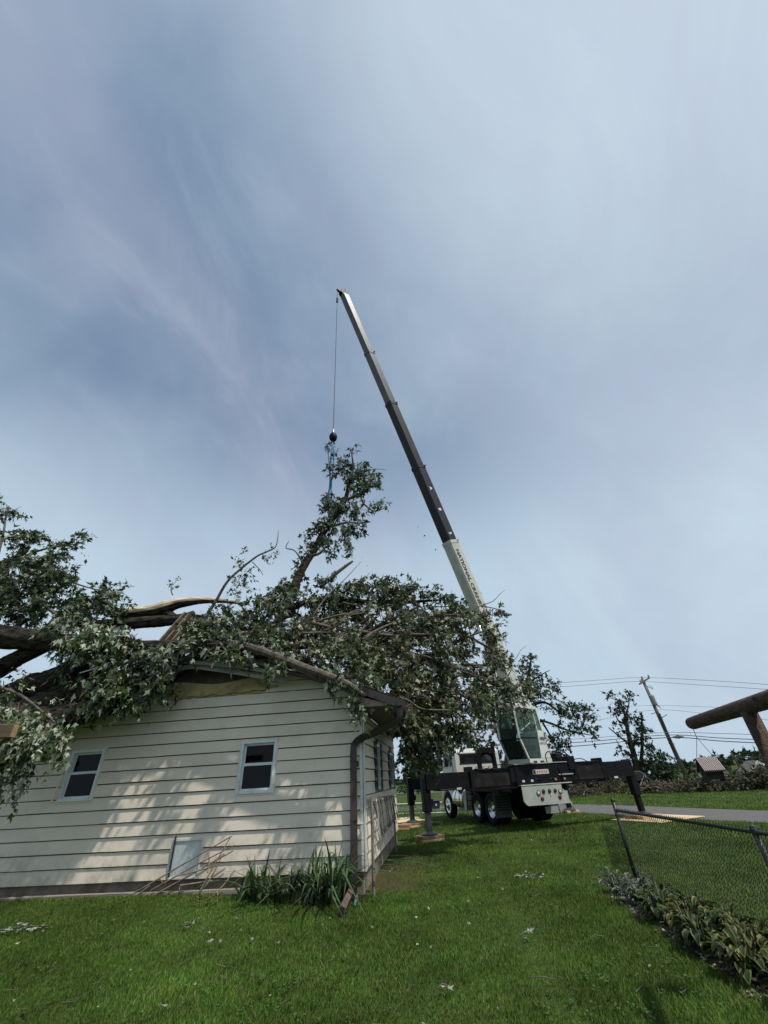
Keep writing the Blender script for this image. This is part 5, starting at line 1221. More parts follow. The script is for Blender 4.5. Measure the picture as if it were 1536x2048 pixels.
def text(body, size, origin, xdir, ndir, m, parent, name='lettering', bold=.0, ext=.002):
    c = bpy.data.curves.new(name, 'FONT'); c.body = body; c.size = size; c.extrude = ext; c.offset = bold; c.resolution_u = 3
    o0 = bpy.data.objects.new('tmp', c); col.objects.link(o0)
    dg = bpy.context.evaluated_depsgraph_get(); dg.update()
    me = bpy.data.meshes.new_from_object(o0.evaluated_get(dg)); bpy.data.objects.remove(o0); bpy.data.curves.remove(c)
    x = norm(xdir); n = norm(ndir - x * np.dot(ndir, x)); y = np.cross(n, x)
    A = np.stack([x, y, n], 1)
    V = np.array([v.co[:] for v in me.vertices]) @ A.T + np.asarray(origin)
    V = tolocal(V, parent)
    me.vertices.foreach_set('co', V.astype(np.float32).ravel()); me.update()
    me.materials.clear(); return link(name, me, m, parent)
text('1400A', .135, SC(-.12, CL1 + .026, 2.52), -h_, lft, M_ink, opcab, bold=.004)
text('NATIONAL CRANE', .05, SC(-.08, CL1 + .026, 2.40), -h_, lft, M_ink, opcab, bold=.001)
# boom: five telescoping sections
secs = [(-.9, 8.75, .52, .68, M_cream), (8.4, 12.95, .475, .61, M_boomdark), (12.6, 17.0, .435, .555, M_boomdark), (16.6, 20.65, .40, .505, M_steel), (20.3, BL, .365, .46, M_steel)]
def sect(s0, s1, w, h, m, name, parent, b0=0.0):
    P = []
    for s_ in (s0, s1):
        for a, b in ((-1, .92), (-.9, 1), (.9, 1), (1, .92), (1, -.80), (.72, -1), (-.72, -1), (-1, -.80)):
            P.append(BB + bd * s_ + lft * a * w / 2 + bn_ * (b * h / 2 + b0))
    F = [(i, (i + 1) % 8, (i + 1) % 8 + 8, i + 8) for i in range(8)] + [tuple(range(7, -1, -1)), tuple(range(8, 16))]
    return MB().add(P, F).build(name, m, parent)
for i, (s0, s1, w, h, m) in enumerate(secs):
    o = sect(s0, s1, w, h, m, 'boom_section', crane)
    o['label'] = ['cream base boom section with black lettering', 'second boom section, dark with white figures', 'third boom section, dark', 'fourth boom section, grey steel', 'slim grey tip boom section'][i]
    if i < 4:
        sect(s1 - .12, s1 + .04, w + .035, h + .035, m, 'section_collar', o)
        for sg in (-1, 1):
            MB().bar(BB + bd * (s1 - .02) + lft * sg * (w / 2 + .01) + bn_ * h * .35, BB + bd * (s1 - .02) + lft * sg * (w / 2 + .09) + bn_ * h * .42, .05, .05).build('wear_pad_lug', m, o)
    if i == 0:
        text('NATIONAL CRANE', .315, BB + bd * 8.3 + lft * (w / 2 + .006) - bn_ * .17, -bd, lft, M_ink, o, bold=.012)
        text('A', .12, BB + bd * 4.95 + lft * (w / 2 + .006) - bn_ * .0, -bd, lft, M_ink, o, bold=.004)
        for s_ in (2.2, 3.9, 5.4, 6.8): MB().bar(BB + bd * s_ + lft * (w / 2 + .003) - bn_ * .02, BB + bd * s_ + lft * (w / 2 + .003) + bn_ * h * .44, .006, .012, up=tuple(bd)).build('panel_seam', M_greyplate, o)
        for s_ in (6.0, 3.0, 4.4): MB().tube([BB + bd * s_ + bn_ * h * .48 + lft * .2, BB + bd * s_ + bn_ * (h * .5 + .08) + lft * .2, BB + bd * (s_ + .12) + bn_ * (h * .5 + .10) + lft * .2], .018, 5).build('rope_guide', m, o)
    if i == 1:
        for ch, s_ in (('5', 9.05), ('B', 10.35), ('A', 11.55)): text(ch, .26, BB + bd * (s_ + .15) + lft * (w / 2 + .006) - bn_ * .10, -bd, lft, M_paintw, o, bold=.01)
# lift cylinder under the boom
ca, cb2 = S(.35, -.02, 1.9), BB + bd * 5.2 - bn_ * .36
mid = ca + (cb2 - ca) * .55
MB().cyl(ca, mid, .13, 14).build('lift_cylinder', M_cream, crane, smooth=True); MB().cyl(mid, cb2, .075, 12).build('cylinder_rod', M_chrome, crane, smooth=True)
# boom head with sheaves
hd = MB(); w = .30
for sg in (-1, 1):
    o_ = BT + lft * sg * w * .42
    hd.prism([o_ - bd * .25 - bn_ * .18, o_ + bd * .10 - bn_ * .32, o_ + bd * .34 - bn_ * .20, o_ + bd * .30 + bn_ * .10, o_ + bd * .62 + bn_ * .16, o_ + bd * .20 + bn_ * .30, o_ - bd * .25 + bn_ * .18], lft, .03)
head = hd.build('boom_head', M_black, crane)
SH = at(675, 586, Y=12.32)
ROPE = np.array([SH[0], 12.30])
hd2 = MB(); hd2.bar(BT + bd * .15 - bn_ * .1, (ROPE[0], ROPE[1], BT[2] + .18), .14, .16); hd2.build('head_extension', M_black, head)
MB().lathe([(.06, -.05), (.19, -.05), (.16, 0), (.19, .05), (.06, .05)], (ROPE[0] + h_[0] * -.14, ROPE[1] + h_[1] * -.14, BT[2] + .22), tuple(lft), 16).build('sheave', M_black, head)
MB().lathe([(.05, -.05), (.16, -.05), (.13, 0), (.16, .05), (.05, .05)], tuple(BT + bd * .15 + bn_ * .18), tuple(lft), 16).build('sheave', M_black, head)
zb = at(670, 874, Y=ROPE[1]); zs = at(672, 600, Y=ROPE[1])
MB().tube([(ROPE[0], ROPE[1], BT[2] + .2), (ROPE[0], ROPE[1], zb[2] + .3)], .016, 6).build('hoist_rope', M_wire, crane)
MB().tube([(ROPE[0], ROPE[1], zs[2] + .15), (ROPE[0], ROPE[1], zs[2] - .25)], .06, 8).build('anti_two_block_weight', M_black, crane)
bl = MB(); bl.lathe([(.0, .24), (.06, .22), (.13, .17), (.165, .08), (.175, 0), (.165, -.08), (.13, -.17), (.06, -.22), (0, -.24)], (ROPE[0], ROPE[1], zb[2]), (0, 0, 1), 18)
ball = bl.build('hook_ball', M_black, crane, smooth=True)
MB().lathe([(.03, .2), (.05, .26), (.035, .42), (.02, .5)], (ROPE[0], ROPE[1], zb[2]), (0, 0, 1), 10).build('rope_socket', M_red, ball)
hk = [(ROPE[0] + .09 * math.sin(t), ROPE[1], zb[2] - .34 - .09 * (math.cos(t))) for t in np.linspace(-2.6, 2.0, 10)]
MB().tube([(ROPE[0], ROPE[1], zb[2] - .22)] + hk, .022, 6).build('hook', M_steel, ball)
sl = thing('lifting_sling', 'bright blue lifting sling between the hook ball and the hoisted limb', 'sling', (ROPE[0], ROPE[1], zb[2] - 3))
knot = at(660, 1000, Y=12.3)
for k in (-1, 1):
    a = np.array([ROPE[0] + .02 * k, ROPE[1], zb[2] - .40]); b = knot + (.05 * k, .0, 0)
    P, r = smoothpath([a, a * .6 + b * .4 + (.04 * k, 0, 0), a * .3 + b * .7 - (.02 * k, 0, 0), b, at(657, 1035, Y=12.3)], [.028] * 5, 4)
    MB().tube(P, r, 6).build('strap', M_blue, sl, smooth=True)

# cribbing and mats under the outrigger feet
def local(x, y, z=0): return tuple(TF @ Vector((x, y, z)))
def pad(label, x, y, layers, sz=(.75, .55), top=.15):
    L = local(x, y); t = thing('outrigger_pad', label, 'pad', L, TH + random.uniform(-.15, .15), 'timber pads under the outriggers')
    h = top / layers
    for k in range(layers):
        nb = 3
        for i in range(nb):
            MB(WORLD[t]).box((0, (i - 1) * sz[1] / nb, h * (k + .5)), (sz[0], sz[1] / nb - .012, h - .008)).build('timber', M_crib if (i + k) % 3 else M_lumber, t, bevel=.006)
    return t
pad('stacked timber pad under the outrigger leg nearest the house wall', -4.30, .22, 2)
pad('timber pad under the front outrigger leg behind the near one', -3.36, 4.55, 2)
pad('timber pad standing on the plywood under the right outrigger leg', 3.74, .22, 1, (.95, .75), .14)
pad('small timber pad under the far outrigger leg beside the mud flap', 3.93, 4.55, 1, (.6, .45), .10)
def sheet(label, cx, cy, a, b, rz, z, group='plywood ground mats'):
    o = MB().box((cx, cy, z), (a, b, .018), np.array(Matrix.Rotation(rz, 3, 'Z'))).build('plywood_sheet', M_ply); return tag(o, label, 'plywood', group)
q = local(3.74, .22)
sheet('large plywood sheet under the right outrigger foot behind the fence', q[0] + .35, q[1] - .15, 2.35, 1.9, rad(32), .03)
for i, (a, b) in enumerate([((815, 1640), .016), ((822, 1647), .05)]):
    c = at(*a, Z=0); sheet(['pale plywood sheet in the grass beyond the house corner', 'second plywood sheet overlapping the far one past the house corner'][i], c[0] - .5, c[1] + .6, 2.0, 1.1, rad(10 + 20 * i), b)
pl = at(802, 1660, Z=0)
stk = thing('lumber_pile', 'little pile of timber offcuts at the far house corner', 'lumber', (pl[0], pl[1], 0))
for i in range(6): MB().box((pl[0] + random.uniform(-.1, .1), pl[1] + random.uniform(-.15, .15), .04 + .05 * (i // 2)), (.75, .10, .05), np.array(Matrix.Rotation(random.uniform(-.3, .3), 3, 'Z'))).build('plank', M_lumber if i % 2 else M_crib, stk)

# ================================================================== FENCE AND BORDER
fe = thing('chain_link_fence', 'dark chain-link fence with a top rail beside the hosta bed', 'fence', (3.1, 7, 0))
FA, FB = np.array([3.04, 9.21, 0]), np.array([3.30, 5.0, 0]); fdir = norm(FB - FA); FH = .95
MB().tube([FA, FA + (0, 0, 1.08)], .032, 10).build('post', M_fencepost, fe, smooth=True)
MB().lathe([(.036, 0), (.038, .025), (.025, .05), (0, .06)], FA + (0, 0, 1.075), (0, 0, 1), 10).build('post_cap', M_fencepost, fe)
P2 = FA + fdir * 3.42
MB().tube([P2, P2 + (0, 0, .97)], .026, 10).build('post', M_fencepost, fe, smooth=True)
MB().lathe([(.034, -.05), (.038, 0), (.03, .03), (0, .05)], P2 + (0, 0, .97), (0, 0, 1), 10).build('post_cap', M_fencepost, fe)
P3 = FA + fdir * 4.22
MB().tube([FA + (0, 0, FH), P3 + (0, 0, FH)], .021, 10).build('top_rail', M_fencepost, fe, smooth=True)
for zz in (.88, .55, .2): MB().lathe([(.034, -.012), (.040, -.012), (.040, .012), (.034, .012)], FA + (0, 0, zz), (0, 0, 1), 10).build('tension_band', M_fencepost, fe)
def chainlink(A, d, length, height, z0, pitch=.058, r=.0027):
    n = np.array([-d[1], d[0], 0]); V = []; F = []; b = 0
    rows = int(height / (pitch / 2)); strands = int(length / pitch)
    def seg(p, q, r):
        nonlocal b
        t = norm(q - p); a = norm(np.cross(t, n)); c = np.cross(t, a)
        for o in (p, q):
            for k in range(3):
                an = 2 * math.pi * k / 3; V.append(o + (a * math.cos(an) + c * math.sin(an)) * r)
        for k in range(3): F.append((b + k, b + (k + 1) % 3, b + 3 + (k + 1) % 3, b + 3 + k))
        b += 6
    for s_ in range(strands):
        for side in (0, 1):
            pts = []
            for i in range(rows + 1):
                x = s_ * pitch + (pitch / 2 if (i % 2) ^ side else 0)
                pts.append(A + d * x + n * (.003 if side else -.003) + np.array([0, 0, z0 + i * pitch / 2]))
            for i in range(rows): seg(pts[i], pts[i + 1], r)
        # twisted knuckle above the rail
        x = s_ * pitch; p = A + d * x + np.array([0, 0, z0 + rows * pitch / 2]); seg(p, p + d * .012 + (0, 0, .028), r * 1.3); seg(p + d * .012 + (0, 0, .028), p + d * .024 + (0, 0, .012), r * 1.3)
    return MB().add(V, F)
chainlink(FA, fdir, 4.2, .95, .03).build('wire_mesh', M_fence, fe)
# slumped mesh running on past the end post
nb_ = chainlink(FA + (0, .03, 0), norm([.02, 1, 0]), 1.2, .62, .02); nb_.build('loose_mesh', M_fence, fe)
bedm = MB(); bedm.add([(2.36, 8.75, .006), (2.30, 7.4, .006), (2.36, 6.0, .006), (2.42, 4.4, .006), (3.0, 4.4, .006), (3.0, 8.75, .006)], [(0, 1, 2, 3, 4, 5)])
tag(bedm.build('flower_bed', M_soil), 'dark soil strip under the hostas along the fence', kind='structure')
# hostas
def hosta_mat(name, mid, edge, width):
    m = bpy.data.materials.new(name); m.use_nodes = True; nt = m.node_tree; L = nt.links.new
    b = nt.nodes['Principled BSDF']; b.inputs['Roughness'].default_value = .5; b.inputs['Specular IOR Level'].default_value = .2
    u = nt.nodes.new('ShaderNodeUVMap'); sx = nt.nodes.new('ShaderNodeSeparateXYZ'); L(u.outputs[0], sx.inputs[0])
    tcn = nt.nodes.new('ShaderNodeTexCoord'); n = nt.nodes.new('ShaderNodeTexNoise'); L(tcn.outputs['Object'], n.inputs['Vector']); n.inputs['Scale'].default_value = 14
    ad = nt.nodes.new('ShaderNodeMath'); ad.operation = 'MULTIPLY_ADD'; L(n.outputs['Fac'], ad.inputs[0]); ad.inputs[1].default_value = .5; L(sx.outputs[0], ad.inputs[2])
    r = nt.nodes.new('ShaderNodeMapRange'); L(ad.outputs[0], r.inputs[0]); r.inputs[1].default_value = 1.0 - width; r.inputs[2].default_value = 1.06 - width
    mm = nt.nodes.new('ShaderNodeMix'); mm.data_type = 'RGBA'; L(r.outputs[0], mm.inputs[0]); mm.inputs[6].default_value = mid + (1,); mm.inputs[7].default_value = edge + (1,)
    g_ = nt.nodes.new('ShaderNodeNewGeometry'); hsv = nt.nodes.new('ShaderNodeHueSaturation'); L(mm.outputs[2], hsv.inputs['Color'])
    r2 = nt.nodes.new('ShaderNodeMapRange'); L(g_.outputs['Random Per Island'], r2.inputs[0]); r2.inputs[3].default_value = .45; r2.inputs[4].default_value = 1.5; L(r2.outputs[0], hsv.inputs['Value'])
    L(hsv.outputs[0], b.inputs['Base Color'])
    tr_ = nt.nodes.new('ShaderNodeBsdfTranslucent'); L(hsv.outputs[0], tr_.inputs['Color']); ms = nt.nodes.new('ShaderNodeMixShader'); ms.inputs[0].default_value = .18
    L(b.outputs[0], ms.inputs[1]); L(tr_.outputs[0], ms.inputs[2]); L(ms.outputs[0], nt.nodes['Material Output'].inputs['Surface'])
    return m
H_green = hosta_mat('hosta_green', (0.018, 0.040, 0.012), (0.10, 0.11, 0.040), .12)
H_yel = hosta_mat('hosta_yellow_edge', (0.020, 0.042, 0.011), (0.135, 0.130, 0.038), .17)
H_white = hosta_mat('hosta_white_edge', (0.026, 0.044, 0.022), (0.20, 0.215, 0.165), .30)
def hosta_mesh(name, n, lmin, lmax, wf, up):
    V = []; F = []; UV = []; b = 0
    for i in range(n):
        a = 2 * math.pi * (i * .382 + random.uniform(-.05, .05)); t0 = random.random()
        l = random.uniform(lmin, lmax); w = l * wf * random.uniform(.85, 1.15); el = rad(random.uniform(25, 70) * up)
        d = np.array([math.cos(a), math.sin(a), 0]); s_ = np.array([-math.sin(a), math.cos(a), 0])
        st_ = random.uniform(.04, .22); p = d * .03 + np.array([0, 0, .02])
        base = p + (d * math.cos(el) + np.array([0, 0, math.sin(el)])) * st_
        NU = 6
        rows = [p, base]
        # stalk as a thin strip
        V += [p - s_ * .004, p + s_ * .004, base + s_ * .004, base - s_ * .004]; UV += [0.2] * 4; F.append((b, b + 1, b + 2, b + 3)); b += 4
        e2 = el; q = base.copy()
        roll = random.uniform(-.5, .5)
        for k in range(NU + 1):
            tt = k / NU; ww = w * (math.sin(math.pi * min(1, tt * .93 + .07)) ** .75) * (1 - tt ** 6)
            nrm = np.cross(s_, d * math.cos(e2) + np.array([0, 0, math.sin(e2)])); nrm = -nrm if nrm[2] < 0 else nrm
            sd = s_ * math.cos(roll) + nrm * math.sin(roll)
            for j, (x, h) in enumerate(((-1, .16), (-.5, .02), (0, -.06), (.5, .02), (1, .16))):
                V.append(q + sd * x * ww / 2 + nrm * h * ww / 2 + np.array([0, 0, .004 * math.sin(9 * tt + x * 3)])); UV.append(max(abs(x), .0 if tt < .9 else .95))
            q = q + (d * math.cos(e2) + np.array([0, 0, math.sin(e2)])) * l / NU; e2 -= rad(random.uniform(8, 34))
        for k in range(NU):
            for j in range(4): F.append((b + 5 * k + j, b + 5 * k + j + 1, b + 5 * k + j + 6, b + 5 * k + j + 5))
        b += 5 * (NU + 1)
    me = bpy.data.meshes.new(name); 
    V = np.array(V); V[:, 2] = np.maximum(V[:, 2], .012)
    me.from_pydata([tuple(v) for v in V], [], F)
    uv = me.uv_layers.new(name='UVMap'); ui = np.array(UV)
    li = np.zeros(len(me.loops), np.int32); me.loops.foreach_get('vertex_index', li)
    uv.data.foreach_set('uv', np.stack([ui[li], np.zeros(len(li))], 1).astype(np.float32).ravel())
    for p in me.polygons: p.use_smooth = True
    me.update(); return me
hm = [hosta_mesh('hosta_leaves', 120, .08, .16, .46, 1.0), hosta_mesh('hosta_leaves', 140, .07, .145, .38, 1.05), hosta_mesh('hosta_leaves', 140, .07, .15, .24, 1.2)]
hpos = [(2.52, 8.55, 2, H_white, 1.0, 'white-edged narrow hosta at the far end of the bed'), (2.74, 8.25, 2, H_white, 1.05, 'second white-edged hosta, against the fence end post'), (2.55, 7.92, 2, H_white, 1.0, 'white-edged hosta where the bed edge bends'),
        (2.68, 7.45, 1, H_green, 1.15, 'dark green hosta next to the white-edged ones'), (2.50, 7.1, 0, H_green, 1.1, 'dark green hosta spilling over the lawn edge mid-bed'), (2.82, 6.95, 1, H_green, 1.05, 'dark hosta with a browned leaf behind the mid-bed clump'),
        (2.62, 6.55, 1, H_yel, 1.15, 'yellow-edged hosta beginning the bright group'), (2.85, 6.3, 1, H_yel, 1.1, 'yellow-edged hosta tight against the mesh'), (2.52, 6.1, 0, H_green, 1.2, 'broad-leaved green hosta at the front of the bed'),
        (2.80, 5.75, 1, H_yel, 1.2, 'brightest yellow-edged hosta near the frame edge'), (2.55, 5.45, 0, H_yel, 1.2, 'large pale-edged hosta at the lower right corner'), (2.88, 5.25, 1, H_yel, 1.1, 'yellow-edged hosta cut by the right frame edge'), (2.62, 4.85, 0, H_green, 1.1, 'nearest broad-leaved hosta at the bottom right')]
for (x, y, k, m, s_, lab) in hpos:
    t = thing('hosta', lab, 'plant', (x, y, 0), random.uniform(0, 6.28), 'hostas along the fence'); t.scale = (s_, s_, s_)
    me = hm[k].copy(); me.materials.clear(); me.materials.append(m)
    o = bpy.data.objects.new('leaves', me); col.objects.link(o); o.parent = t; WORLD[o] = WORLD[t]
sx_, sy_ = [], []
peb = MB()
for i in range(150):
    y = random.uniform(4.5, 8.7); x = 2.36 + random.gauss(0, .05) + (.03 if y < 6 else 0); r = random.uniform(.008, .026)
    a = random.uniform(0, 3); pts = []
    V = [(x + r * random.uniform(.7, 1.2) * dx_, y + r * random.uniform(.7, 1.2) * dy_, max(.004, r * .5 + r * .6 * dz_)) for dx_, dy_, dz_ in ((1, 0, 0), (0, 1, 0), (-1, 0, 0), (0, -1, 0), (0, 0, 1), (0, 0, -1))]
    peb.add(V, [(0, 1, 4), (1, 2, 4), (2, 3, 4), (3, 0, 4), (1, 0, 5), (2, 1, 5), (3, 2, 5), (0, 3, 5)])
tag(peb.build('pebbles', M_stone), 'small pale pebbles along the hosta bed edge', 'pebbles', kind='stuff')

# ================================================================== LOG T-POST WITH HANGING FEEDER
be = at(1383, 1447, Y=4.8); pt = at(1492, 1413, Z=be[2]); bdir = norm(pt - be)
tp = thing('log_post', 'round brown log post with a cross-arm, at the right edge of the picture', 'post', (pt[0], pt[1], 0))
P, r = smoothpath([be, be + bdir * .02, be + bdir * .3, pt, pt + bdir * .9], [.045, .053, .053, .052, .052], 4)
MB().tube(P, r, 18, jitter=.012).build('cross_arm', M_log, tp, smooth=True)
MB().tube([(pt[0], pt[1], -.02), (pt[0], pt[1], .9), (pt[0], pt[1], be[2] - .03)], [.058, .054, .051], 18, jitter=.01).build('upright', M_log, tp, smooth=True)
MB().tube([be - bdir * .005 + np.array((.017 * math.cos(t), 0, .017 * math.sin(t))) - bdir * .02 for t in np.linspace(0, 6.28, 12)], .004, 6).build('eye_bolt', M_steel, tp)
MB().lathe([(.0, .004), (.012, .003), (.018, 0)], pt + bdir * .32 + np.array((-.068, 0, .01)), (-1, 0, 0), 10).build('knot', M_feed, tp)
fc = be - bdir * .02; fx, fy = fc[0], fc[1]
fd = thing('bird_feeder', 'small house-shaped bird feeder with a ribbed metal roof hanging from the log arm', 'bird feeder', (fx, fy, 1.45))
RA = rad(-8); FSC = .76
FFm = Matrix.Translation(Vector((fx, fy, 0))) @ Matrix.Rotation(RA, 4, 'Z') @ Matrix.Diagonal((FSC, FSC, 1, 1))
def FM(): return MB(FFm)
zr = at(1405, 1518, Y=4.8)[2]; ze = zr - .105
for s_ in (-1, 1):
    mb = FM(); mb.prism([(-.115, 0, zr), (.115, 0, zr), (.115, s_ * .125, ze), (-.115, s_ * .125, ze)], (0, s_ * .3, 1), .006); rp_ = mb.build('roof_panel', M_ribroof, fd)
    for i in range(12):
        x = -.108 + i * .0197
        mb = FM(); mb.bar((x, s_ * .002, zr + .010), (x, s_ * .127, ze + .010), .0095, .012); mb.build('rib', M_ribpale, rp_)
for s_ in (-1, 1):
    mb = FM(); mb.prism([(s_ * .085, -.075, ze - .075), (s_ * .085, .075, ze - .075), (s_ * .085, .085, ze + .03), (s_ * .085, 0, zr - .01), (s_ * .085, -.085, ze + .03)], (s_, 0, 0), .012); mb.build('end_wall', M_feed, fd)
for s_ in (-1, 1): FM().bb(-.085, .085, s_ * .06 - .003, s_ * .06 + .003, ze - .06, ze + .04).build('front_panel', M_feed, fd)
FM().bb(-.105, .105, -.11, .11, ze - .085, ze - .073).build('tray', M_feed, fd)
jn = np.array([fx, fy, at(1387, 1475, Y=4.8)[2]])
MB().tube([fc - (0, 0, .015), jn], .003, 5).build('cord', M_wire, fd)
for x in (-.10, .10):
    e_ = np.array(FFm @ Vector((x, 0, zr + .005))); MB().tube([jn, e_], .0025, 5).build('cord', M_wire, fd)
# beam with a sawn end at the left edge
lb = at(29, 1462, Y=5.0)
lp = thing('timber_post', 'timber beam with a sawn end poking in at the left edge', 'post', (lb[0] - 1.3, lb[1] - .35, 0))
MB().bar(lb, lb + np.array((-1.7, -.45, .0)), .11, .15).build('beam', mat('treated_timber', (.115, .085, .042), .8, (.065, .05, .028), 4, stretch=(.6, 6, 6), bump=.3), lp, bevel=.008)
dlb = norm([1.7, .45, 0])
MB().bar(lb, lb + dlb * .006, .092, .132).build('sawn_end', mat('end_grain', (.36, .24, .12), .8, (.24, .155, .08), 14), lp)
MB().bar((lb[0] - 1.3, lb[1] - .35, 0), (lb[0] - 1.3, lb[1] - .35, lb[2] - .076), .12, .12).build('upright', M_weath, lp)

# ================================================================== POWER LINES
YP = 46.0
pb = at(1376, 1562, Y=YP); ptp = at(1284, 1357, Y=YP)
pole = thing('utility_pole', 'tall leaning wooden utility pole with a crossarm and transformer', 'utility pole', (pb[0], pb[1], 0))
pbase = pb - (ptp - pb) * (pb[2] / (ptp[2] - pb[2]))
MB().tube([pbase, (pbase + ptp) / 2, ptp], [.20, .17, .13], 10).build('pole', M_polew, pole, smooth=True)
pd = norm(ptp - pbase)
xa = at(1281, 1367, Y=YP - .15); xb = at(1298, 1356, Y=YP - .15)
MB().bar(xa + (xa - xb) * .15, xb + (xb - xa) * .05, .12, .14).build('crossarm', M_polew, pole)
for q in (at(1281, 1362, Y=YP - .15), at(1297, 1352, Y=YP - .15), at(1284, 1355, Y=YP)): MB().lathe([(.07, -.12), (.09, 0), (.05, .12), (0, .16)], q, (0, 0, 1), 8).build('insulator', M_xfmr, pole)
tq = at(1306, 1400, Y=YP - .35); MB().lathe([(0, -.45), (.22, -.45), (.24, -.4), (.24, .38), (.18, .46), (0, .48)], tq, tuple(pd), 14).build('transformer', M_xfmr, pole, smooth=False)
for a in ((1300, 1374), (1313, 1408), (1316, 1412)):
    c = at(*a, Y=YP - .4); MB().tube([c + rng.normal(0, .12, 3) for _ in range(6)], .025, 4).build('jumper_wire', M_pcable, pole)
for a, b in (((1302, 1428), (1316, 1424)), ((1322, 1437), (1334, 1429)), ((1337, 1487), (1350, 1488))): MB().bar(at(*a, Y=YP - .2), at(*b, Y=YP - .2), .05, .05).build('bracket', M_poled, pole)
sp0 = at(1372, 1555, Y=YP - .5); sp1 = at(1318, 1427, Y=YP - .5)
tag(MB().tube([at(1350, 1505, Y=YP - .5) , (at(1350, 1505, Y=YP - .5) + sp1) / 2, sp1], [.15, .13, .11], 8).build('broken_pole_stub', M_poled), 'dark broken pole length strapped alongside the tall utility pole', 'pole')
def wire(pts, label, r=.022, m=None):
    P, rr = smoothpath(pts, [r] * len(pts), 6); return tag(MB().tube(P, rr, 4, cap=False).build('power_line', m or M_pcable), label, 'power line', 'lines strung on the utility pole')
M_thin = mat('grey_wire', (.16, .18, .20), .5)
def wpts(l, Yl=42, Yr=38): return [at(x, y, Y=Yl + (YP - Yl) * (x - 1060) / (1284 - 1060) if x < 1290 else YP - (YP - Yr) * (x - 1290) / 300) for x, y in l]
wire(wpts([(1010, 1372), (1110, 1366), (1200, 1360), (1283, 1355), (1400, 1360), (1536, 1369), (1640, 1379)]), 'topmost power line over the crossarm', .018, M_thin)
wire(wpts([(1010, 1380), (1130, 1373), (1210, 1367), (1282, 1363), (1400, 1370), (1536, 1379), (1640, 1390)]), 'second power line, just under the crossarm line', .018, M_thin)
wire(wpts([(1010, 1422), (1180, 1417), (1300, 1411), (1420, 1414), (1536, 1418), (1640, 1424)]), 'faint thin line crossing behind the transformer', .012, M_thin)
wire(wpts([(1010, 1458), (1190, 1441), (1307, 1420), (1420, 1428), (1536, 1440), (1640, 1452)]), 'line sagging from below the transformer', .014, M_thin)
wire(wpts([(1010, 1486), (1180, 1476), (1330, 1465), (1440, 1467), (1536, 1470), (1640, 1474)]), 'upper of the three low cables on the pole', .020, M_thin)
wire(wpts([(1010, 1494), (1180, 1483), (1334, 1470), (1440, 1476), (1536, 1480), (1640, 1486)]), 'middle of the three low cables on the pole', .028)
wire(wpts([(1010, 1502), (1180, 1490), (1338, 1475), (1440, 1482), (1536, 1487), (1640, 1494)]), 'lowest cable on the pole', .032)
c0 = at(1356, 1474, Y=YP - .6); tag(MB().tube([c0 - (.5, 0, 0), c0, c0 + (.5, 0, -.02)], [.05, .14, .05], 8).build('cable_splice_box', M_pcable), 'black splice box hanging on the low cables', 'cable box')

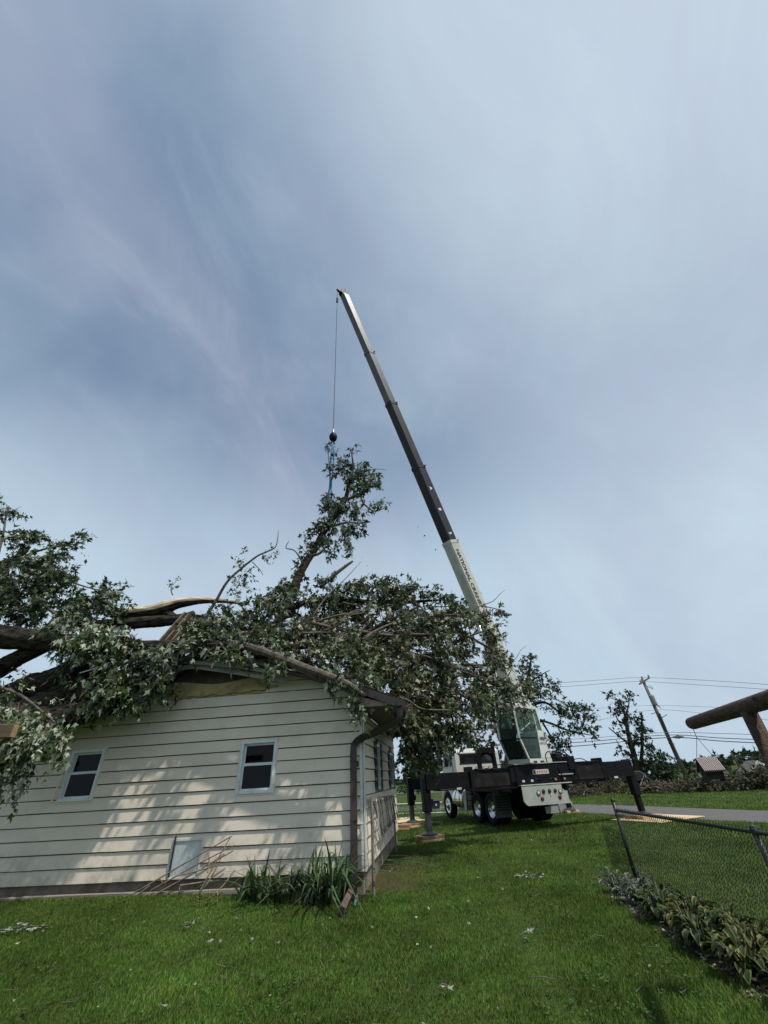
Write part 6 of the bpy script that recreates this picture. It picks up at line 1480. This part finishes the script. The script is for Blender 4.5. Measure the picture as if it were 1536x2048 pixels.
# ================================================================== FAR TREES, HOUSES, VEHICLES
def far_tree(name, label, base, stems, clumps, m, dens, size, group=None, cat='tree', bark=None, nleaf=9, length=.7):
    t = thing(name, label, cat, base, group=group)
    for i, sp in enumerate(stems): limb('trunk' if i == 0 else 'branch', sp, bark or M_bark, t, 8 if i == 0 else 6)
    fo = Foliage()
    for b in clumps:
        n = max(5, int(math.pi * b[2] * b[3] * dens)); P, c = blob_points(b, n)
        D = (P - c) / max(.2, b[5]) + rng.normal(0, .5, P.shape)
        fo.sprays(P, D, nleaf, length, size, .2, .35, twigs=.0)
    fo.build('crown', m, t); return t
YB1 = 34.0
c = at(1040, 1580, Y=YB1)
far_tree('storm_torn_tree', 'large old tree with torn limbs spreading behind the operator cab', (c[0], c[1], 0), [
    [(1010, 1600, YB1, 10), (1015, 1540, YB1, 9), (1025, 1470, YB1, 8), (1040, 1410, YB1, 6), (1055, 1360, YB1, 3.5), (1062, 1320, YB1, 1.5)],
    [(1035, 1425, YB1, 4), (1060, 1412, YB1 - .4, 3.2), (1090, 1405, YB1 - .6, 2.5), (1120, 1425, YB1 - .8, 2), (1150, 1440, YB1 - 1, 1.2)],
    [(1080, 1440, YB1, 2.5), (1105, 1448, YB1 - .4, 2.2), (1140, 1462, YB1 - .8, 1.8), (1180, 1470, YB1 - 1, .9)],
    [(1085, 1445, YB1, 2.2), (1100, 1470, YB1, 1.6), (1115, 1500, YB1, 1)],
    [(1030, 1450, YB1, 4), (1060, 1450, YB1, 3), (1090, 1440, YB1, 2.4)],
    [(1045, 1390, YB1, 3), (1060, 1365, YB1, 2.2), (1082, 1350, YB1, 1.2), (1100, 1340, YB1, .6)],
    [(1085, 1372, YB1, 1.2), (1110, 1380, YB1, .9), (1128, 1392, YB1, .5)],
    [(1000, 1480, YB1, 4), (985, 1430, YB1, 3), (970, 1400, YB1, 1.5)]],
    [(1058, 1322, 14, 14, YB1, 1), (1050, 1350, 20, 16, YB1, 1.2), (1035, 1375, 20, 16, YB1, 1.2), (1085, 1358, 26, 8, YB1, 1), (1070, 1380, 28, 16, YB1, 1.3), (1095, 1372, 20, 10, YB1, 1), (1085, 1398, 22, 14, YB1 - .5, 1.2), (1145, 1412, 26, 12, YB1 - .8, 1.2), (1158, 1425, 30, 14, YB1 - .8, 1.2), (1130, 1418, 20, 12, YB1 - .8, 1), (1175, 1460, 22, 12, YB1 - .9, 1), (1150, 1458, 20, 9, YB1 - .9, 1), (1120, 1450, 16, 7, YB1 - .5, .8), (1108, 1475, 16, 14, YB1, 1), (1120, 1495, 18, 16, YB1, 1), (1100, 1510, 20, 14, YB1, 1), (1125, 1520, 16, 8, YB1, 1), (1000, 1440, 30, 24, YB1, 1.5), (970, 1410, 24, 20, YB1, 1.4), (960, 1450, 26, 18, YB1, 1.4), (1060, 1340, 18, 10, YB1, .8)],
    L_far, .030, .24, length=.5)
YB2 = 43.0
c = at(1280, 1560, Y=YB2)
far_tree('damaged_tree', 'thin storm-stripped tree with bare broken limbs beside the utility pole', (c[0], c[1], 0), [
    [(1278, 1575, YB2, 8), (1272, 1530, YB2, 6.5), (1263, 1490, YB2, 5), (1256, 1465, YB2, 4), (1250, 1430, YB2, 2.6), (1242, 1408, YB2, 1.6), (1228, 1393, YB2, .8)],
    [(1272, 1525, YB2, 3.5), (1258, 1508, YB2, 2.6), (1248, 1500, YB2, 1.8)],
    [(1258, 1488, YB2, 2), (1240, 1474, YB2, 1.6), (1217, 1455, YB2, .9)],
    [(1245, 1492, YB2, 1.2), (1240, 1492, YB2, 1), (1232, 1480, YB2, .7)],
    [(1280, 1545, YB2, 4), (1284, 1500, YB2, 3), (1284, 1455, YB2, 2), (1283, 1424, YB2, 1.2)],
    [(1252, 1450, YB2, 2), (1236, 1440, YB2, 1.3), (1230, 1425, YB2, .8)],
    [(1252, 1430, YB2, 1.6), (1258, 1405, YB2, 1), (1253, 1388, YB2, .6)],
    [(1290, 1500, YB2, 1.6), (1302, 1490, YB2, 1.2), (1305, 1480, YB2, .8)]],
    [(1220, 1391, 9, 9, YB2, .6), (1228, 1388, 8, 5, YB2, .5), (1254, 1395, 12, 7, YB2, .6), (1254, 1385, 7, 5, YB2, .4), (1240, 1408, 10, 6, YB2, .6), (1250, 1422, 16, 10, YB2, .9), (1234, 1425, 10, 9, YB2, .7), (1258, 1440, 14, 10, YB2, .9), (1240, 1445, 12, 8, YB2, .7), (1236, 1460, 8, 6, YB2, .6), (1276, 1445, 12, 12, YB2, .9), (1282, 1465, 16, 14, YB2, 1), (1272, 1480, 14, 10, YB2, .9), (1250, 1500, 10, 8, YB2, .8), (1248, 1514, 8, 8, YB2, .7), (1290, 1490, 14, 10, YB2, .9), (1300, 1505, 20, 10, YB2, 1), (1315, 1515, 20, 9, YB2, 1), (1300, 1525, 24, 8, YB2, 1), (1332, 1512, 10, 6, YB2, .7)],
    L_conifer, .034, .28, length=.5)
def shrub(label, px, py, rx, ry, Y, m=L_conifer, dens=.02, size=.3, name='shrub', group='shrubs along the far lawn', cat='shrub'):
    c = at(px, py, Y=Y); base = (c[0], c[1], 0)
    return far_tree(name, label, base, [[(px, py + ry * 1.1, Y, max(1, rx * .10)), (px, py + ry * .3, Y, rx * .07), (px + 2, py - ry * .3, Y, rx * .03)]],
                    [(px, py, rx, ry, Y, metres(c, rx)), (px - rx * .4, py + ry * .3, rx * .6, ry * .7, Y, metres(c, rx * .6)), (px + rx * .4, py + ry * .3, rx * .6, ry * .7, Y, metres(c, rx * .6)), (px + rx * .1, py - ry * .5, rx * .5, ry * .6, Y, metres(c, rx * .4))], m, dens, size, group, cat, length=.4)
shrub('dense rounded evergreen shrub beside the parked silver car', 1313, 1548, 30, 18, 44, dens=.03)
shrub('small dark shrub just left of the pole foot', 1345, 1542, 16, 16, 50)
shrub('dark shrub between the pole foot and the bird feeder', 1378, 1544, 18, 14, 50)
shrub('far low shrub line above the brush pile', 1480, 1540, 22, 5, 60)
shrub('small far tree seen past the feeder', 1452, 1529, 9, 8, 90, size=.6)
shrub('ragged far treetop by the distant frame', 1512, 1527, 8, 5, 80, size=.4)
shrub('ragged far treetop at the right edge', 1531, 1523, 8, 6, 80, size=.4)
# trees seen through the gap between the house and the truck
for i, (px, py, rx, ry, Y, mm, lab) in enumerate([(815, 1520, 20, 34, 60, L_far, 'green tree seen between the house corner and the hanging leaves'), (840, 1540, 22, 26, 66, L_conifer, 'dark tree behind the near outrigger leg'), (870, 1530, 24, 36, 70, L_far, 'tree filling the gap left of the truck cab'), (905, 1520, 26, 36, 72, L_conifer, 'dark tree standing behind the truck cab'),
                                                 (945, 1505, 30, 40, 75, L_far, 'tree above the roof of the truck cab'), (985, 1520, 24, 36, 72, L_conifer, 'tree behind the boom rest'), (1180, 1545, 26, 12, 80, L_conifer, 'low tree beyond the right outrigger beam'), (1215, 1548, 30, 10, 90, L_far, 'distant low tree over the outrigger beam')]):
    shrub(lab, px, py, rx, ry, Y, mm, .02 if ry > 20 else .03, .55, 'background_tree', 'trees along the far road', 'tree')
shrub('round bush on the far lawn by the house corner', 806, 1578, 8, 6, 62, size=.25)
shrub('low bush on the far lawn between the outrigger legs', 838, 1577, 9, 6, 58, size=.25)
# treeline along the horizon
tl = Foliage(); n = 2600
x = rng.uniform(-190, 260, n); y = 150 + rng.normal(0, 6, n) + .05 * np.abs(x); hgt = 2.2 + 1.0 * np.sin(x * .07) + .6 * np.sin(x * .21 + 1)
z = rng.random(n) ** .7 * hgt
tl.sprays(np.stack([x, y, z], 1), rng.normal(0, 1, (n, 3)), 8, 1.8, 1.5, .2, .2, twigs=0)
o = tl.build('treeline', L_conifer, None); tag(o, 'far dark line of trees along the horizon', 'trees', kind='stuff')

M_brushstick = mat('brush_stick', (.115, .092, .062), .9, (.045, .036, .026), 5, island=.5)
# brush pile along the far lawn
def brush(name, label, px0, px1, Y, hpx, nst, nlf, seed):
    a = at(px0, 1585, Z=0); b = at(px1, 1585, Z=0); a = np.array([at(px0, 1570, Y=Y)[0], Y, 0]); b = np.array([at(px1, 1570, Y=Y - 2)[0], Y - 2, 0])
    t = thing(name, label, 'brush pile', (a + b) / 2, group='storm debris along the far lawn'); L = np.linalg.norm(b - a); H = metres((a + b) / 2, hpx)
    md = MB(); V = []; nx = 26
    for i in range(nx + 1):
        s_ = i / nx; c = a + (b - a) * s_; hh = H * (.45 + .35 * math.sin(s_ * 9 + seed) * math.sin(s_ * 4 + 1) + .15 * math.sin(s_ * 23)) * min(1, 6 * s_, 6 * (1 - s_)); hh = max(hh, .12)
        for k, (dy_, f) in enumerate(((-1.5, 0), (-1.0, .55), (-.2, 1), (.7, .8), (1.5, 0))): V.append(c + np.array([random.uniform(-.1, .1), dy_ + random.uniform(-.2, .2), hh * f * random.uniform(.8, 1.1) * .75]))
    F = [(5 * i + j, 5 * i + 5 + j, 5 * i + 6 + j, 5 * i + 1 + j) for i in range(nx) for j in range(4)]
    md.add(V, F); md.build('mound', mat('brush_mound', (.045, .04, .028), 1, (.02, .018, .014), 3) if 'brush_mound' not in MATS else MATS['brush_mound'], t)
    sk = MB()
    for i in range(nst):
        s_ = random.random(); c = a + (b - a) * s_ + np.array([0, random.uniform(-1.4, 1.0), random.uniform(.05, H * .9)])
        an = random.gauss(0, .6) + (math.pi if random.random() < .5 else 0); el = random.gauss(.1, .35); l = random.uniform(.6, 2.6)
        d = np.array([math.cos(an) * math.cos(el), math.sin(an) * math.cos(el), math.sin(el)])
        p0, p1 = c - d * l / 2, c + d * l / 2; p0[2] = max(p0[2], .04); p1[2] = max(p1[2], .04); r_ = random.choice([.025, .03, .04, .06])
        sk.tube([p0, c + rng.normal(0, .12, 3), p1], [r_, r_ * .8, r_ * .4], 5)
    so_ = sk.build('branches', M_brushstick, t); so_['kind'] = 'stuff'
    fo = Foliage(); s_ = rng.random(nlf); C = a + (b - a) * s_[:, None] + np.stack([rng.normal(0, .4, nlf), rng.uniform(-1.5, 1.1, nlf), rng.uniform(.05, .95, nlf) * H * (.6 + .4 * np.sin(s_ * 9 + seed))], 1)
    C[:, 2] = np.maximum(C[:, 2], .1)
    fo.sprays(C, rng.normal(0, 1, (nlf, 3)), 8, .5, .20, .3, .4, twigs=0); fo.build('leaves', L_brush, t)
    return t
brush('brush_pile', 'long low pile of storm branches left of the pole foot', 1255, 1390, 35, 14, 70, 420, 1)
brush('brush_pile', 'higher tangled brush pile below and right of the feeder', 1385, 1600, 33, 34, 110, 1300, 2.2)
brush('brush_pile', 'low strip of brown debris beyond the right outrigger leg', 1120, 1180, 37, 12, 40, 90, .4)
rt = at(1195, 1580, Y=37)
mo = thing('root_mound', 'grassy root mound of an uprooted tree under the right outrigger beam', 'mound', (rt[0], 37, 0))
fo = Foliage(); n = 420; q = unit(rng.normal(0, 1, (n, 3))) * (rng.random((n, 1)) ** .4); q[:, 2] = np.abs(q[:, 2])
fo.sprays(np.array([rt[0], 37, .0]) + q * np.array([1.9, 1.0, 1.45]), q + (0, 0, .3), 9, .5, .16, .2, .5, twigs=0); fo.build('grassy_soil', L_brush, mo)
md = MB(); md.lathe([(1.0, 0), (.95, .4), (.7, .8), (.3, 1.0), (0, 1.05)], (rt[0] + .3, 37.2, 0), (0, 0, 1), 14).build('root_ball', M_soil, mo)
# vehicles beyond the lawn
def vehicle(label, px, py, Y, heading, m, kind='suv', s=1.0):
    c = at(px, py, Y=Y); t = thing('parked_car' if kind == 'suv' else 'parked_pickup', label, 'car' if kind == 'suv' else 'pickup', (c[0], Y, 0), heading, 'vehicles parked beyond the lawn')
    Fm = WORLD[t]
    if kind == 'suv': pr = [(-2.2, .35), (2.25, .35), (2.3, .75), (2.1, 1.0), (1.1, 1.1), (.35, 1.65), (-1.9, 1.70), (-2.25, 1.1)]
    else: pr = [(-2.6, .45), (2.6, .45), (2.65, .9), (2.45, 1.15), (1.35, 1.22), (.75, 1.78), (-.55, 1.82), (-.75, 1.2), (-2.6, 1.18)]
    MB(Fm).prism([(x, -.88, z) for x, z in pr], (0, 1, 0), 1.76).build('body', m, t, bevel=.07)
    if kind == 'suv': gl = [(.95, 1.12), (.32, 1.58), (-1.8, 1.62), (-2.0, 1.14)]
    else: gl = [(1.2, 1.24), (.72, 1.70), (-.5, 1.74), (-.62, 1.24)]
    for s_ in (-1, 1): MB(Fm).prism([(x, s_ * .885, z) for x, z in gl], (0, s_, 0), .006).build('side_window', M_darkglass, t)
    a, b = gl[0], gl[1]
    MB(Fm).prism([(a[0] + .12, -.72, a[1] + .02), (a[0] + .12, .72, a[1] + .02), (b[0] + .12, .66, b[1] + .01), (b[0] + .12, -.66, b[1] + .01)], (1, 0, .8), .012).build('windscreen', M_darkglass, t)
    xf = pr[2][0]
    MB(Fm).bb(xf - .02, xf + .02, -.45, .45, .62, .82).build('grille', M_ink, t); MB(Fm).bb(xf - .03, xf + .05, -.85, .85, .38, .52).build('bumper', M_chrome, t)
    for s_ in (-1, 1): MB(Fm).bb(xf - .06, xf + .015, s_ * .68 - .14, s_ * .68 + .14, .68, .84).build('headlight', M_lens, t, bevel=.02)
    for x in (-1.4, 1.45):
        for s_ in (-1, 1):
            w = MB(Fm).lathe([(.2, -.11), (.33, -.12), (.36, -.08), (.36, .08), (.33, .12), (.2, .11)], (x, s_ * .80, .36), (0, 1, 0), 18).build('wheel', M_tyre, t, smooth=True)
            MB(Fm).lathe([(.22, s_ * .115), (.18, s_ * .09), (.0, s_ * .10)], (x, s_ * .80, .36), (0, 1, 0), 14).build('rim', M_chrome, w)
    return t
vehicle('silver car parked beside the evergreen shrub behind the outrigger leg', 1266, 1552, 48, rad(-55), M_silver)
vehicle('dark pickup half hidden below the right outrigger beam', 1222, 1560, 43, rad(-20), M_darkcar, 'pickup')
vehicle('dark car under the outrigger beam next to the bumper', 1160, 1566, 48, rad(-10), M_darkcar)
# cream house at the right edge and a thin metal frame before it
hb = thing('cream_shed', 'low cream gabled shed at the right edge behind the brush pile', 'shed', (at(1540, 1545, Y=48)[0], 48, 0))
hx0 = at(1498, 1540, Y=48)[0]; hx1 = hx0 + 9; hz = at(1515, 1528, Y=48)[2]; hp = hx0 + 1.6
pk = at(1516, 1524, Y=47)[2]; ev = at(1500, 1542, Y=47)[2]; xpk = at(1516, 1524, Y=47)[0]; xev = at(1497, 1543, Y=47)[0]; wd = 2 * (xpk - xev)
MB().prism([(xev + .3, 47.3, 0), (xev + wd - .3, 47.3, 0), (xev + wd - .3, 47.3, ev), (xpk, 47.3, pk - .1), (xev + .3, 47.3, ev)], (0, 1, 0), 1.4).build('wall', M_farwall, hb)
for s_ in (-1, 1):
    xe = xev if s_ < 0 else xev + wd
    MB().prism([(xpk, 47, pk), (xe, 47, ev - .12), (xe, 47, ev - .0), (xpk, 47, pk + .14)], (0, 1, 0), 1.7).build('roof', M_farroof, hb)
    MB().prism([(xpk, 46.94, pk - .12), (xe, 46.94, ev - .24), (xe, 46.94, ev - .0), (xpk, 46.94, pk + .12)], (0, 1, 0), .05).build('rake_board', M_trim, hb)
MB().bb(xpk + .6, xpk + 1.5, 47.25, 47.32, .9, 1.7).build('window', M_darkglass, hb)
gf = thing('metal_frame', 'thin grey goalpost-like frame standing far off at the right', 'frame', (at(1495, 1530, Y=60)[0], 60, 0))
a, b = at(1462, 1516, Y=60), at(1536, 1514, Y=60)
MB().bar(a, b + (b - a) * .4, .10, .10).build('top_rail', M_poled, gf)
for q in ((1470, 1516), (1525, 1515), (1580, 1513)):
    c = at(*q, Y=60); MB().bar((c[0], 60, 0), (c[0], 60, c[2] - .05), .14, .14).build('upright', M_poled, gf)
# blue bin past the near leg
bq = at(870, 1618, Z=0)
bn2 = thing('blue_bin', 'dark blue plastic bin on the grass left of the truck front wheel', 'bin', bq)
MB().prism([(bq[0] - .28, bq[1], .0), (bq[0] + .28, bq[1], .0), (bq[0] + .34, bq[1], .36), (bq[0] - .34, bq[1], .36)], (0, 1, 0), .6).build('body', M_bin, bn2, bevel=.03)
MB().bb(bq[0] - .36, bq[0] + .36, bq[1] - .03, bq[1] + .63, .365, .41).build('lid', M_bin, bn2, bevel=.02)
MB().bb(bq[0] + .05, bq[0] + .14, bq[1] - .01, bq[1] - .003, .15, .25).build('sticker', M_decal, bn2)

# ================================================================== LITTER
def ground_sprig(label, px, py, w, d_, n, name='fallen_sprig'):
    c = at(px, py, Z=0); fo = Foliage()
    P = c + np.stack([rng.uniform(-w, w, n), rng.uniform(-d_, d_, n), rng.uniform(.04, .10, n)], 1)
    V, F = leaves_np(P, np.stack([rng.normal(.5, .8, n), rng.normal(0, .8, n), rng.normal(0, .15, n)], 1), np.stack([rng.normal(0, .4, n), rng.normal(-.2, .4, n), -np.ones(n)], 1), rng.uniform(.045, .085, n)); fo.put(V, F)
    fo.tw.tube([c + (-w, 0, .06), c + (0, .02, .08), c + (w * 1.1, .05, .06)], [.006, .008, .004], 5)
    t = thing(name, label, 'sprig', c, group='leafy sprigs fallen on the lawn'); fo.build('leaves', L_litter, t, M_bark2, 'twig'); return t
ground_sprig('pale leafy sprig lying mid-lawn in front of the crane', 1058, 1762, .26, .10, 46)
ground_sprig('pale leafy sprig lying on the lawn at the left edge', 45, 1868, .34, .16, 60)
ground_sprig('small pale sprig on the lawn below the hatch', 372, 1863, .08, .05, 7)
ground_sprig('white-backed leaf pair in the bottom of the picture', 887, 1997, .05, .03, 4)
ground_sprig('small sprig on the lawn below the pale mid-lawn sprig', 1053, 1886, .05, .03, 4)
ground_sprig('tiny sprig before the downspout extension mouth', 680, 1831, .05, .03, 8)
lf = Foliage(); n = 300
y = rng.uniform(4.6, 20, n) ; x = rng.uniform(-.95, .45, n) * y * .95; k = ~in_house(x, y) & ~((x < -1.2) & (y > 8.6)) & (x < 9); x, y = x[k], y[k]
# more leaves came down in front of the wall
x2 = rng.uniform(-8, -2, 70); y2 = rng.uniform(6.6, 8.5, 70); x = np.concatenate([x, x2]); y = np.concatenate([y, y2]); n = len(x)
V, F = leaves_np(np.stack([x, y, rng.uniform(.04, .075, n)], 1), np.stack([rng.normal(0, 1, n), rng.normal(0, 1, n), rng.normal(0, .2, n)], 1), np.stack([rng.normal(0, .5, n), rng.normal(0, .5, n), np.where(rng.random(n) < .6, -1., 1.)], 1), rng.uniform(.022, .065, n)); lf.put(V, F)
tag(lf.build('leaf_litter', L_litter, None), 'pale torn leaves and bits scattered over the lawn', 'leaves', kind='stuff')
for (px, py, lab) in [(836, 1056, 'torn leaf drifting in the air just left of the navy boom section'), (851, 1070, 'torn leaf adrift beside the top of the cream boom section'), (870, 1102, 'lowest torn leaf drifting left of the boom lettering'), (724, 1118, 'torn leaf dropping below the lowest twigs of the hoisted limb'), (736, 1130, 'torn leaf falling above the crown on the roof')]:
    c = at(px, py, Y=13.0); V, F = leaves_np(np.array([c]), rng.normal(0, 1, (1, 3)), rng.normal(0, 1, (1, 3)), np.array([.11]))
    o = link('falling_leaf', mesh_np('falling_leaf', V, F), L_maple)
    tag(o, lab, 'leaf', 'leaves falling from the hoisted limb')

# broad-leaved weeds and snapped twigs in the lawn
wd_ = Foliage(); n = 1500
y = rng.uniform(4.4, 13, n); x = rng.uniform(-1.0, .62, n) * y; ok = ~in_house(x, y) & (x > -9) & (x < 8) & ~((x > 2.3) & (x < 3.1) & (y < 8.8)) & (np.sin(x * 1.9 + 2 * np.sin(y * .8)) + np.sin(y * 1.6) > .35); x, y = x[ok], y[ok]
x = np.repeat(x, 5) + rng.normal(0, .018, 5 * len(x)); y = np.repeat(y, 5) + rng.normal(0, .018, len(x)); n = len(x)
a = rng.uniform(0, 6.28, n)
V, F = leaves_np(np.stack([x, y, ground_h(x, y) + rng.uniform(.02, .05, n)], 1), np.stack([np.cos(a), np.sin(a), rng.uniform(-.1, .3, n)], 1), np.stack([rng.normal(0, .2, n), rng.normal(0, .2, n), np.ones(n)], 1), rng.uniform(.014, .036, n), shape=np.array([(0, 0, 0), (-.35, .35, .02), (-.34, .7, .02), (0, 1, -.03), (.34, .7, .02), (.35, .35, .02)])); wd_.put(V, F)
tag(wd_.build('lawn_weeds', L_weed, None), 'clover and plantain patches growing in the lawn', 'weeds', kind='stuff')
tg = MB()
for i in range(110):
    y = random.uniform(4.6, 12); x = random.uniform(-.95, .4) * y
    if in_house(np.array([x]), np.array([y]))[0] or (x < -1.2 and y > 8.5): continue
    l = random.uniform(.06, .26); a = random.uniform(0, 6.28); d = np.array([math.cos(a), math.sin(a), 0]); c = np.array([x, y, float(ground_h(x, y)) + .045])
    tg.tube([c - d * l / 2, c + rng.normal(0, .012, 3), c + d * l / 2 + (0, 0, random.uniform(-.01, .02))], [.0045, .004, .002], 4)
tag(tg.build('snapped_twigs', M_brushstick), 'snapped twigs strewn over the lawn', 'twigs', kind='stuff')
